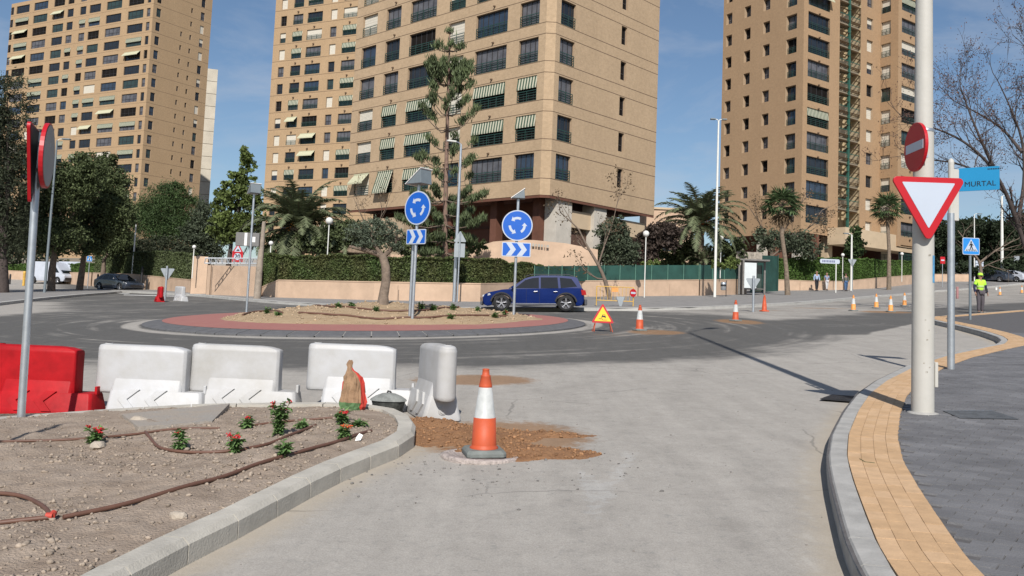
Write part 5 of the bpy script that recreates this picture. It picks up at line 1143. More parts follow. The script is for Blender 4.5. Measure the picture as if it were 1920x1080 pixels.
bx5(um-.16, um+.16, zlow, wt5, .04, .3, M_GRN5, 'green_mullion')
for k in range(-3, n5+2):
    z = zt5(k)-.55
    if z < zlow: continue
    bx5(us0+.02, us1-.02, z-.12, z+.12, .25, 1.3, M_LAND, 'landing')
    bx5(us0+.03, um-.2, z+1.2, z+1.28, .1, .16, M_GRN5, 'handrail'); bx5(um+.2, us1-.03, z+1.2, z+1.28, .1, .16, M_GRN5, 'handrail')
    for s0, s1 in ((us0+.04, um-.18), (um+.18, us1-.04)):
        mb = MB()
        for j in range(9): u = s0+(s1-s0)*(j+.5)/9; a = FE.pt(u-.04, z+.15, -.14); b = FE.pt(u+.04, z+.15, -.14); mb.add([a, b, (b[0], b[1], z+1.2), (a[0], a[1], z+1.2)], [(0, 1, 2, 3)])
        mb.build('balustrade', M_LAND, T5)
        a = FE.pt(s0, z+.1, -1.4); b = FE.pt(s1, z+.1+fh5*.8, -1.4); c = FE.pt(s1, z+.1+fh5*.8, -2.3); d = FE.pt(s0, z+.1, -2.3); mb = MB(); mb.add([a, b, c, d]+[(x, y, zz-.3) for x, y, zz in (a, b, c, d)], [(0, 1, 2, 3), (4, 5, 6, 7), (0, 1, 5, 4)]); mb.build('stair_flight', M_LAND, T5)
# wing with the second lit strip
pj = FE.pt(ue1, 0); FG = Face(pj[0], pj[1], 148.4); ug = FG.uz(1684, 150)[0]
# the return face stands in front: start it nearer
rg5 = holes_from(FG, [(1652, 1670, 84, 107)]); print('wing', rg5, ug)
p2_ = FG.pt(ug, 0); FH5 = Face(p2_[0], p2_[1], 54.); rh = holes_from(FH5, [(1691, 1722, 42, 66)])
colsG = [(rg5[0][0], rg5[0][1], k5(rg5[0]), k5(rg5[0])+1.9, 2, True, 'bed')]; hG = grid(FG, T5, colsG, zt5, range(-3, n5+2), rnd, .3)
wall_mesh(FG, 0, ug, zb5-.5, wt5, hG, M_BR3, parent=T5, depth=.35)
uh = FH5.uz(1737, 150)[0]; colsH = [(rh[0][0], rh[0][1], k5(rh[0]), k5(rh[0])+2.0, 4, True, 'main')]; hH = grid(FH5, T5, colsH, zt5, range(-3, n5+2), rnd, .3, styles={(0, -1): ('half', 2, None), (0, 0): (G_, 2, None), (0, 1): ('half', 2, None)})
wall_mesh(FH5, 0, uh, zb5-.5, wt5, hH, M_BR3, parent=T5, depth=.35)
for k in range(-3, n5+1):
    for F_, u_ in ((FE, (fr[0][0]+fr[0][1])/2), (FH5, (rh[0][0]+rh[0][1])/2)): mb = MB(); mb.cyl((0, 0, 0), (0, -.2, -.05), .13, .1, 7); mb.build('overflow_spout', M_JNT, T5, F_.pt(u_, zt5(k)-fh5*.24), F_.rz)
zg5 = gz(CR[0], CR[1])-1
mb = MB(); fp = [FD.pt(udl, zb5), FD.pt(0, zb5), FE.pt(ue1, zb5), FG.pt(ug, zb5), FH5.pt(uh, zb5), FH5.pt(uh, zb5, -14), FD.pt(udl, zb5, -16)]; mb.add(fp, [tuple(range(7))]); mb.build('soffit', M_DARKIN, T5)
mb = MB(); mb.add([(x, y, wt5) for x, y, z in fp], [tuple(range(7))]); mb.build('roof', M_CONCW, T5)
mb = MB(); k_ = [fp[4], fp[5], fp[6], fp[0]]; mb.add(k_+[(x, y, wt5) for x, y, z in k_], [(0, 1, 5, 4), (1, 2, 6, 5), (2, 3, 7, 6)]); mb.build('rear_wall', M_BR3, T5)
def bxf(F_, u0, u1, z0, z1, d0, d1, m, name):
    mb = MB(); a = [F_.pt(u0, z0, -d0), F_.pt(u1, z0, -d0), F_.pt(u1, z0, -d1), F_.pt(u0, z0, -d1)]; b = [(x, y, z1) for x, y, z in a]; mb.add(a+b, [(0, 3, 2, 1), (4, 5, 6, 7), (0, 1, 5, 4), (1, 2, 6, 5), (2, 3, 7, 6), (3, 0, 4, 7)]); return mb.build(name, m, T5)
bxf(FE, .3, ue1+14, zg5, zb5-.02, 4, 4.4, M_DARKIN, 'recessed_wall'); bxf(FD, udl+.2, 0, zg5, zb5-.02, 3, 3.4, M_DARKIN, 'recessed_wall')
for u in (udl+3, udl*.5, -1.2): bxf(FD, u-.5, u+.5, zg5, zb5-.02, .4, 1.4, M_CONCW, 'pier')
for u in (us0-1, us1+.6): bxf(FE, u-.5, u+.5, zg5, zb5-.02, .4, 1.4, M_CREAM, 'pier')
bxf(FE, us0-2.2, ue1+4.5, zb5-1.15, zb5+1.0, -2.6, -.03, M_CREAM, 'entrance_canopy')
finish(T5)
# low pink house glimpsed between the near block and the date palm
q = D(1232, 395, 92.); hs5 = thing('low_building', 'low salmon building with a flat roof glimpsed right of the nearest block', 'house', (q[0]+1.5, q[1]+3, gz(q[0], q[1])))
zt = D(1250, 392, 92.)[2]-hs5.location[2]; mb = MB(); mb.box((0, 0, zt/2), (5, 5, zt)); mb.build('wall', M_PINK, hs5); mb = MB(); mb.box((0, 0, zt+.1), (5.3, 5.3, .2)); mb.build('roof', M_CREAM, hs5)
for k in range(1): mb = MB(); mb.box((0, -2.52, zt*.55), (1.5, .1, 1.3)); mb.build('window', M_GL[0], hs5)
# ---------------------------------------------------------------- vegetation
def leafm(name, c, isl=.4, tr=.22, c2=None): return mat(name, c, .65, .35, .5, island=isl, trans=tr, col2=c2, spec=.25)
M_BARK = mat('bark', (.17, .13, .10), .95, .3, 5, .6, 25); M_BARKD = mat('dark_bark', (.07, .055, .05), .95, .3, 5, .5, 25); M_PBARK = mat('palm_bark', (.20, .155, .115), .95, .35, 7, .8, 18)
L_FIC = leafm('ficus_leaf', (.095, .12, .052)); L_DRK = leafm('dark_needle', (.05, .06, .034)); L_PIN = leafm('pine_needle', (.062, .10, .035)); L_OLV = leafm('olive_leaf', (.085, .105, .065)); L_LIM = leafm('light_leaf', (.13, .17, .05)); L_HDG = leafm('hedge_leaf', (.07, .115, .035), c2=(.10, .10, .04)); L_HD2 = leafm('bright_hedge_leaf', (.085, .15, .035)); L_ARA = leafm('araucaria_needle', (.10, .13, .06)); L_PAL = leafm('palm_leaflet', (.15, .175, .095), .3); L_WAS = leafm('fan_palm_leaf', (.085, .13, .055), .35); L_DRY = leafm('dry_leaf', (.20, .14, .085), .35); L_PUR = leafm('purple_leaf', (.075, .055, .045), .4); L_BAK = leafm('far_pine_leaf', (.028, .042, .02))
def leaf_cloud(C, size, rng, flat=.0, asp=.55):
    n = len(C); a = rng.normal(size=(n, 3)); a /= np.linalg.norm(a, axis=1)[:, None]; b = rng.normal(size=(n, 3)); b[:, 2] *= (1-flat); b -= a*(a*b).sum(1)[:, None]; b /= np.linalg.norm(b, axis=1)[:, None]+1e-9
    s = size*rng.uniform(.6, 1.3, (n, 1)); a = a*s/2; b = b*s*asp/2
    V = np.stack([C-a, C+b, C+a, C-b], 1).reshape(-1, 3); return V, np.arange(4*n).reshape(n, 4)
def crown_points(blobs, n, rng, clump=.35, fill=.35, gap=.0):
    """leaf positions: clumps spread through ellipsoids (cx,cy,cz,rx,ry,rz)"""
    vol = np.array([b[3]*b[4]*b[5] for b in blobs])**.75; vol /= vol.sum(); out = []
    for b, w in zip(blobs, vol):
        m = max(8, int(n*w)); nc = max(6, m//38); d = rng.normal(size=(nc, 3)); d /= np.linalg.norm(d, axis=1)[:, None]
        r = np.where(rng.random(nc) < fill, rng.random(nc)**.5*.8, rng.uniform(.72, 1.06, nc)); cc = d*r[:, None]*np.array(b[3:6])+np.array(b[:3])
        k = rng.integers(0, nc, m); cs = clump*min(b[3:6])*rng.uniform(.5, 1.3, nc)
        out.append(cc[k]+rng.normal(size=(m, 3))*cs[k][:, None]*np.array([.5, .5, .38]))
    return np.concatenate(out)
def px_blobs(base, Y, ells, depth=.8):
    k = Y/F; res = []
    for (px, py, rx, ry) in ells:
        q = D(px, py, Y+random.uniform(-.4, .4)*rx*k*depth); res.append((q[0]-base[0], q[1]-base[1], q[2]-base[2], rx*k, max(rx, ry)*k*depth*.9, ry*k))
    return res
_s = [100]
def tree(name, label, cat, Y, base_px, ells, n, leaf, lm, trunk=(.25, .12), bark=M_BARK, limbs=True, clump=.38, fill=.35, group=None, bpy_=None, tw=None, asp=.55, trunkpath=None):
    _s[0] += 1; rng = np.random.default_rng(_s[0]); q = D(base_px, 500, Y); b = np.array([q[0], q[1], gz(q[0], q[1])])
    t = thing(name, label, cat, tuple(b), 0, group); bl = px_blobs(b, Y, ells)
    C = crown_points(bl, n, rng, clump, fill); C = C[C[:, 2] > .15]; V, Fq = leaf_cloud(C, leaf, rng, asp=asp); put('crown', fast_mesh('crown', V, Fq, lm), t)
    if trunk:
        top = max(x[2] for x in bl); cz = np.mean([x[2] for x in bl]); cx = np.mean([x[0] for x in bl])
        mb = MB(); fork = min(cz*.55, max(1.6, min(x[2]-x[5] for x in bl)*1.05))
        pts = trunkpath or [(0, 0, -.1), (random.uniform(-.1, .1), 0, fork*.5), (cx*.12, 0, fork)]
        mb.tube(pts, [trunk[0]*1.15, trunk[0], trunk[1]*1.1], 10); mb.build('trunk', bark, t)
        if limbs:
            o = pts[-1]
            for x in bl[:9]:
                mb = MB(); e = (x[0], x[1], x[2]+x[5]*.3); m_ = tuple((o[i]*.5+e[i]*.5)+random.uniform(-.3, .3) for i in range(3)); mb.tube([o, m_, e], [trunk[1]*.85, trunk[1]*.5, .03], 7); mb.build('limb', bark, t)
    return t
tree('casuarina_tree', 'very dark feathery tree filling the left edge of the picture', 'tree', 60, 8, [(12, 200, 42, 60), (0, 280, 50, 80), (22, 330, 45, 70), (-40, 240, 50, 90), (10, 430, 55, 60), (-50, 400, 60, 80)], 34000, .26, L_DRK, (.4, .25), M_BARKD, clump=.42, asp=.3)
tree('ficus_tree', 'broad dark leafy tree behind the leaning sign post, left of the car', 'tree', 66, 100, [(78, 400, 42, 44), (125, 352, 50, 50), (165, 320, 34, 34), (110, 440, 48, 32), (70, 450, 30, 25)], 34000, .22, L_FIC, (.26, .17), group='leafy street trees along the left pavement')
tree('ficus_tree', 'leafy street tree with its crown peaking left of the left tower corner', 'tree', 70, 152, [(195, 350, 44, 44), (180, 400, 48, 44), (220, 400, 34, 40), (160, 450, 42, 28), (205, 300, 18, 14)], 34000, .22, L_FIC, (.24, .15), group='leafy street trees along the left pavement')
tree('ficus_tree', 'small street tree with a pale forked trunk behind the dark car', 'tree', 78, 193, [(195, 455, 34, 26), (225, 450, 26, 24), (210, 425, 26, 20)], 12000, .21, L_FIC, (.22, .14), group='leafy street trees along the left pavement')
tree('pine_tree', 'round-topped bright green pine in front of the left tower', 'tree', 86, 300, [(318, 372, 44, 32), (290, 398, 50, 34), (345, 400, 42, 34), (260, 410, 34, 28), (310, 430, 62, 34), (330, 350, 20, 12)], 36000, .24, L_PIN, (.3, .2), fill=.5, asp=.3)
tree('leafy_tree', 'dull olive tree between the pine and the airy tall tree', 'tree', 84, 385, [(385, 420, 30, 38), (365, 450, 34, 30), (400, 460, 26, 30)], 14000, .23, L_OLV, (.2, .1))
tree('leafy_tree', 'tall airy tree with yellow-green leaves against the sky left of the palm', 'tree', 62, 430, [(458, 288, 15, 20), (466, 320, 20, 22), (438, 335, 20, 22), (450, 365, 38, 26), (420, 385, 26, 26), (470, 400, 30, 28), (425, 425, 38, 26), (460, 440, 36, 22), (408, 360, 9, 9)], 13000, .26, L_LIM, (.2, .12), M_BARKD, clump=.34, fill=.3)
tree('shrub_mass', 'dark evergreen shrubs behind the left garden wall below the pine', 'shrub', 82, 300, [(255, 480, 40, 30), (300, 478, 46, 34), (340, 486, 30, 30), (235, 455, 30, 24)], 20000, .2, L_DRK, None)
tree('shrub_mass', 'dark shrubs between the canary palm and the garden lamp with the large globe', 'shrub', 58.5, 620, [(600, 452, 44, 26), (650, 445, 34, 30), (690, 452, 34, 24), (520, 462, 26, 20)], 11000, .24, L_FIC, None)
tree('shrub_mass', 'dense dark bushes under the araucaria behind the clipped hedge', 'shrub', 59, 820, [(800, 455, 30, 24), (760, 462, 24, 20), (850, 448, 24, 20), (880, 462, 24, 14), (905, 458, 16, 8)], 7000, .22, L_FIC, None)
tree('bushy_tree', 'olive-green bushy tree right of the nearest block corner above the green fence', 'tree', 63, 1150, [(1150, 440, 30, 28), (1170, 470, 30, 26), (1138, 478, 24, 22), (1160, 415, 14, 12)], 14000, .19, L_OLV, (.1, .07))
tree('purple_shrub', 'purple-leaved shrub behind the globe lamp right of the bushy tree', 'shrub', 68, 1225, [(1222, 450, 26, 24), (1250, 440, 30, 26), (1210, 478, 22, 18)], 8000, .26, L_PUR, (.08, .06))
tree('shrub_mass', 'dark undergrowth below the date palm behind the green fence', 'shrub', 71, 1300, [(1290, 478, 34, 26), (1330, 485, 28, 22), (1250, 488, 30, 16), (1370, 472, 24, 30)], 11000, .26, L_FIC, None)
tree('shrub_mass', 'yellow-green low bushes spilling over the green fence', 'shrub', 64.5, 1230, [(1225, 496, 22, 9), (1355, 495, 26, 9), (1375, 490, 12, 8), (1180, 498, 12, 8)], 3500, .2, L_LIM, None)
tree('cypress_tree', 'small dark conical tree in front of the right tower entrance', 'tree', 92, 1605, [(1605, 462, 16, 26), (1605, 440, 13, 20), (1598, 470, 14, 18)], 6000, .28, L_PIN, (.1, .06), fill=.6)
tree('shrub_mass', 'dusty tangled shrub behind the bus shelter by the fan palm', 'shrub', 84, 1450, [(1440, 450, 26, 24), (1490, 455, 30, 24), (1520, 468, 22, 16)], 4500, .26, L_OLV, None, clump=.5)
# far pines at the right
for i, (px, ells, lb) in enumerate(((1775, [(1772, 455, 32, 34), (1790, 440, 24, 24), (1760, 480, 26, 26)], 'dark pine behind the galvanised post at the right, leftmost of the far pines'),
        (1830, [(1828, 440, 34, 30), (1845, 470, 34, 30), (1815, 480, 30, 26)], 'dark far pine directly above the pedestrian crossing sign'), (1880, [(1875, 440, 34, 28), (1895, 470, 34, 32), (1865, 485, 26, 24)], 'dark far pine behind the tall thin lamp post at the right'), (1930, [(1925, 432, 38, 32), (1935, 475, 40, 36)], 'dark far pine cut off by the right edge'), (1990, [(1985, 440, 50, 40), (1990, 480, 50, 30)], 'dark far pine just outside the right edge'))):
    tree('pine_tree', lb, 'tree', 112+3*(i % 2), px, ells, 15000, .42, L_BAK, (.35, .25), M_BARKD, fill=.55, group='dark pines beyond the road', clump=.45)
tree('shrub_mass', 'dark green bushes behind the far garden wall at the right', 'shrub', 108, 1800, [(1760, 505, 30, 16), (1830, 506, 50, 14), (1900, 503, 50, 16), (1720, 505, 20, 14)], 9000, .35, L_BAK, None)
# far tree line closing the horizon on both sides (outside the frame too)
def treeline(label, pts, h, n, lm, size=.8):
    _s[0] += 1; rng = np.random.default_rng(_s[0]); pts = np.array(pts, float); k = rng.random(n)*(len(pts)-1); i = k.astype(int); f = (k-i)[:, None]; q = pts[i]*(1-f)+pts[i+1]*f
    hh = h*(.55+.6*fbm(q[:, 0], q[:, 1], .06, 30)); z = rng.random(n)**.6*hh; C = np.stack([q[:, 0]+rng.normal(size=n)*2, q[:, 1]+rng.normal(size=n)*4, gz(q[:, 0], q[:, 1])+z], 1)
    V, Fq = leaf_cloud(C, size, rng); o = put('distant_trees', fast_mesh('distant_trees', V, Fq, lm)); o['label'] = label; return kind(o, 'stuff')
treeline('far dark trees closing the left side street', [(-130, 120), (-90, 125), (-62, 118)], 9, 16000, L_DRK)
treeline('far dark trees at the right end of the road', [(60, 128), (85, 122), (130, 110), (160, 90)], 8, 26000, L_BAK)
# ---- branch trees
def branches(mb, p, d, L_, r, lvl, rng, tips, up=.15, spread=.55, seg=3):
    pts = [p]; q = Vector(p); dd = Vector(d).normalized()
    for i in range(seg):
        dd = (dd+Vector(rng.normal(0, .16, 3))+Vector((0, 0, up*.3))).normalized(); q = q+dd*L_/seg; pts.append(tuple(q))
    rs = [max(.006, r*(1-.45*i/seg)) for i in range(seg+1)]; mb.tube(pts, rs, 5 if lvl else 4, cap=False)
    if lvl <= 0: tips.append(pts[-1]); tips.append(pts[-2]); return
    for k in range(rng.integers(2, 4)):
        i = rng.integers(1, seg+1); nd = (dd+Vector(rng.normal(0, spread, 3))+Vector((0, 0, up))).normalized(); branches(mb, pts[i], nd, L_*rng.uniform(.6, .85), rs[i]*.62, lvl-1, rng, tips, up, spread, seg)
def bare_tree(name, label, Y, base, stems, leafmat, nleaf, lsize, r0=.1, lvl=3, L0=1.5, bark=M_BARKD, z0=None, every=1, sd=3, up=.15, spread=.55, jit=.12):
    rng = np.random.default_rng(sd); q = D(base[0], 500, Y) if z0 is None else z0; b = np.array([q[0], q[1], gz(q[0], q[1])]); t = thing(name, label, 'tree', tuple(b)); mb = MB(); tips = []; tr = MB()
    for (pl_, ra, rb_) in stems:
        P3 = [D(px, py, Y+dy)-b for (px, py, dy) in pl_]; P3 = smooth_line([tuple(p) for p in P3], .5, 2); n = len(P3); rs = [ra+(rb_-ra)*i/(n-1) for i in range(n)]
        tr.tube([tuple(p) for p in P3], rs, 9)
        for i in range(max(2, int(n*.28)), n, every):
            d = P3[min(n-1, i)]-P3[max(0, i-1)]; nd = d/np.linalg.norm(d)+rng.normal(0, .6, 3)+np.array([0, 0, .2]); branches(mb, tuple(P3[i]), tuple(nd), L0*rng.uniform(.6, 1.2)*(1 if rb_ < .05 else .9), max(.012, rs[i]*.5), lvl-1, rng, tips, up, spread)
        branches(mb, tuple(P3[-1]), tuple(P3[-1]-P3[-2]), L0, rb_, lvl-1, rng, tips, up, spread)
    tr.build('trunk', bark, t); mb.build('branches', bark, t)
    if nleaf:
        T = np.array(tips); k = rng.integers(0, len(T), nleaf); C = T[k]+rng.normal(0, jit, (nleaf, 3)); V, Fq = leaf_cloud(C, lsize, rng); kind(put('leaf_tufts', fast_mesh('leaf_tufts', V, Fq, leafmat), t), 'stuff')
    return t
bare_tree('melia_tree', 'large nearly leafless tree arching over the upper right of the picture', 40, (1935, 0), [([(1955, 600, 0), (1944, 520, 0), (1908, 418, 0)], .15, .12), ([(1908, 418, 0), (1882, 350, -.5), (1850, 300, -1), (1805, 262, -1.5), (1755, 240, -1.5), (1700, 228, -2)], .10, .02), ([(1886, 362, 0), (1850, 330, 1), (1800, 305, 1.5), (1750, 300, 2), (1700, 296, 2)], .08, .015), ([(1908, 418, 0), (1922, 340, .5), (1918, 260, .5), (1890, 190, 0), (1870, 150, 0)], .10, .02), ([(1922, 330, 1), (1950, 260, 1), (1960, 160, 0), (1930, 100, 0)], .09, .02), ([(1868, 325, -.5), (1840, 265, -1), (1815, 205, -1), (1800, 160, -1)], .08, .02), ([(1916, 285, 0), (1880, 240, 1.5), (1840, 215, 2), (1790, 190, 2)], .08, .02)], leafm('seed_cluster', (.15, .085, .065), .4), 7000, .085, lvl=4, L0=1.15, sd=5, up=.22, spread=.55, every=1, jit=.13)
bare_tree('leaning_tree', 'thin leaning street tree with a few reddish leaves right of the blue car', 54, (1145, 0), [([(1145, 568, 0), (1137, 530, 0), (1122, 495, 0), (1100, 462, 0), (1085, 430, 0)], .14, .05), ([(1122, 495, 0), (1135, 455, 0), (1148, 420, 0)], .06, .03)], leafm('reddish_leaf', (.12, .085, .05)), 420, .17, lvl=3, L0=1.6, bark=M_BARK, sd=8, every=4, jit=.2)
bare_tree('bare_tree', 'brown twiggy tree beside the first fan palm', 88, (1440, 0), [([(1450, 520, 0), (1445, 470, 0), (1430, 430, 0)], .16, .06), ([(1448, 480, 0), (1500, 440, 0), (1525, 420, 0)], .1, .05), ([(1445, 470, 0), (1475, 425, 0), (1490, 400, 0)], .1, .05)], L_DRY, 1800, .22, lvl=3, L0=2.6, bark=M_BARK, sd=12, every=3, jit=.3)
bare_tree('bare_tree', 'leafless tree among the far pines behind the crossing sign', 98, (1835, 0), [([(1840, 520, 0), (1838, 490, 0), (1820, 470, 0)], .2, .08), ([(1838, 492, 0), (1865, 470, 0), (1885, 460, 0)], .14, .06)], None, 0, .1, lvl=3, L0=2.6, bark=M_BARK, sd=14, every=2)
bare_tree('bare_tree', 'bare thin twigs behind the island olive tree', 60, (700, 0), [([(690, 500, 0), (692, 440, 0), (680, 410, 0)], .06, .03), ([(692, 450, 0), (715, 405, 0)], .05, .03)], L_DRY, 250, .12, lvl=3, L0=1.6, bark=M_BARK, sd=15, every=2, up=.5)
# ---- olive tree on the island
x, y, z = hit_mound(718, 570); ol = thing('olive_tree', 'thick-trunked pollarded olive tree on the roundabout mound', 'tree', (x, y, z-.05)); rng = np.random.default_rng(77)
W_ = lambda px, py, dy=0: tuple(D(px, py, y+dy)-np.array([x, y, z-.05]))
mb = MB(); mb.tube([W_(718, 574), W_(719, 555), W_(724, 525), W_(723, 500), W_(717, 478)], [.21, .16, .145, .14, .13], 14); mb.build('trunk', mat('olive_bark', (.20, .155, .12), .95, .3, 6, 1., 14), ol)
for pl_, r in ((((717, 480), (690, 470), (655, 462)), .10), (((717, 480), (700, 455), (695, 430)), .08), (((718, 482), (740, 462), (745, 430)), .09), (((745, 450), (765, 440), (770, 425)), .05)):
    mb = MB(); mb.tube([W_(*a) for a in pl_], [r, r*.8, r*.45], 8); mb.build('limb', M_BARK, ol)
bl = px_blobs(np.array([x, y, z-.05]), y, [(700, 432, 30, 22), (672, 440, 26, 18), (735, 438, 24, 26), (690, 458, 28, 14), (745, 462, 16, 10), (715, 420, 18, 14)])
C = crown_points(bl, 6500, rng, .42, .4); V, Fq = leaf_cloud(C, .10, rng, asp=.35); put('crown', fast_mesh('crown', V, Fq, leafm('olive_foliage', (.10, .125, .085), .35, .15)), ol)
# ---- araucaria
def araucaria():
    Y = 58.; b0 = D(838, 500, Y); b = np.array([b0[0], b0[1], gz(b0[0], b0[1])]); t = thing('araucaria_tree', 'tall tiered araucaria in front of the nearest apartment block', 'tree', tuple(b)); k = Y/F
    W2 = lambda px, py: D(px, py, Y)-b
    mb = MB(); mb.tube([tuple(W2(*a)) for a in ((836, 500), (834, 440), (836, 350), (839, 220), (842, 120), (844, 45))], [.20, .17, .145, .11, .07, .025], 12); mb.build('trunk', mat('araucaria_bark', (.20, .13, .10), .9, .3, 5, .6, 20), t)
    rng = np.random.default_rng(31); br = MB(); LC = []
    for (py, r, n, rise, dens) in ((62, 8, 5, .25, .25), (95, 26, 6, .3, .45), (140, 40, 9, .6, 1.0), (160, 44, 8, .65, .85), (186, 42, 5, .75, .5), (216, 48, 5, .8, .45), (246, 58, 5, .7, .42), (280, 52, 4, .4, .22), (316, 70, 6, .35, .42), (340, 50, 4, .3, .25), (376, 82, 8, .15, .85), (402, 50, 5, .1, .35), (422, 84, 9, .1, 1.05), (450, 62, 8, .0, .9), (474, 50, 7, -.05, .7)):
        px = 839+(200-py)*.022; c = W2(px, py)
        for i in range(n):
            a = 2*math.pi*(i+rng.uniform(-.25, .25))/n+py; R_ = r*k*rng.uniform(.75, 1.08); d = np.array([math.cos(a), math.sin(a)]); pts = []
            for s in (0, .35, .7, 1.): pts.append((c[0]+d[0]*R_*s, c[1]+d[1]*R_*s, c[2]+R_*rise*(s**2.0)-R_*.10*math.sin(s*3.1)))
            br.tube(pts, [.045, .035, .025, .012], 5, cap=False)
            m = int(260*dens*min(1.3, r/45)); s = 1-rng.random(m)**1.5*(.42 if dens > .6 else .24); s3 = np.clip(s*3, 0, 2.999); ii = s3.astype(int); PT = np.array(pts); q = PT[ii]*(1-(s3-ii))[:, None]+PT[np.minimum(ii+1, 3)]*(s3-ii)[:, None]
            q = q+rng.normal(0, .13, (m, 3))*np.array([1, 1, .6]); q[:, 2] += .1; LC.append(q)
    br.build('branches', M_BARK, t); C = np.concatenate(LC); n = len(C)
    # upright needle tufts
    a = np.stack([rng.normal(0, .35, n), rng.normal(0, .35, n), np.ones(n)], 1); a /= np.linalg.norm(a, axis=1)[:, None]; bb = rng.normal(size=(n, 3)); bb -= a*(a*bb).sum(1)[:, None]; bb /= np.linalg.norm(bb, axis=1)[:, None]; L_ = rng.uniform(.3, .55, (n, 1))
    V = np.stack([C-a*L_*.3, C+bb*.035, C+a*L_*.7, C-bb*.035], 1).reshape(-1, 3); put('needles', fast_mesh('needles', V, np.arange(4*n).reshape(n, 4), L_ARA), t)
araucaria()
# ---- palms
def frond(rng, base, az, el, L_, droop, lw, nl, leaf_l):
    """returns rachis points and leaflet quads"""
    d = np.array([math.cos(az), math.sin(az), 0]); pts = []; n = 10; a = el; p = np.array(base, float)
    for i in range(n+1): pts.append(p.copy()); p = p+(d*math.cos(a)+np.array([0, 0, math.sin(a)]))*L_/n; a -= droop/n*(1.4*i/n+.3)
    pts = np.array(pts); side = np.array([-d[1], d[0], 0]); V = []
    for j in range(nl):
        s = .12+.88*j/nl; f = s*n; i = min(n-1, int(f)); q = pts[i]*(1-(f-i))+pts[i+1]*(f-i); tg = pts[i+1]-pts[i]; tg /= np.linalg.norm(tg); up = np.cross(tg, side); w = leaf_l*math.sin(math.pi*min(1, .15+s*.85))**.6
        for sg in (-1, 1):
            dr = side*sg*.8+tg*.55-up*(-.25)*0+np.array([0, 0, -.18-.15*rng.random()])+rng.normal(0, .1, 3); dr /= np.linalg.norm(dr); e = q+dr*w*rng.uniform(.8, 1.1); V += [q-tg*lw/2, q+tg*lw/2, e+tg*lw*.1, e-tg*lw*.1]
    return pts, V
def palm(label, px, py, Y, R_, nf, trunk, tpx, tz, group=None, droop=1.9, nl=52, hue=L_PAL, sd=1, date=True):
    rng = np.random.default_rng(sd); c = D(px, py, Y); b0 = D(tpx, 500, Y); b = np.array([b0[0], b0[1], gz(b0[0], b0[1])]); t = thing('palm_tree', label, 'palm tree', tuple(b), 0, group); cc = c-b
    mb = MB(); n = 14; pts = [(cc[0]*(i/n)**1.2, cc[1]*(i/n), -.1+(cc[2]+.1)*i/n) for i in range(n+1)]; mb.tube(pts, [trunk*(1.15 if i == 0 else 1)*(1.07 if i % 2 else .95) for i in range(n+1)], 14); mb.build('trunk', M_PBARK, t)
    if date: mb = MB(); mb.lathe([(trunk*.9, -.9), (trunk*1.7, -.4), (trunk*1.9, 0), (trunk*1.2, .35), (.05, .5)], 14, tuple(cc)); mb.build('crown_base', M_PBARK, t)
    V = []; rach = MB()
    for i in range(nf):
        az = i*2.39996+rng.uniform(-.2, .2); f = i/nf; el = rad(82-100*f+rng.uniform(-8, 8)); L_ = R_*rng.uniform(.9, 1.12)
        pts, v = frond(rng, cc, az, el, L_, droop*rng.uniform(.8, 1.15), .10, nl, R_*.17); V += v; rach.tube([tuple(p) for p in pts[::2]], [.035, .03, .025, .02, .014, .008], 4, cap=False)
    rach.build('frond_stem', M_BARK, t); V = np.array(V); put('fronds', fast_mesh('fronds', V, np.arange(len(V)).reshape(-1, 4), hue), t)
    return t, cc, rng
k = 60/F
t, cc, rng = palm('thick canary palm with arching fronds behind the clipped hedge, left of centre', 560, 430, 60, 4.2, 84, .42, 560, 0, sd=4, group='feather palms')
mb = MB()
for i in range(60): mb.ico((cc[0]-.3+rng.normal(0, .22), cc[1]-.6+rng.normal(0, .1), cc[2]-.15+rng.normal(0, .3)), .06, 1)
mb.build('fruit_cluster', mat('orange_fruit', (.55, .24, .04), .7, .2), t)
t, cc, rng = palm('date palm with grey-green fronds and orange fruit left of the tall white lamp post', 1313, 422, 70, 4.3, 66, .26, 1318, 0, sd=6, group='feather palms')
for (dx, dz) in ((-.35, .2), (.45, -.1)):
    mb = MB()
    for i in range(70): mb.ico((cc[0]+dx+rng.normal(0, .16), cc[1]-.5+rng.normal(0, .1), cc[2]+dz+rng.normal(0, .28)), .06, 1)
    mb.build('fruit_cluster', mat('orange_dates', (.60, .18, .05), .7, .2) if dx < 0 else bpy.data.materials['orange_dates'], t)
palm('low cycad-like palm in the undergrowth beneath the date palm', 1318, 490, 69, 1.9, 22, .2, 1318, 0, sd=9, group='feather palms', date=False, nl=22)
palm('small shaggy palm to the right of the canary palm', 640, 458, 59.5, 2.3, 30, .22, 640, 0, sd=10, group='feather palms', date=False, nl=26)
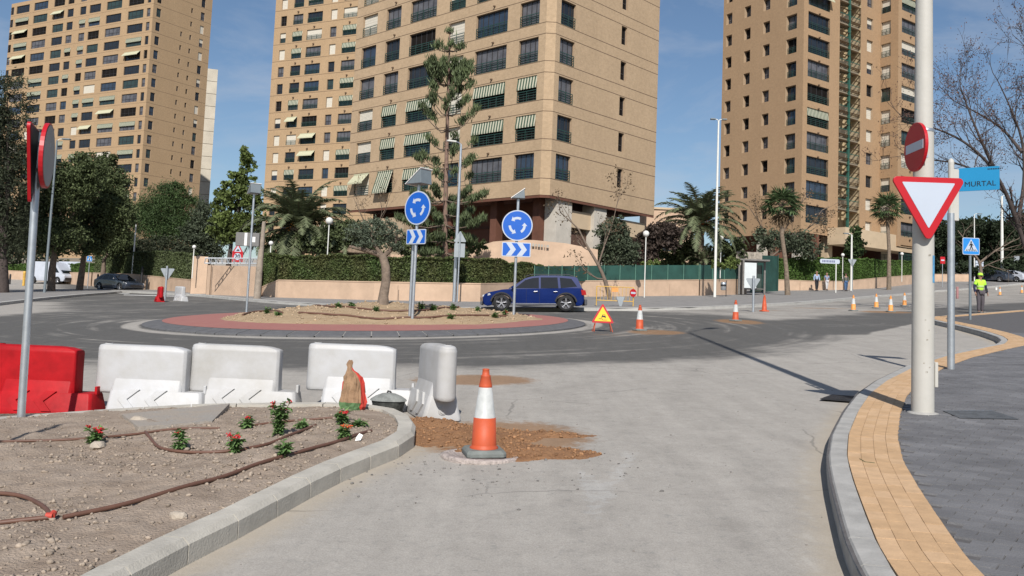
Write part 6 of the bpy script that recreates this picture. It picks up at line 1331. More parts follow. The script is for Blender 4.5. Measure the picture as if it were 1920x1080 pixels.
def fan_palm(label, px, py, Y, r, path, sd, skirt):
    rng = np.random.default_rng(sd); c = D(px, py, Y); b0 = D(path[0][0], 500, Y); b = np.array([b0[0], b0[1], gz(b0[0], b0[1])]); t = thing('fan_palm', label, 'palm tree', tuple(b), 0, 'slender fan palms'); cc = c-b
    P3 = [(0, 0, -.1)]+[tuple(D(a, q, Y)-b) for a, q in path[1:]]+[tuple(cc)]; mb = MB(); mb.tube(P3, [.24]+[.17]*(len(P3)-2)+[.15], 10); mb.build('trunk', M_PBARK, t); V = []; VD = []; st = MB()
    def fan(V, p, az, el, Ls, rf, nd=12):
        d = np.array([math.cos(az)*math.cos(el), math.sin(az)*math.cos(el), math.sin(el)]); e = p+d*Ls; st.tube([tuple(p), tuple(e)], .015, 4, cap=False); side = np.array([-math.sin(az), math.cos(az), 0]); up = np.cross(d, side)
        for j in range(nd):
            a = rad(-105+210*j/(nd-1)); dr = d*math.cos(a)+side*math.sin(a)*.95+np.array([0, 0, -.30-abs(math.sin(a))*.1])+rng.normal(0, .06, 3); dr /= np.linalg.norm(dr); q = e+dr*rf*rng.uniform(.85, 1.1); m_ = (e+q)/2; w = np.cross(dr, up); w = w/(np.linalg.norm(w)+1e-6)*.07; V += [e, m_+w, q+np.array([0, 0, -.08]), m_-w]
    for i in range(34): fan(V, cc, i*2.4+rng.uniform(-.2, .2), rad(78-110*(i/34)), r*.55*rng.uniform(.85, 1.1), r*.55)
    for i in range(skirt): fan(VD, cc-np.array([0, 0, .2]), i*2.4, rad(-45-35*rng.random()), r*.4, r*.5, 8)
    st.build('leaf_stalk', M_BARK, t); V = np.array(V); put('fan_leaves', fast_mesh('fan_leaves', V, np.arange(len(V)).reshape(-1, 4), L_WAS), t)
    if skirt: V = np.array(VD); put('dead_skirt', fast_mesh('dead_skirt', V, np.arange(len(V)).reshape(-1, 4), L_DRY), t)
fan_palm('slender fan palm with a brown skirt beside the bus shelter', 1466, 385, 70, 1.75, [(1478, 545), (1474, 500), (1466, 440), (1465, 410)], 3, 16)
fan_palm('slender fan palm in front of the right tower canopy', 1663, 392, 88, 1.9, [(1667, 520), (1667, 470), (1665, 430), (1664, 410)], 5, 6)
M_JNT2 = mat('faint_joint', (.33, .235, .17), .9, .1)
# ---------------------------------------------------------------- far pavements, walls, hedges, fences
M_PAVE = mat('far_pavement', (.24, .23, .22), .9, .15, 1.5, .1, 30); M_KERBF = mat('far_kerb', (.42, .41, .385), .9, .12, 2)
def far_pavement(name, front, back, h=.13, km=.35):
    fr = smooth_line([G(*p)[:2] for p in front], .6, 3); bk = [G(*p)[:2] for p in back]
    A_ = np.array(resample([tuple(p) for p in fr], 1.)); B_ = np.array(resample([tuple(p) for p in bk], .5)); idx = np.linspace(0, len(B_)-1, len(A_)); B_ = np.stack([np.interp(idx, np.arange(len(B_)), B_[:, j]) for j in (0, 1)], 1)
    m_ = 9; gr = np.stack([A_*(1-k/(m_-1))+B_*k/(m_-1) for k in range(m_)], 0); ii = np.arange(m_*len(A_)).reshape(m_, len(A_)); q_ = gr.reshape(-1, 2)
    kind(put(name, fast_mesh(name, np.c_[q_, gz(q_[:, 0], q_[:, 1])+h], np.stack([ii[:-1, :-1], ii[:-1, 1:], ii[1:, 1:], ii[1:, :-1]], -1).reshape(-1, 4), M_PAVE)), 'structure'); t = thing('kerb', 'pale kerb edging the '+name.replace('_', ' '), 'kerb'); kerb_run(fr, .3, h+.012, 2., M_KERBF, t, -1, maxn=120)
FP = [(180, 546), (300, 552), (370, 556), (440, 563), (520, 570), (600, 575), (740, 580), (900, 583), (1100, 583), (1200, 583), (1300, 581), (1400, 577), (1500, 571), (1580, 564), (1650, 557), (1750, 548), (1920, 533), (2100, 519.5+8)]
far_pavement('opposite_pavement', FP, [(200, 538), (350, 541), (480, 546), (520, 548), (900, 552), (1100, 548), (1300, 545), (1463, 538), (1640, 534), (1700, 530), (1800, 524.5), (1920, 524), (2100, 524.5)])
far_pavement('left_pavement', [(-300, 600), (-100, 586), (0, 573), (80, 563), (150, 556), (200, 552), (228, 549.5)], [(-300, 545), (-100, 545), (0, 544.5), (80, 545), (150, 545), (200, 546), (226, 547)])
for i in range(2):
    mb = MB(); q = [G(a, b) for a, b in (((150, 549.2), (240, 550.6), (245, 549.6), (155, 548.2)) if i == 0 else ((232, 553.5), (345, 556.5), (345, 555.3), (232, 552.5)))]
    mb.add([(a[0], a[1], gz(a[0], a[1])+.006) for a in q], [(0, 1, 2, 3)]); kind(mb.build('road_marking', M_WHITE), 'structure')
def wall_run(label, pts, m=M_PINK, th=.25, hb=.12, name='garden_wall', cap=True):
    """pts (px, y top, y base) of a wall standing on the pavement"""
    t = thing(name, label, 'wall'); mb = MB(); v = []; tops = []
    for px, yt, yb in pts:
        g = G(px, yb, hb); tp = D(px, yt, g[1]); tops.append((g[0], g[1], tp[2])); v += [(g[0], g[1], g[2]-.3), (g[0], g[1], tp[2]), (g[0], g[1]+th, tp[2]), (g[0], g[1]+th, g[2]-.3)]
    n = len(pts); mb.add(v, [(4*i+j, 4*(i+1)+j, 4*(i+1)+(j+1) % 4, 4*i+(j+1) % 4) for i in range(n-1) for j in range(3)]+[(0, 1, 2, 3), (4*n-4, 4*n-1, 4*n-2, 4*n-3)]); mb.build('wall_panel', m, t)
    if cap: mb = MB(); v = []; [v.extend([(x, y-.03, z), (x, y-.03, z+.06), (x, y+th+.03, z+.06), (x, y+th+.03, z)]) for x, y, z in tops]; mb.add(v, [(4*i+j, 4*(i+1)+j, 4*(i+1)+(j+1) % 4, 4*i+(j+1) % 4) for i in range(n-1) for j in range(4)]+[(0, 1, 2, 3), (4*n-4, 4*n-1, 4*n-2, 4*n-3)]); mb.build('coping', M_PINK, t)
    return t, tops
w1, w1t = wall_run('long salmon wall under the clipped hedge behind the blue car', [(486, 541, 556), (500, 534, 557), (520, 526, 558), (700, 529.5, 563), (900, 533, 566), (1000, 531, 561), (1090, 527.5, 556.5)])
w2, w2t = wall_run('salmon wall under the green mesh fence', [(1090.5, 527.5, 556.5), (1200, 526.5, 555.5), (1310, 525.5, 554.5)]); w3, w3t = wall_run('salmon wall left of the bus shelter below the green mesh', [(1312, 525.5, 554.5), (1400, 524.5, 552)])
w4, w4t = wall_run('salmon wall behind the walking men, below the right-hand hedge', [(1458, 525, 545), (1520, 527.5, 544.5), (1582, 528, 543.5), (1640, 522, 541), (1700, 517, 534), (1720, 516, 532)])
w5, w5t = wall_run('far salmon wall seen to the right of the cream column', [(1748, 514.5, 528), (1800, 515, 528), (1818, 515, 528)])
w6, w6t = wall_run('salmon gate wall with a tall end pillar at the left of the hedge', [(386, 497, 552.5), (487, 500, 556.5)], cap=False)
g = G(371, 551, .12); zt = D(371, 480.5, g[1])[2]; mb = MB(); wd = 29*g[1]/F; mb.box((g[0], g[1]+.3, (g[2]-.3+zt)/2), (wd, .6, zt-g[2]+.3)); mb.build('end_pillar', M_PINK, w6)
for px in (393,): g = G(px, 553, .12); mb = MB(); mb.box((g[0], g[1]-.006, g[2]+1), (.05, .012, 2.)); mb.build('expansion_joint', M_JNT, w6)
w7, w7t = wall_run('low salmon wall at the far left behind the parked vans', [(-120, 504, 520), (0, 507, 521), (60, 510, 523), (170, 512, 534)]); w8, w8t = wall_run('low salmon wall behind the dark car, ending at the gate pillar', [(172, 512, 534), (245, 514.5, 541.5), (300, 520, 544), (356, 525.5, 549)])
for w_, pts_ in ((w1, ((560, 559), (640, 561), (745, 564), (850, 565.5), (948, 563.5), (1040, 559))), (w2, ((1150, 556), (1255, 555))), (w4, ((1500, 544.7), (1560, 543.8), (1620, 541.8)))):
    for px, pb in pts_: g = G(px, pb, .12); hh = .95; mb = MB(); mb.box((g[0], g[1]-.012, g[2]+hh/2-.1), (.035, .012, hh)); mb.build('expansion_joint', M_JNT2, w_)
# lattice rail above the gate wall
g = G(400, 555, .12); t = thing('lattice_rail', 'rusty lattice girder rail above the salmon gate wall', 'railing', (0, 0, 0)); yy = g[1]+.3
for (pa, pb) in (((384, 484), (489, 484.5)), ((384, 493.5), (489, 494))): a = D(*pa, yy); b = D(*pb, yy+1.); mb = MB(); mb.tube([tuple(a), tuple(b)], .04, 6); mb.build('rail', M_GALV, t)
for k_ in range(19): px = 386+5.6*k_; a = D(px, 484, yy+k_/18.); b = D(px+(2.8 if k_ % 2 else -2.8), 493.8, yy+k_/18.); mb = MB(); mb.tube([tuple(a), tuple(b)], .028, 5); mb.build('lattice_bar', M_GALV, t)
def hedge(label, tops, ytop_px, n, leaf, lm, depth=1.0, over=.06, name='clipped_hedge', d0=.1, core=True):
    """hedge standing behind a wall; ytop_px = [(px, y)] outline of its top"""
    _s[0] += 1; rng = np.random.default_rng(_s[0]); T = np.array(tops); xs = [p[0] for p in ytop_px]; ys = [p[1] for p in ytop_px]
    # sample along the wall
    u = rng.random(n)*(len(T)-1)
    L_ = np.r_[0, np.cumsum(np.linalg.norm(np.diff(T[:, :2], axis=0), axis=1))]; s = rng.random(n)*L_[-1]; i = np.clip(np.searchsorted(L_, s, 'right')-1, 0, len(T)-2); f = ((s-L_[i])/(L_[i+1]-L_[i]))[:, None]; q = T[i]*(1-f)+T[i+1]*f
    R_ = (q-CAM)@RC.T; px = 960+F*R_[:, 0]/R_[:, 2]; yt = np.interp(px, xs, ys); zt = np.array([D(a, b, c)[2] for a, b, c in zip(px, yt, q[:, 1])])
    zt = zt+(fbm(q[:, 0], q[:, 1], 1.1, 40)-.5)*.42
    face = rng.random(n) < .72; zz_ = np.where(face, q[:, 2]-over+(zt-q[:, 2]+over)*rng.random(n), zt-rng.random(n)*.08); dd = np.where(face, d0+rng.exponential(.07, n)+.10*fbm(q[:, 0]*2, zz_, 1.5, 41), rng.random(n)*depth)
    dd = np.where(face & (rng.random(n) < .05), dd-.12, dd)
    C = np.stack([q[:, 0], q[:, 1]+dd, zz_], 1); V, Fq = leaf_cloud(C, leaf, rng); ok = zt > q[:, 2]+.1; Fq = Fq[ok]
    t = thing(name, label, 'hedge'); put('foliage', fast_mesh('foliage', V, Fq, lm), t)
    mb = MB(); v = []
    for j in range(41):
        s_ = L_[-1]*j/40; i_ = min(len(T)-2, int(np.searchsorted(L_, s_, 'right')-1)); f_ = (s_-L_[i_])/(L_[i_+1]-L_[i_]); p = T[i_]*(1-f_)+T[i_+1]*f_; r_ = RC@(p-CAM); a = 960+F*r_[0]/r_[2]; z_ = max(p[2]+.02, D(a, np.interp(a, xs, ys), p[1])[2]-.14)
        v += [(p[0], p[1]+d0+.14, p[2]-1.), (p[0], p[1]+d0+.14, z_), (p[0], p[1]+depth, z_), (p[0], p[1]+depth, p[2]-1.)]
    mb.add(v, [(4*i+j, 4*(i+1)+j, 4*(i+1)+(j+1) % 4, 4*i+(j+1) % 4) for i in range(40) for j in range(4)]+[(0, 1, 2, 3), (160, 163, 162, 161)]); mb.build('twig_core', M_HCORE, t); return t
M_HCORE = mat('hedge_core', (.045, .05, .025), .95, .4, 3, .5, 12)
hedge('long clipped dark hedge on the salmon wall behind the roundabout', [(x, y+.1, z) for x, y, z in w1t[2:]], [(486, 478), (700, 478), (850, 482), (960, 489), (1010, 497), (1030, 503), (1090, 505)], 42000, .15, L_HDG)
hedge('dense end of the hedge next to the concrete utility post', [(x, y+.1, z) for x, y, z in w1t[:3]], [(480, 474), (530, 478)], 5000, .15, L_HDG, over=.3)
hedge('bright green hedge behind the walking men, left part of the right-hand hedge', [(x, y+.12, z) for x, y, z in w4t[:4]], [(1458, 484), (1530, 482), (1640, 486)], 26000, .17, L_HD2)
hedge('bright green hedge continuing behind the cream column', [(x, y+.12, z) for x, y, z in w4t[3:]], [(1640, 488), (1720, 489)], 8000, .17, L_HD2)
hedge('grassy green hedge at the far left above the low salmon wall', [(x, y+.12, z) for x, y, z in w7t], [(-120, 492), (60, 496), (170, 494)], 14000, .2, L_HD2)
hedge('dark shaggy hedge behind the dark car', [(x, y+.12, z) for x, y, z in w8t], [(172, 482), (245, 474), (300, 470), (356, 476)], 24000, .18, L_FIC)
# green mesh fence
M_MESH = mat('green_mesh', (.022, .075, .06), .75, .25, 1.2, .3, 60)
def mesh_fence(label, tops, ytop, npost):
    t = thing('mesh_fence', label, 'fence'); T = np.array(tops); n = npost
    for j in range(n+1):
        f = j/n*(len(T)-1); i = min(len(T)-2, int(f)); p = T[i]*(1-f+i)+T[i+1]*(f-i); r_ = RC@(p-CAM); a = 960+F*r_[0]/r_[2]; z_ = D(a, np.interp(a, *zip(*ytop)), p[1])[2]
        mb = MB(); mb.cyl((p[0], p[1]+.06, p[2]), (p[0], p[1]+.06, z_+.05), .025, n=6); mb.build('post', mat('fence_post', (.10, .22, .17), .6) if 'fence_post' not in bpy.data.materials else bpy.data.materials['fence_post'], t)
        if j: mb = MB(); mb.add([(q_[0], q_[1]+.10, q_[2]+.03), (p[0], p[1]+.10, p[2]+.03), (p[0], p[1]+.10, z_), (q_[0], q_[1]+.10, zq)], [(0, 1, 2, 3)]); mb.build('mesh_panel', M_MESH, t)
        q_ = p; zq = z_
mesh_fence('green mesh fence panels above the salmon wall right of the hedge', [w1t[-2]]+w2t, [(1000, 499), (1200, 497), (1310, 497)], 11)
mesh_fence('green mesh fence panels behind the white lamp post and litter bin', w3t, [(1310, 497), (1400, 497)], 4)
g0 = G(1436, 550, .12); g1 = G(1458, 546, .12); mb = MB(); a = D(1436, 478, g0[1]); b = D(1462, 480, g1[1]); gt = thing('garden_gate', 'dark green sheeted garden gate between the bus shelter and the hedge', 'gate'); mb.add([(g0[0]-1.2, g0[1]+.6, g0[2]), (g1[0], g1[1]+.1, g1[2]), (g1[0], g1[1]+.1, b[2]), (g0[0]-1.2, g0[1]+.6, a[2])], [(0, 1, 2, 3)]); mb.build('gate_sheet', M_MESH, gt); mb = MB(); mb.cyl((g1[0], g1[1], g1[2]), (g1[0], g1[1], b[2]+.1), .06, n=8); mb.build('gate_post', M_RAIL, gt)
# ---------------------------------------------------------------- street furniture
def post_at(px, pyb, pyt, r, m, name, label, cat, h=.13, head=None, lean=None, group=None, mound=False):
    b = np.array(P(px, pyb, h)) if not mound else np.array(mound); z = D(px, pyt, b[1])[2]-b[2]; t = thing(name, label, cat, tuple(b), 0, group); mb = MB(); mb.tube([(0, 0, -.05), (0, 0, z*.5), (0, 0, z)], [r*1.15, r, r*.7], 12); mb.build('post', m, t); return t, b, z
M_LWH = mat('lamp_white', (.66, .66, .62), .5, .05)
def lamp_head(t, z, dx, w=.9, double=False):
    for s in ((-1, 1) if double else (1,)):
        mb = MB(); mb.tube([(0, 0, z-.05), (dx*s*.2, 0, z+.08), (dx*s*.5, 0, z+.1)], .03, 6); mb.build('arm', M_LWH, t); mb = MB(); mb.box((dx*s*.8, 0, z+.1), (abs(dx)*.7, .28, .09)); mb.build('luminaire', M_HOUS, t, bevel=.02)
t, b, z = post_at(1340, 557, 226, .085, M_LWH, 'street_lamp', 'tall white lamp post between the nearest block and the right tower', 'lamp post', group='street lamps'); lamp_head(t, z, .5, double=True)
t, b, z = post_at(1596, 545, 440, .10, M_LWH, 'street_lamp', 'white lamp post right of the street name plate behind the hedge men', 'lamp post', group='street lamps'); lamp_head(t, z, -.7)
t, b, z = post_at(1879, 527, 368, .17, M_LWH, 'street_lamp', 'tall white lamp post in front of the far pines at the right', 'lamp post', group='street lamps'); lamp_head(t, z, .9)
t, b, z = post_at(1827, 527, 402, .07, M_LWH, 'street_lamp', 'thin distant lamp post directly above the crossing sign', 'lamp post', group='street lamps'); lamp_head(t, z, .8)
t, b, z = post_at(851, 566, 272, .085, M_GALV, 'street_lamp', 'grey lamp post with a short bent arm in front of the araucaria', 'lamp post', group='street lamps'); mb = MB(); mb.tube([(0, 0, z-.1), (.0, 0, z+.05), (-.15, 0, z+.15), (-.3, -.2, z+.15)], .04, 6); mb.build('arm', M_GALV, t); mb = MB(); mb.box((-.5, -.3, z+.15), (.5, .2, .08), .4); mb.build('luminaire', M_LWH, t, bevel=.02)
t, b, z = post_at(246, 541, 420, .07, M_LWH, 'street_lamp', 'slim pale post rising behind the dark car', 'lamp post', group='street lamps')
t, b, z = post_at(83, 552, 262, .08, M_HOUS, 'street_lamp', 'thin dark lamp post just right of the leaning sign post', 'lamp post', h=0, group='street lamps'); lamp_head(t, z, .8)
def globe(px, pyb, pyt, r_px, label, Y=None):
    b = G(px, pyb, .2) if Y is None else D(px, pyb, Y); k = b[1]/F; t = thing('globe_lamp', label, 'lamp', tuple(b), 0, 'white globe garden lamps'); z = D(px, pyt, b[1])[2]-b[2]
    mb = MB(); mb.cyl((0, 0, -.3 if Y is None else -1.5), (0, 0, z-r_px*k*.9), .035, n=8); mb.build('post', M_LWH, t); mb = MB(); mb.lathe([(.02, -1), (.38, -.92), (.71, -.7), (.92, -.38), (1., 0), (.92, .38), (.71, .7), (.38, .92), (.02, 1)], 20); me = mb.mesh('globe', M_GLOBE); o = put('globe', me, t, (0, 0, z)); o.scale = (r_px*k,)*3
M_GLOBE = mat('opal_globe', (.66, .65, .62), .35, .08, 5)
globe(614, 475, 414, 7, 'white globe lamp on a thin post left of the island olive tree', 56); globe(507, 475, 456, 4.5, 'small white globe lamp left of the canary palm trunk', 57); globe(363, 480, 463, 3.8, 'tiny white globe lamp above the salmon gate pillar', 60)
globe(1208, 556, 438, 6, 'white globe lamp standing on the pavement by the green mesh fence'); globe(1351, 485, 446, 5, 'white globe lamp just right of the tall white lamp post', 68); globe(1580, 500, 478, 3.3, 'small globe lamp above the hedge right of the street name plate', 84); globe(1691, 500, 476, 3.2, 'globe lamp near the cream column behind the hedge', 88)
# utility post with display box
b = G(482, 560, .12); k = b[1]/F; ut = thing('utility_post', 'thick weathered post carrying a grey display box at the left end of the hedge', 'post', tuple(b)); zt = D(485, 415, b[1])[2]-b[2]
mb = MB(); mb.tube([(0, 0, -.1), (.02, 0, zt*.4), (.12, 0, zt)], [.21, .19, .10], 12); mb.build('post', mat('weathered_timber', (.30, .25, .20), .9, .25, 4, .4, 20), ut)
c = D(465, 449, b[1]-.2)-b; mb = MB(); mb.box((0, 0, 0), (44*k, .25, 25*k)); bx = mb.build('display_box', mat('box_grey', (.16, .155, .15), .6, .1), ut, tuple(c), bevel=.02)
mb = MB(); mb.box((-3*k, -.13, 0), (5*k, .01, 24*k)); mb.build('white_strip', M_WHITE, bx); mb = MB(); mb.box((11*k, -.13, 0), (8*k, .01, 10*k)); mb.build('white_label', M_WHITE, bx)
# 20 limit sign
t, b, z = post_at(441, 553.5, 462, .045, M_GALV, 'speed_sign', 'steep hill triangle above a 20 speed limit disc at the left of the gate wall', 'traffic sign'); k = b[1]/F
zc = D(441, 481, b[1])[2]-b[2]; mb = MB(); mb.prism(rrect(20*k, 20*k, .04), 0, .02); sq_ = mb.build('square_panel', M_SRED, t, (0, -.06, zc)); panel('white_disc', disc(6.6*k), M_SWHT, sq_, (0, 0, 0), y=-.004, th=.004); text_obj('20', 10.5*k, M_SBLK, sq_, (0, -.007, 0), (rad(90), 0, 0), bold=.012)
zc = D(441, 468, b[1])[2]-b[2]; mb = MB(); mb.prism(tri(21*k, .05), 0, .02); tr_ = mb.build('triangle_panel', M_SRED, t, (0, -.075, zc)); panel('white_field', tri(13.5*k, .02), M_SWHT, tr_, (0, 0, 0), y=-.004, th=.004); panel('symbol', [(-3.2*k, -2.5*k), (3.2*k, -2.5*k), (3*k, -.5*k), (0, 1.3*k)], M_SBLK, tr_, (0, 0, 0), y=-.007, th=.003)
def ped_sign(px, pyb, pyc, s_px, label, hh=.0, postm=M_GALV, r=.04, walker=True, prz=0):
    b = np.array(P(px, pyb, hh)); k = b[1]/F; t = thing('crossing_sign', label, 'traffic sign', tuple(b), 0, 'blue pedestrian crossing signs'); z = D(px, pyc, b[1])[2]-b[2]; s = s_px*k
    mb = MB(); mb.cyl((0, 0, -.05), (0, 0, z+s*.3), r, n=10); mb.build('post', postm, t); mb = MB(); mb.prism(rrect(s, s, s*.08), 0, .02); o = mb.build('panel', M_SBACK, t, (0, -r-.02, z), prz)
    panel('border', rrect(s, s, s*.08), M_SWHT, o, (0, 0, 0), y=-.004, th=.004); panel('blue_field', rrect(s*.93, s*.93, s*.06), mat('crossing_blue', (.02, .22, .60), .4, .05) if 'crossing_blue' not in bpy.data.materials else bpy.data.materials['crossing_blue'], o, (0, 0, 0), y=-.007, th=.003)
    panel('white_triangle', [(-s*.4, -s*.3), (s*.4, -s*.3), (0, s*.42)], M_SWHT, o, (0, 0, 0), y=-.010, th=.003)
    if walker:
        u = s/100
        for nm, out in (('head', [(a*u*5+0, b_*u*5+24*u) for a, b_ in disc(1, 14)]), ('torso', [(-5*u, 17*u), (6*u, 17*u), (6*u, -3*u), (-4*u, -3*u)]), ('limb', [(-5*u, 17*u), (-13*u, 3*u), (-10*u, 1*u), (-2*u, 13*u)]), ('limb', [(5*u, 17*u), (14*u, 4*u), (11*u, 2*u), (3*u, 13*u)]), ('limb', [(-4*u, -3*u), (-11*u, -24*u), (-6*u, -24*u), (2*u, -3*u)]), ('limb', [(0, -3*u), (9*u, -24*u), (14*u, -24*u), (6*u, -3*u)])): panel(nm, out, M_SBLK, o, (0, 0, 0), y=-.013, th=.003)
        for j in range(7): x_ = (-30+10*j)*u; panel('crossing_stripe', [(x_-2*u, -29*u), (x_+2*u, -29*u), (x_*.82+1.5*u, -18*u), (x_*.82-1.5*u, -18*u)], M_SBLK, o, (0, 0, 0), y=-.013, th=.003)
    else: panel('symbol', [(-s*.1, -s*.3), (s*.1, -s*.3), (s*.05, s*.15), (-s*.05, s*.15)], M_SBLK, o, (0, 0, 0), y=-.013, th=.003)
ped_sign(1819, 599, 462, 32, 'blue pedestrian crossing sign on a dark post beside the worker', .14, M_HOUS, .045)
ped_sign(340, 544, 492, 13, 'small blue crossing sign in front of the dark bushes left of the gate pillar', walker=False); ped_sign(164, 541, 485, 10, 'tiny blue crossing sign beside the parked vans', walker=False)
def back_sign(px, pyb, pyc, s_px, label, inv=True, extra=None, hh=0., r=.04, prz=0, rpx=None):
    b = np.array(P(px, pyb, hh)); k = b[1]/F; t = thing('road_sign', label, 'traffic sign', tuple(b)); z = D(px, pyc, b[1])[2]-b[2]; s = s_px*k; mb = MB(); mb.cyl((0, 0, -.05), (0, 0, z+s*.45), r, n=10); mb.build('post', M_GALV, t)
    out = tri(s, .05, inv) if inv is not None else disc(s/2, 24); mb = MB(); mb.prism(out, 0, .02); mb.build('panel', M_SBACK, t, (0, r+.02, z), prz)
    if extra: w, h, pyc2 = extra; mb = MB(); mb.prism(rrect(w*k, h*k, .02), 0, .02); mb.build('lower_panel', M_SBACK, t, (0, r+.02, D(px, pyc2, b[1])[2]-b[2]), prz)
    return t
back_sign(309, 563.5, 511, 28, 'grey back of a give way sign between the far red and white barriers', r=.06)
back_sign(1412, 585, 530, 29, 'grey back of a give way sign in front of the bus shelter', r=.055)
back_sign(1598, 547, 491, 17, 'grey back of a give way sign on the white lamp post by the hedge', hh=.13)
t = back_sign(857, 567, 446, 25, 'grey backs of a triangular and a square sign on the lamp post near the araucaria', False, (20, 26, 469), .13)
b = np.array(P(1767, 540, .0)); t = thing('no_entry_sign', 'small distant square no entry sign right of the cream column', 'traffic sign', tuple(b)); k = b[1]/F; zc = D(1767, 488, b[1])[2]-b[2]; mb = MB(); mb.cyl((0, 0, 0), (0, 0, zc), .04, n=8); mb.build('post', M_GALV, t); mb = MB(); mb.prism(rrect(9*k, 13*k, .05), 0, .02); o = mb.build('panel', M_SRED, t, (0, -.06, zc)); panel('white_bar', rrect(6*k, 2.4*k, .01), M_SWHT, o, (0, 0, 0), y=-.004, th=.004)
for (px, pyb, pyc, w, h, lb) in ((1836, 530, 497, 15, 17, 'white direction board seen among the far pines'), (1880, 527, 492, 7, 11, 'small grey board on the lamp post at the far right'), (1906, 527, 485, 10, 10, 'square grey sign back near the right edge above the parked cars')):
    b = np.array(P(px, pyb, .0)); k = b[1]/F; t = thing('sign_board', lb, 'traffic sign', tuple(b)); zc = D(px, pyc, b[1])[2]-b[2]; mb = MB(); mb.cyl((0, 0, 0), (0, 0, zc), .05, n=8); mb.build('post', M_LWH, t)
    nb = 3 if w > 12 else 1
    for j in range(nb): hh_ = h/nb; mb = MB(); mb.prism(rrect(w*k, (hh_-.8 if nb > 1 else hh_)*k, .03), 0, .03); mb.build('board', M_SWHT if nb > 1 else M_SBACK, t, (0, -.08, zc+(h/2-hh_*(j+.5))*k))
# street name plate (lettering too small to read: dark strokes of the same rhythm)
b = np.array(P(1567, 549, .13)); k = b[1]/F; t = thing('street_name_plate', 'white street name plate with dark blue letters on a white post', 'street sign', tuple(b)); zc = D(1554, 490, b[1])[2]-b[2]; mb = MB(); mb.cyl((0, 0, 0), (0, 0, zc), .05, n=8); mb.build('post', M_LWH, t); mb = MB(); mb.prism(rrect(37*k, 8.4*k, 3*k), 0, .05); o = mb.build('plate', M_SWHT, t, (-12*k, -.06, zc))
x_ = -14.5*k
for w in (1.6, .9, 2.0, .7, .8, 1.6, .8, 1.0, 1.7, .8, 1.6, 1.2, 1.9): mb = MB(); mb.box((x_+w*k/2, -.006, 0), (w*k*.72, .01, 4*k)); mb.build('letter_stroke', mat('navy_ink', (.02, .02, .14), .5) if 'navy_ink' not in bpy.data.materials else bpy.data.materials['navy_ink'], o); x_ += (w+.62)*k
# litter bin
b = np.array(P(1358, 556, .13)); t = thing('litter_bin', 'small grey litter bin on a post left of the bus shelter', 'litter bin', tuple(b)); mb = MB(); mb.cyl((.12, 0, 0), (.12, 0, 1.15), .03, n=8); mb.build('post', M_BLACK, t); mb = MB(); mb.lathe([(.15, .45), (.19, .5), (.2, .95), (.17, 1.02), (.05, 1.04)], 14, (-.08, 0, 0)); mb.build('bin_body', M_GALV, t); mb = MB(); mb.lathe([(.2, .72), (.205, .73), (.205, .85), (.2, .86)], 14, (-.08, 0, 0)); mb.build('dark_band', M_BLACK, t)
# bus shelter
b = G(1412, 553, .13); k = b[1]/F; t = thing('bus_shelter', 'grey bus shelter with a white advert panel and a thick roof slab', 'bus shelter', tuple(b)); H2 = D(1412, 489, b[1])[2]-b[2]
wS = 52*k; x0 = -27*k; M_STEEL = mat('shelter_steel', (.16, .15, .14), .6, .2)
for x_, y_ in ((x0, 0), (x0+.25, -.3), (x0+wS, .6), (x0+.1, 1.3)): mb = MB(); mb.box((x_, y_, H2/2), (.14, .14, H2)); mb.build('leg', M_STEEL, t)
mb = MB(); mb.box((x0+wS/2, .6, H2+.05), (wS+.3, 1.8, .12)); mb.build('roof', M_STEEL, t); mb = MB(); mb.box((x0+wS*.42, .8, H2+.42), (wS*.95, .5, .62)); mb.build('weathered_fascia', mat('flaking_fascia', (.34, .30, .25), .9, .45, 5, .5, 12), t)
mb = MB(); mb.box((x0+18*k, -.1, H2*.56), (30*k, .16, H2*.82)); fr_ = mb.build('advert_frame', M_BLACK, t); mb = MB(); mb.box((x0+18*k, -.19, H2*.565), (26.5*k, .01, H2*.74)); mb.build('advert_panel', mat('blank_poster', (.56, .60, .61), .4, .05, 2), fr_)
mb = MB(); mb.box((x0+wS*.8, .9, H2*.5), (wS*.3, .03, H2*.8)); mb.build('glass_pane', M_GL[4], t); mb = MB(); mb.box((x0+wS*.8, .5, .5), (wS*.32, .35, .06)); mb.build('bench', M_STEEL, t)
# thatched parasols
for px, py, w, lb in ((588, 465, 30, 'thatched straw parasol behind the hedge beneath the canary palm'), (668, 466, 34, 'thatched straw parasol behind the hedge left of the olive tree')):
    c = D(px, py, 59.); k = 59/F; zb = gz(c[0], c[1]); t = thing('straw_parasol', lb, 'parasol', (c[0], c[1], zb), 0, 'straw parasols'); z = c[2]-zb; mb = MB(); mb.cyl((0, 0, 0), (0, 0, z), .05, n=8); mb.build('pole', M_BARK, t); mb = MB(); mb.lathe([(w*k*.98, z-.34), (w*k, z-.26), (w*k*.5, z+.06), (.08, z+.36), (.02, z+.4)], 18); mb.build('thatch', mat('thatch', (.23, .17, .12), .95, .4, 8, 1, 20) if 'thatch' not in bpy.data.materials else bpy.data.materials['thatch'], t)
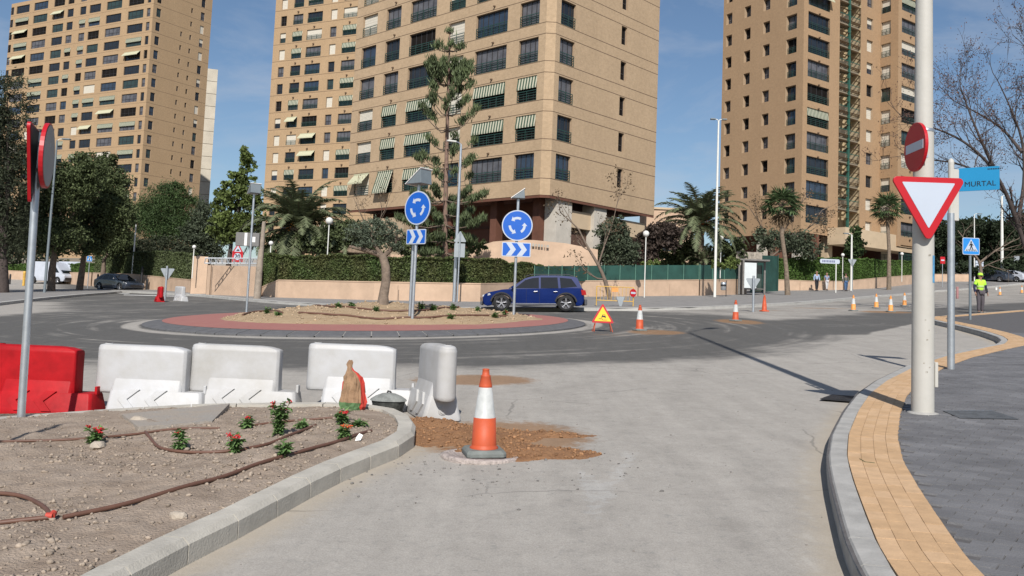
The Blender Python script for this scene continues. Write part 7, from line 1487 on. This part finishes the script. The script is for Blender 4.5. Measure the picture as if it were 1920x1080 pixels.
# works barrier with no entry disc
b = np.array(P(1155, 574, .13)); k = b[1]/F; t = thing('works_barrier', 'yellow tubular works barrier with a leaning post in front of the leaning tree', 'barrier', tuple(b)); M_YT = mat('yellow_tube', (.62, .38, .08), .5, .2)
hh_ = D(1155, 538, b[1])[2]-b[2]; x0, x1 = -37*k, 32*k
for z_ in (.25, hh_): mb = MB(); mb.cyl((x0, 0, z_), (x1, 0, z_), .022, n=6); mb.build('rail', M_YT, t)
for x_ in (x0, x1): mb = MB(); mb.cyl((x_, 0, 0), (x_, 0, hh_), .025, n=6); mb.build('leg', M_YT, t)
for j in range(9): x_ = x0+(x1-x0)*(j+1)/10; mb = MB(); mb.cyl((x_, 0, .25), (x_, 0, hh_), .01, n=5); mb.build('bar', M_YT, t)
mb = MB(); mb.box((-3*k, -.03, hh_*.85), (12*k, .02, 8*k)); mb.build('orange_plate', M_ORG2, t); mb = MB(); mb.prism([(0, 18*k), (15*k, 18*k), (10*k, 0), (6*k, 0)], -.08, -.05); mb.build('folded_panel', M_SBACK, t)
t2 = thing('no_entry_sign', 'round no entry sign clipped to the right end of the yellow works barrier', 'traffic sign', tuple(b+np.array([31*k, -.1, hh_*.72]))); mb = MB(); mb.prism(disc(7.5*k, 24), 0, .02); o = mb.build('panel', M_SRED, t2, (0, 0, 0)); o.rotation_euler = (0, 0, rad(30)); panel('white_bar', rrect(11*k, 3.6*k, .02), M_SWHT, o, (0, 0, 0), y=-.004, th=.004)
# bollards
for i, (px, pb, pt) in enumerate(((18, 533, 514), (166, 535, 512), (182, 540, 514), (275, 546, 523), (264, 546, 500), (1043, 0, 0))):
    if not pb: continue
    b = np.array(P(px, pb, .0)); z = D(px, pt, b[1])[2]-b[2]; mb = MB(); mb.lathe([(.09, 0), (.09, z*.9), (.07, z), (.02, z+.02)], 10); tag(mb.build('bollard', M_BLACK, None, tuple(b)), ['dark bollard at the far left edge of the picture', 'dark bollard in front of the parked vans', 'dark bollard touching the rear of the dark car', 'short dark bollard right of the dark car', 'slender dark post behind the front of the dark car'][i], 'bollard', 'dark bollards on the left pavement')
b = np.array(P(44, 536, 0)); mb = MB(); mb.lathe([(.12, 0), (.12, 1.2), (.14, 1.25), (.1, 1.4), (.02, 1.42)], 10); tag(mb.build('hydrant_post', M_YT, None, tuple(b)), 'short yellow post left of the parked white van', 'post')
b = np.array(P(1740, 552, .0)); mb = MB()
# small red-white post seen right of the column
b = np.array(P(1795, 560, .0)); mb.lathe([(.09, 0), (.09, .9), (.02, .92)], 10); tag(mb.build('marker_post', mat('faded_red', (.30, .15, .15), .8), None, tuple(b)), 'short reddish marker post on the far road right of the galvanised post', 'post')
# ---------------------------------------------------------------- vehicles
M_TYRE = mat('tyre', (.018, .018, .019), .85, .1); M_RIM = mat('alloy', (.50, .50, .52), .3, .05, metal=.8); M_CGL = mat('car_glass', (.012, .014, .017), .04, .1, spec=.45); M_TRIM = mat('grey_trim', (.07, .07, .075), .6, .1); M_LGT = mat('headlight', (.5, .52, .55), .12, .1, spec=.8); M_TAIL = mat('tail_light', (.35, .01, .01), .2, .1)
def wheel(par, x, y, r, w=.22, spokes=5):
    s = -1 if y < 0 else 1; t = MB(); n = 30; prof = [(r*.66, -w/2), (r*.94, -w/2), (r, -w/2+.03), (r, w/2-.03), (r*.94, w/2), (r*.66, w/2)]
    t.ring_loft([[(rr*math.cos(2*math.pi*k/n), yy, rr*math.sin(2*math.pi*k/n)) for k in range(n)] for rr, yy in prof], False, False)
    wo_ = t.build('wheel', M_TYRE, par, (x, y, r)); m = MB(); m.ring_loft([[(rr*math.cos(2*math.pi*k/n), yy*s, rr*math.sin(2*math.pi*k/n)) for k in range(n)] for rr, yy in ((r*.70, w*.5), (r*.66, w*.42), (r*.60, w*.40), (r*.60, w*.1), (r*.1, w*.1))], False, False); m.build('rim', M_TRIM, wo_)
    m = MB()
    for k in range(spokes):
        for dd in (-.12, .12):
            a = 2*math.pi*k/spokes+.3; m.tube([(r*.12*math.cos(a), s*w*.38, r*.12*math.sin(a)), (r*.66*math.cos(a+dd), s*w*.44, r*.66*math.sin(a+dd))], r*.05, 5)
    m.tube([(0, s*w*.3, 0), (0, s*w*.45, 0)], r*.17, 10)
    m.ring_loft([[(rr*math.cos(2*math.pi*k/n), s*yy, rr*math.sin(2*math.pi*k/n)) for k in range(n)] for rr, yy in ((r*.70, w*.5), (r*.64, w*.47), (r*.70, w*.44))], False, False); m.build('spokes', M_RIM, wo_)
def car(name, label, cat, loc, rz, paint, L_, W_, lower, green, wheels, wr, glass, sill=None, tumble=.14, extras=None, roofc=None, pitch=0):
    """lower / green: side outlines (x forward = -x), as polygons; wheel arches are cut from the lower body"""
    t = thing(name, label, cat, loc, rz); t.rotation_euler = (0, pitch, rz)
    def arch(out):
        res = []
        for (x, z) in out: res.append((x, z))
        for wx in wheels:   # insert arch along the bottom edge, bottom runs from front to rear
            i = max(k for k in range(len(res)) if res[k][0] < wx and k < len(res) and res[k][1] <= .32 and res[k][1] > 0)
            ar = [(wx+(wr+.07)*math.cos(a), wr+(wr+.07)*math.sin(a)) for a in [rad(190-200*j/12) for j in range(13)]]; ar = [p for p in ar if p[1] > res[i][1]]
            res = res[:i+1]+ar+res[i+1:]
        return res
    lo = arch(lower); n = len(lo); hw = W_/2
    # cross-section layers: narrower at the bottom and at the shoulder
    xs = [p[0] for p in lower]; x0, x1 = min(xs), max(xs); zt = max(p[1] for p in lower)
    def layer(y, q):
        out = []
        for x, z in lo:
            e = min(x-x0, x1-x); r_ = max(0, 1-e/.35); out.append((x+(q*.05*(1 if x < (x0+x1)/2 else -1) if e < .3 else 0), y, z-(q*.03 if z > .6 else 0)))
        return out
    rings = [layer(-hw+.0, 1.0), layer(-hw+.0, 1.0)]
    mb = MB(); ys = [(-hw+.02, 1.2), (-hw-.0+.05, .3), (-hw*.8, .0), (hw*.8, 0), (hw-.05, .3), (hw-.02, 1.2)]
    L2 = []
    for y, q in ys:
        out = []
        for x, z in lo:
            e = min(x-x0, x1-x); pull = max(0, (.45-e)/.45)**2*.12*(abs(y)/hw)**2*(1 if x < (x0+x1)/2 else -1); out.append((x+pull+q*.02*(1 if x < (x0+x1)/2 else -1)*(e < .1), y*(1-.03*max(0, (z-.75)/.3)) if z > .75 else y*(1-.05*max(0, (.45-z)/.3)), z-(q*.02 if z > .6 else 0)))
        L2.append(out)
    mb.ring_loft(L2, smooth=False); body = mb.build('body', paint, t, bevel=.02, seg=2)
    m = len(green); mb = MB(); zb = min(p[1] for p in green); ztg = max(p[1] for p in green)
    def gy(z): return hw-.05-tumble*(z-zb)/(ztg-zb)
    mb.ring_loft([[(x, -gy(z), z) for x, z in green], [(x, -gy(z)+.12, z+(.015 if z > zb+.1 else 0)) for x, z in green], [(x, gy(z)-.12, z+(.015 if z > zb+.1 else 0)) for x, z in green], [(x, gy(z), z) for x, z in green]], smooth=False); mb.build('cabin', roofc or paint, t, bevel=.025)
    for sy in (-1, 1):
        for g in glass: mb = MB(); mb.add([(x, sy*(gy(z)+.006), z) for x, z in g], [tuple(range(len(g)))]); mb.build('side_window', M_CGL, t)
    for wx in wheels:
        for sy in (-1, 1): wheel(t, wx, sy*(hw-.12), wr)
        mb = MB(); mb.cyl((wx, -hw+.3, wr), (wx, hw-.3, wr), .05, n=6); mb.build('axle', M_BLACK, t)
    mb = MB(); mb.box((0, 0, .42), (L_*.8, W_*.8, .3)); mb.build('underbody', M_BLACK, t)
    return t, hw, gy
# blue SUV, nose to the left
M_BLUE = mat('blue_metallic', (.004, .016, .10), .25, .1, 2, metal=.0, spec=.15, coat=.0)
b = np.array(P(1000, 584.5, .0))
L_ = 4.5
lower = [(-2.22, .30), (-2.02, .24), (-.4, .23), (2.0, .25), (2.18, .32), (2.25, .45), (2.26, .62), (2.22, .95), (2.14, 1.05), (1.6, 1.06), (-.95, 1.0), (-1.35, .97), (-1.95, .84), (-2.18, .74), (-2.27, .62), (-2.28, .45)]
green = [(-1.12, .97), (-.62, 1.30), (-.38, 1.47), (-.10, 1.56), (.3, 1.61), (1.1, 1.61), (1.75, 1.56), (1.88, 1.50), (2.08, 1.02)]
gl = [[(-.80, 1.03), (-.36, 1.40), (-.06, 1.49), (.22, 1.52), (.22, 1.03)], [(.30, 1.03), (.30, 1.525), (1.02, 1.53), (1.06, 1.03)], [(1.16, 1.04), (1.12, 1.52), (1.62, 1.47), (1.86, 1.12)]]
t, hw, gy = car('suv_car', 'dark blue estate SUV driving left behind the roundabout island', 'car', (b[0], b[1]+.4, gz(b[0], b[1]+.4)), 0, M_BLUE, L_, 1.82, lower, green, (-1.38, 1.38), .36, gl, pitch=-math.atan(.034))
t.scale = (1, 1, .955)
for sy in (-1,):
    y_ = sy*(hw+.005)
    mb = MB(); mb.add([(-1.0, y_, .32), (1.0, y_, .32), (1.0, y_, .25), (-1.0, y_, .25)], [(0, 1, 2, 3)]); mb.build('sill_cladding', M_TRIM, t); mb = MB(); mb.box((0, y_-.005, .345), (1.9, .02, .018)); mb.build('chrome_strip', M_RIM, t)
    for x_ in (-.32, .25, 1.08):
        mb = MB(); mb.box((x_*1.0, y_, .68), (.008, .004, .66)); mb.build('door_gap', M_BLACK, t)
    for x_ in (.08, .93): mb = MB(); mb.box((x_, y_-.02, .88), (.17, .035, .03)); mb.build('door_handle', M_RIM, t, bevel=.006)
    for wx in (-1.38, 1.38):
        mb = MB(); ar = [rad(170-160*j/14) for j in range(15)]; v = [(wx+(.43)*math.cos(a), y_-.005, .36+.43*math.sin(a)) for a in ar]+[(wx+(.49)*math.cos(a), y_-.005, .36+.49*math.sin(a)) for a in ar]; mb.add(v, [(j, j+1, 16+j, 15+j) for j in range(14)]); mb.build('wheel_arch_trim', M_BLACK, t)
    mb = MB(); mb.ico((-.86, y_-.09, 1.06), .1, 2, sq=(1.1, .8, .7), smooth=True); mb.build('wing_mirror', M_BLUE, t)
    mb = MB(); mb.add([(-2.18, y_+.10, .72), (-1.88, y_-.0, .80), (-1.84, y_-.0, .72), (-2.2, y_+.09, .64)], [(0, 1, 2, 3)]); mb.build('headlight', M_LGT, t); mb = MB(); mb.add([(2.22, y_+.05, .95), (2.02, y_-.003, .98), (2.06, y_-.003, .74), (2.26, y_+.05, .74)], [(0, 1, 2, 3)]); mb.build('tail_light', M_TAIL, t)
    mb = MB(); mb.tube([(-.35, y_+.2, 1.57), (-.1, y_+.19, 1.66), (1.5, y_+.19, 1.66), (1.75, y_+.2, 1.58)], .014, 6); mb.build('roof_rail', M_TRIM, t)
    mb = MB(); mb.add([(-2.285, y_+.3, .62), (-2.285, -y_-.3, .62), (-2.275, -y_-.3, .46), (-2.275, y_+.3, .46)], [(0, 1, 2, 3)]); mb.build('grille', M_BLACK, t)
    mb = MB(); mb.box((-2.24, -.0, .36), (.1, 1.5, .16)); mb.build('front_bumper', M_TRIM, t, bevel=.03); mb = MB(); mb.box((2.24, 0, .42), (.12, 1.6, .28)); mb.build('rear_bumper', M_TRIM, t, bevel=.04)
    mb = MB(); mb.add([(-1.06, y_+.16, 1.02), (-1.06, -y_-.16, 1.02), (-.44, -y_-.22, 1.44), (-.44, y_+.22, 1.44)], [(0, 1, 2, 3)]); ws = mb.build('windscreen', M_CGL, t); ws.location = (-.012, 0, .012)
    mb = MB(); mb.add([(.0, -.3, 1.1), (.14, -.3, 1.08), (.16, -.3, 1.3), (.04, -.3, 1.32)], [(0, 1, 2, 3)])
# dark saloon at the left
M_DKC = mat('dark_blue_grey_paint', (.03, .038, .055), .25, .1, 2, spec=.6, coat=.7)
lowS = [(-2.2, .28), (-2.0, .2), (-.4, .19), (1.9, .2), (2.15, .3), (2.22, .5), (2.2, .82), (2.1, .92), (1.3, .93), (-.9, .87), (-1.4, .82), (-2.0, .70), (-2.2, .58), (-2.26, .45)]
grS = [(-1.05, .86), (-.45, 1.18), (-.1, 1.36), (.5, 1.42), (1.0, 1.38), (1.5, 1.2), (1.95, .92)]
glS = [[(-.75, .91), (-.2, 1.26), (.2, 1.34), (.2, .92)], [(.28, .92), (.28, 1.345), (.85, 1.33), (1.1, .93)], [(1.18, .94), (.98, 1.29), (1.4, 1.13), (1.6, .95)]]
b = D(222, 545, 73.); b[2] = gz(b[0], b[1])
t, hw, gy = car('saloon_car', 'dark blue-grey car at the left junction facing right', 'car', tuple(b), math.pi+rad(-32), M_DKC, 4.4, 1.8, lowS, grS, (-1.35, 1.33), .32, glS)
for sy in (-1, 1):
    mb = MB(); mb.add([(-2.16, sy*.80, .66), (-1.85, sy*.885, .74), (-1.8, sy*.885, .64), (-2.19, sy*.78, .56)], [(0, 1, 2, 3)]); mb.build('headlight', M_LGT, t); mb = MB(); mb.ico((-.72, sy*1.0, .98), .1, 2, sq=(1, .9, .65), smooth=True); mb.build('wing_mirror', M_RIM, t)
mb = MB(); mb.add([(-1.02, -.72, .9), (-1.02, .72, .9), (-.3, .62, 1.28), (-.3, -.62, 1.28)], [(0, 1, 2, 3)]); o = mb.build('windscreen', M_CGL, t); o.location = (-.02, 0, .02); mb = MB(); mb.add([(-2.27, -.5, .52), (-2.27, .5, .52), (-2.27, .5, .36), (-2.27, -.5, .36)], [(0, 1, 2, 3)]); mb.build('grille', M_BLACK, t)
# vans and small far cars
M_VAN = mat('van_white', (.46, .49, .55), .4, .08, 2)
lowV = [(-2.5, .34), (-2.3, .26), (-.4, .26), (2.4, .3), (2.6, .4), (2.62, 1.1), (-1.5, 1.1), (-2.3, .98), (-2.55, .8), (-2.6, .5)]
grV = [(-2.2, 1.0), (-1.45, 1.75), (-1.1, 2.1), (-.5, 2.2), (2.5, 2.2), (2.6, 2.0), (2.62, 1.05)]
glV = [[(-1.75, 1.12), (-1.3, 1.62), (-1.15, 1.75), (-.75, 1.75), (-.75, 1.12)]]
for px, pb, rz_, lb in ((98, 532, math.pi+rad(-20), 'white panel van parked behind the leaning sign post'), (152, 532, math.pi+rad(-24), 'second white van with a dark windscreen parked behind the street trees')):
    b = np.array(P(px, pb, .0)); t, hw, gy = car('panel_van', lb, 'van', (b[0], b[1], gz(b[0], b[1])), rz_, M_VAN, 5.2, 1.9, lowV, grV, (-1.6, 1.6), .34, glV, tumble=.1)
    mb = MB(); mb.add([(-2.12, -.78, 1.06), (-2.12, .78, 1.06), (-1.3, .72, 1.8), (-1.3, -.72, 1.8)], [(0, 1, 2, 3)]); o = mb.build('windscreen', M_CGL, t); o.location = (-.03, 0, .03)
    mb = MB(); mb.box((-2.55, 0, .5), (.12, 1.7, .3)); mb.build('front_bumper', M_BLACK, t, bevel=.03)
    for sy in (-1, 1): mb = MB(); mb.add([(-2.5, sy*.85, .95), (-2.25, sy*.93, 1.0), (-2.2, sy*.93, .8), (-2.52, sy*.83, .75)], [(0, 1, 2, 3)]); mb.build('headlight', M_LGT, t)
for px, pb, m_, lb in ((1862, 529.5, M_DKC, 'dark car parked far off beneath the far pines'), (1893, 529.5, M_VAN, 'silver car parked far off near the right edge'), (1925, 529, M_DKC, 'dark car cut off by the right edge, far up the road')):
    b = np.array(P(px, pb, .0)); q = G(px, pb); car('parked_car', lb, 'car', (q[0], q[1], gz(q[0], q[1])), rad(-60), m_, 4.4, 1.8, lowS, grS, (-1.35, 1.33), .32, glS)
# ---------------------------------------------------------------- people
def skin_mesh(name, joints, edges, m, parent, sub=2, root=0):
    me = bpy.data.meshes.new(name+'_src'); bm = bmesh.new(); lay = bm.verts.layers.skin.verify(); vs = []
    for i, (p, r) in enumerate(joints):
        v = bm.verts.new(p); vs.append(v); rr = r if isinstance(r, tuple) else (r, r); v[lay].radius = rr; v[lay].use_root = (i == root)
    for a, b in edges: bm.edges.new((vs[a], vs[b]))
    bm.to_mesh(me); bm.free(); o = bpy.data.objects.new(name+'_src', me); COL.objects.link(o); s = o.modifiers.new('skin', 'SKIN'); s.use_smooth_shade = True; q = o.modifiers.new('sub', 'SUBSURF'); q.levels = sub
    bpy.context.view_layer.update(); m2 = bpy.data.meshes.new_from_object(o.evaluated_get(bpy.context.evaluated_depsgraph_get())); bpy.data.objects.remove(o); m2.name = name; m2.materials.clear(); m2.materials.append(m)
    return put(name, m2, parent)
M_SKIN = mat('skin', (.34, .19, .13), .6, .08); M_HAIR = mat('grey_hair', (.13, .12, .11), .8, .2); M_SHOE = mat('shoe', (.03, .028, .03), .6, .1)
def cloth(name, c): return mat(name, c, .9, .12, 14, .15, 25)
def person(label, loc, rz, Hh, shirt, trous, stride=.12, armL=(.22, .05), armR=(.22, .05), hair=M_HAIR, cap=None, sleeves='short', shoe=M_SHOE, belly=1., grp='men walking on the far pavement', sleevem=None):
    """figure faces local -y; feet at z=0"""
    t = thing('person', label, 'person', loc, rz, grp); s = Hh/1.75
    S_ = lambda *p: tuple(c*s for c in p)
    f = stride
    J = {'pel': (0, 0, .95), 'spi': (0, .01, 1.12), 'che': (0, 0, 1.32), 'nek': (0, 0, 1.47), 'hed': (0, -.015, 1.56), 'top': (0, -.01, 1.68),
         'hl': (-.09, 0, .92), 'kl': (-.10, -f*.6-.02, .50), 'al': (-.10, -f, .09), 'tl': (-.11, -f-.16, .03), 'hr': (.09, 0, .92), 'kr': (.10, f*.35-.03, .50), 'ar': (.10, f, .10), 'tr': (.115, f-.15, .03),
         'sl': (-.18, 0, 1.40), 'el': (-armL[0]-.03, armL[1]*.3, 1.13), 'wl': (-armL[0]-.02, -armL[1]*1.6, .90), 'sr': (.18, 0, 1.40), 'er': (armR[0]+.03, armR[1]*.3, 1.13), 'wr': (armR[0]+.02, -armR[1]*1.6, .90)}
    R_ = {'pel': (.125, .10), 'spi': (.115*belly, .095*belly), 'che': (.135, .10), 'nek': .05, 'hed': (.078, .092), 'top': (.055, .06), 'hl': .085, 'kl': .055, 'al': .036, 'tl': (.035, .025), 'hr': .085, 'kr': .055, 'ar': .036, 'tr': (.035, .025), 'sl': .055, 'el': .040, 'wl': .026, 'sr': .055, 'er': .040, 'wr': .026}
    nm = list(J); E_ = [('pel', 'spi'), ('spi', 'che'), ('che', 'nek'), ('nek', 'hed'), ('hed', 'top'), ('pel', 'hl'), ('hl', 'kl'), ('kl', 'al'), ('al', 'tl'), ('pel', 'hr'), ('hr', 'kr'), ('kr', 'ar'), ('ar', 'tr'), ('che', 'sl'), ('sl', 'el'), ('el', 'wl'), ('che', 'sr'), ('sr', 'er'), ('er', 'wr')]
    joints = [(S_(*J[n_]), tuple(c*s for c in R_[n_]) if isinstance(R_[n_], tuple) else R_[n_]*s) for n_ in nm]
    ed = [(nm.index(a), nm.index(b)) for a, b in E_]
    for sd, w, e in ((-1, 'wl', 'el'), (1, 'wr', 'er')):      # hands: palm, four fingers, thumb
        W3 = Vector(J[w]); d = (W3-Vector(J[e])).normalized(); pal = W3+d*.07; joints.append((S_(*pal), (.034*s, .018*s))); ip = len(joints)-1; ed.append((nm.index(w), ip))
        for q, L3 in ((-.024, .07), (-.008, .08), (.008, .075), (.024, .06)):
            a = pal+d*.02+Vector((0, q, 0)); b_ = a+d*L3*.55+Vector((-sd*.01, 0, 0)); c_ = b_+d*L3*.35+Vector((-sd*.02, 0, 0)); joints += [(S_(*a), .009*s), (S_(*b_), .0085*s), (S_(*c_), .007*s)]; k_ = len(joints); ed += [(ip, k_-3), (k_-3, k_-2), (k_-2, k_-1)]
        a = W3+d*.035+Vector((-sd*.012, -.03, 0)); b_ = a+d*.035+Vector((-sd*.01, -.018, 0)); joints += [(S_(*a), .011*s), (S_(*b_), .009*s)]; k_ = len(joints); ed += [(nm.index(w), k_-2), (k_-2, k_-1)]
    body = skin_mesh('body', joints, ed, M_SKIN, t)
    def piece(name, names, es, grow, m, rep={}):
        jj = [(S_(*J[n_] if n_ not in rep else rep[n_]), tuple((c+grow)*s for c in R_[n_]) if isinstance(R_[n_], tuple) else (R_[n_]+grow)*s) for n_ in names]; skin_mesh(name, jj, [(names.index(a), names.index(b)) for a, b in es], m, t)
    mid = lambda a, b, f_: tuple(J[a][i]*(1-f_)+J[b][i]*f_ for i in range(3))
    if sleeves == 'short': rep = {'el': mid('sl', 'el', .7), 'er': mid('sr', 'er', .7)}; piece('shirt', ['pel', 'spi', 'che', 'sl', 'el', 'sr', 'er'], [('pel', 'spi'), ('spi', 'che'), ('che', 'sl'), ('sl', 'el'), ('che', 'sr'), ('sr', 'er')], .026, shirt, rep)
    else: piece('shirt', ['pel', 'spi', 'che', 'sl', 'el', 'wl', 'sr', 'er', 'wr'], [('pel', 'spi'), ('spi', 'che'), ('che', 'sl'), ('sl', 'el'), ('el', 'wl'), ('che', 'sr'), ('sr', 'er'), ('er', 'wr')], .022, shirt)
    if sleevem: 
        for a, b_, c_ in (('sl', 'el', 'wl'), ('sr', 'er', 'wr')): piece('sleeve', [a, b_, c_], [(a, b_), (b_, c_)], .014, sleevem, {a: mid(a, b_, .45)})
    piece('trousers', ['pel', 'hl', 'kl', 'al', 'hr', 'kr', 'ar'], [('pel', 'hl'), ('hl', 'kl'), ('kl', 'al'), ('pel', 'hr'), ('hr', 'kr'), ('kr', 'ar')], .028, trous)
    for a, tt in (('al', 'tl'), ('ar', 'tr')): mb = MB(); x_, y_, z_ = S_(*J[a]); mb.box((x_, y_-.07*s, z_-.045*s), (.10*s, .27*s, .085*s)); mb.build('shoe', shoe, t, bevel=.025*s, seg=3)
    hx, hy, hz = S_(*J['hed'])
    mb = MB(); mb.ico((hx, hy+.012*s, hz+.075*s), .098*s, 3, sq=(.92, 1.05, .95), smooth=True); hd = mb.build('head', M_SKIN, body, (0, 0, 0))
    mb = MB(); mb.ico((hx, hy-.10*s, hz+.065*s), .016*s, 1, sq=(.8, 1.3, 1.3)); mb.build('nose', M_SKIN, body)
    for sx in (-1, 1):
        mb = MB(); mb.ico((hx+sx*.033*s, hy-.078*s, hz+.088*s), .012*s, 1); mb.build('eye', M_SBLK, body); mb = MB(); mb.ico((hx+sx*.092*s, hy+.015*s, hz+.07*s), .022*s, 1, sq=(.4, .8, 1.2)); mb.build('ear', M_SKIN, body)
    mb = MB(); mb.box((hx, hy-.086*s, hz+.030*s), (.045*s, .012*s, .008*s)); mb.build('mouth', M_TAIL, body)
    if cap:
        mb = MB(); mb.lathe([(.104*s, .0), (.106*s, .02*s), (.098*s, .06*s), (.07*s, .095*s), (.03*s, .108*s), (.005, .11*s)], 18, (hx, hy+.012*s, hz+.095*s)); mb.add([(hx-.08*s, hy-.07*s, hz+.105*s), (hx+.08*s, hy-.07*s, hz+.105*s), (hx+.055*s, hy-.17*s, hz+.09*s), (hx-.055*s, hy-.17*s, hz+.09*s)], [(0, 1, 2, 3)]); mb.build('cap', cap, t)
    else: mb = MB(); mb.ico((hx, hy+.03*s, hz+.098*s), .10*s, 2, sq=(.95, 1.02, .85), smooth=True); mb.build('hair', hair, t)
    return t, J, s
b = np.array(P(1838, 588, .0)); k = b[1]/F
M_VIZ = mat('hi_vis_yellow', (.45, .85, .06), .8, .08, 10, .15, 20); M_NAVY = cloth('navy_sleeve', (.018, .022, .06)); M_GTR = cloth('grey_work_trousers', (.085, .075, .085))
t, J, s_ = person('worker in a lime high-visibility vest and cap standing at the road edge', tuple(b), rad(8), 76*k, M_VIZ, M_GTR, .03, (.25, .03), (.25, .06), cap=M_VIZ, sleevem=M_NAVY, shoe=cloth('grey_boot', (.14, .13, .12)), belly=1.12, grp='people')
mb = MB(); n = 22; mb.ring_loft([[(rx*math.cos(2*math.pi*j/n)*s_, ry*math.sin(2*math.pi*j/n)*s_, z*s_) for j in range(n)] for rx, ry, z in ((.168, .139, 1.13), (.171, .142, 1.15), (.171, .142, 1.19), (.168, .139, 1.21))], False, False); mb.build('reflective_stripe', mat('reflective_tape', (.40, .55, .20), .5), t)
mb = MB(); mb.box((.19*s_, -.13*s_, .98*s_), (.12*s_, .05*s_, .20*s_)); mb.build('hip_bag', M_BLACK, t, bevel=.02); mb = MB(); mb.box((.23*s_, -.17*s_, 1.08*s_), (.07*s_, .03*s_, .11*s_)); tag(mb.build('paper_sheet', M_WHITE, None, tuple(np.array([b[0]+.26*s_, b[1]-.20*s_, b[2]]))), 'folded white paper in the left hand of the worker', 'paper')
M_LB = cloth('light_blue_shirt', (.30, .38, .52)); M_BLKT = cloth('black_trousers', (.02, .02, .025)); M_WHT = cloth('white_trousers', (.50, .49, .50)); M_STR = cloth('striped_blue_shirt', (.22, .26, .38)); M_GRS = cloth('grey_green_jumper', (.11, .115, .10)); M_JEAN = cloth('blue_jeans', (.06, .12, .24))
for px, pb, pt, sh, tr_, sl_, lb, st_ in ((1531, 545.5, 508, M_LB, M_BLKT, 'long', 'man in a light blue shirt and black trousers walking in front of the hedge', .14), (1550, 544.5, 511, M_STR, M_WHT, 'short', 'man in a blue-grey shirt and white trousers walking beside the one in black trousers', .18), (1586, 546, 512, M_GRS, M_JEAN, 'long', 'man in a grey jumper and blue jeans walking near the white lamp post', .12)):
    b = np.array(P(px, pb, .13)); k = b[1]/F; person(lb, tuple(b), rad(random.uniform(-10, 10)), (pb-pt)*k*1.0, sh, tr_, st_, sleeves=sl_)
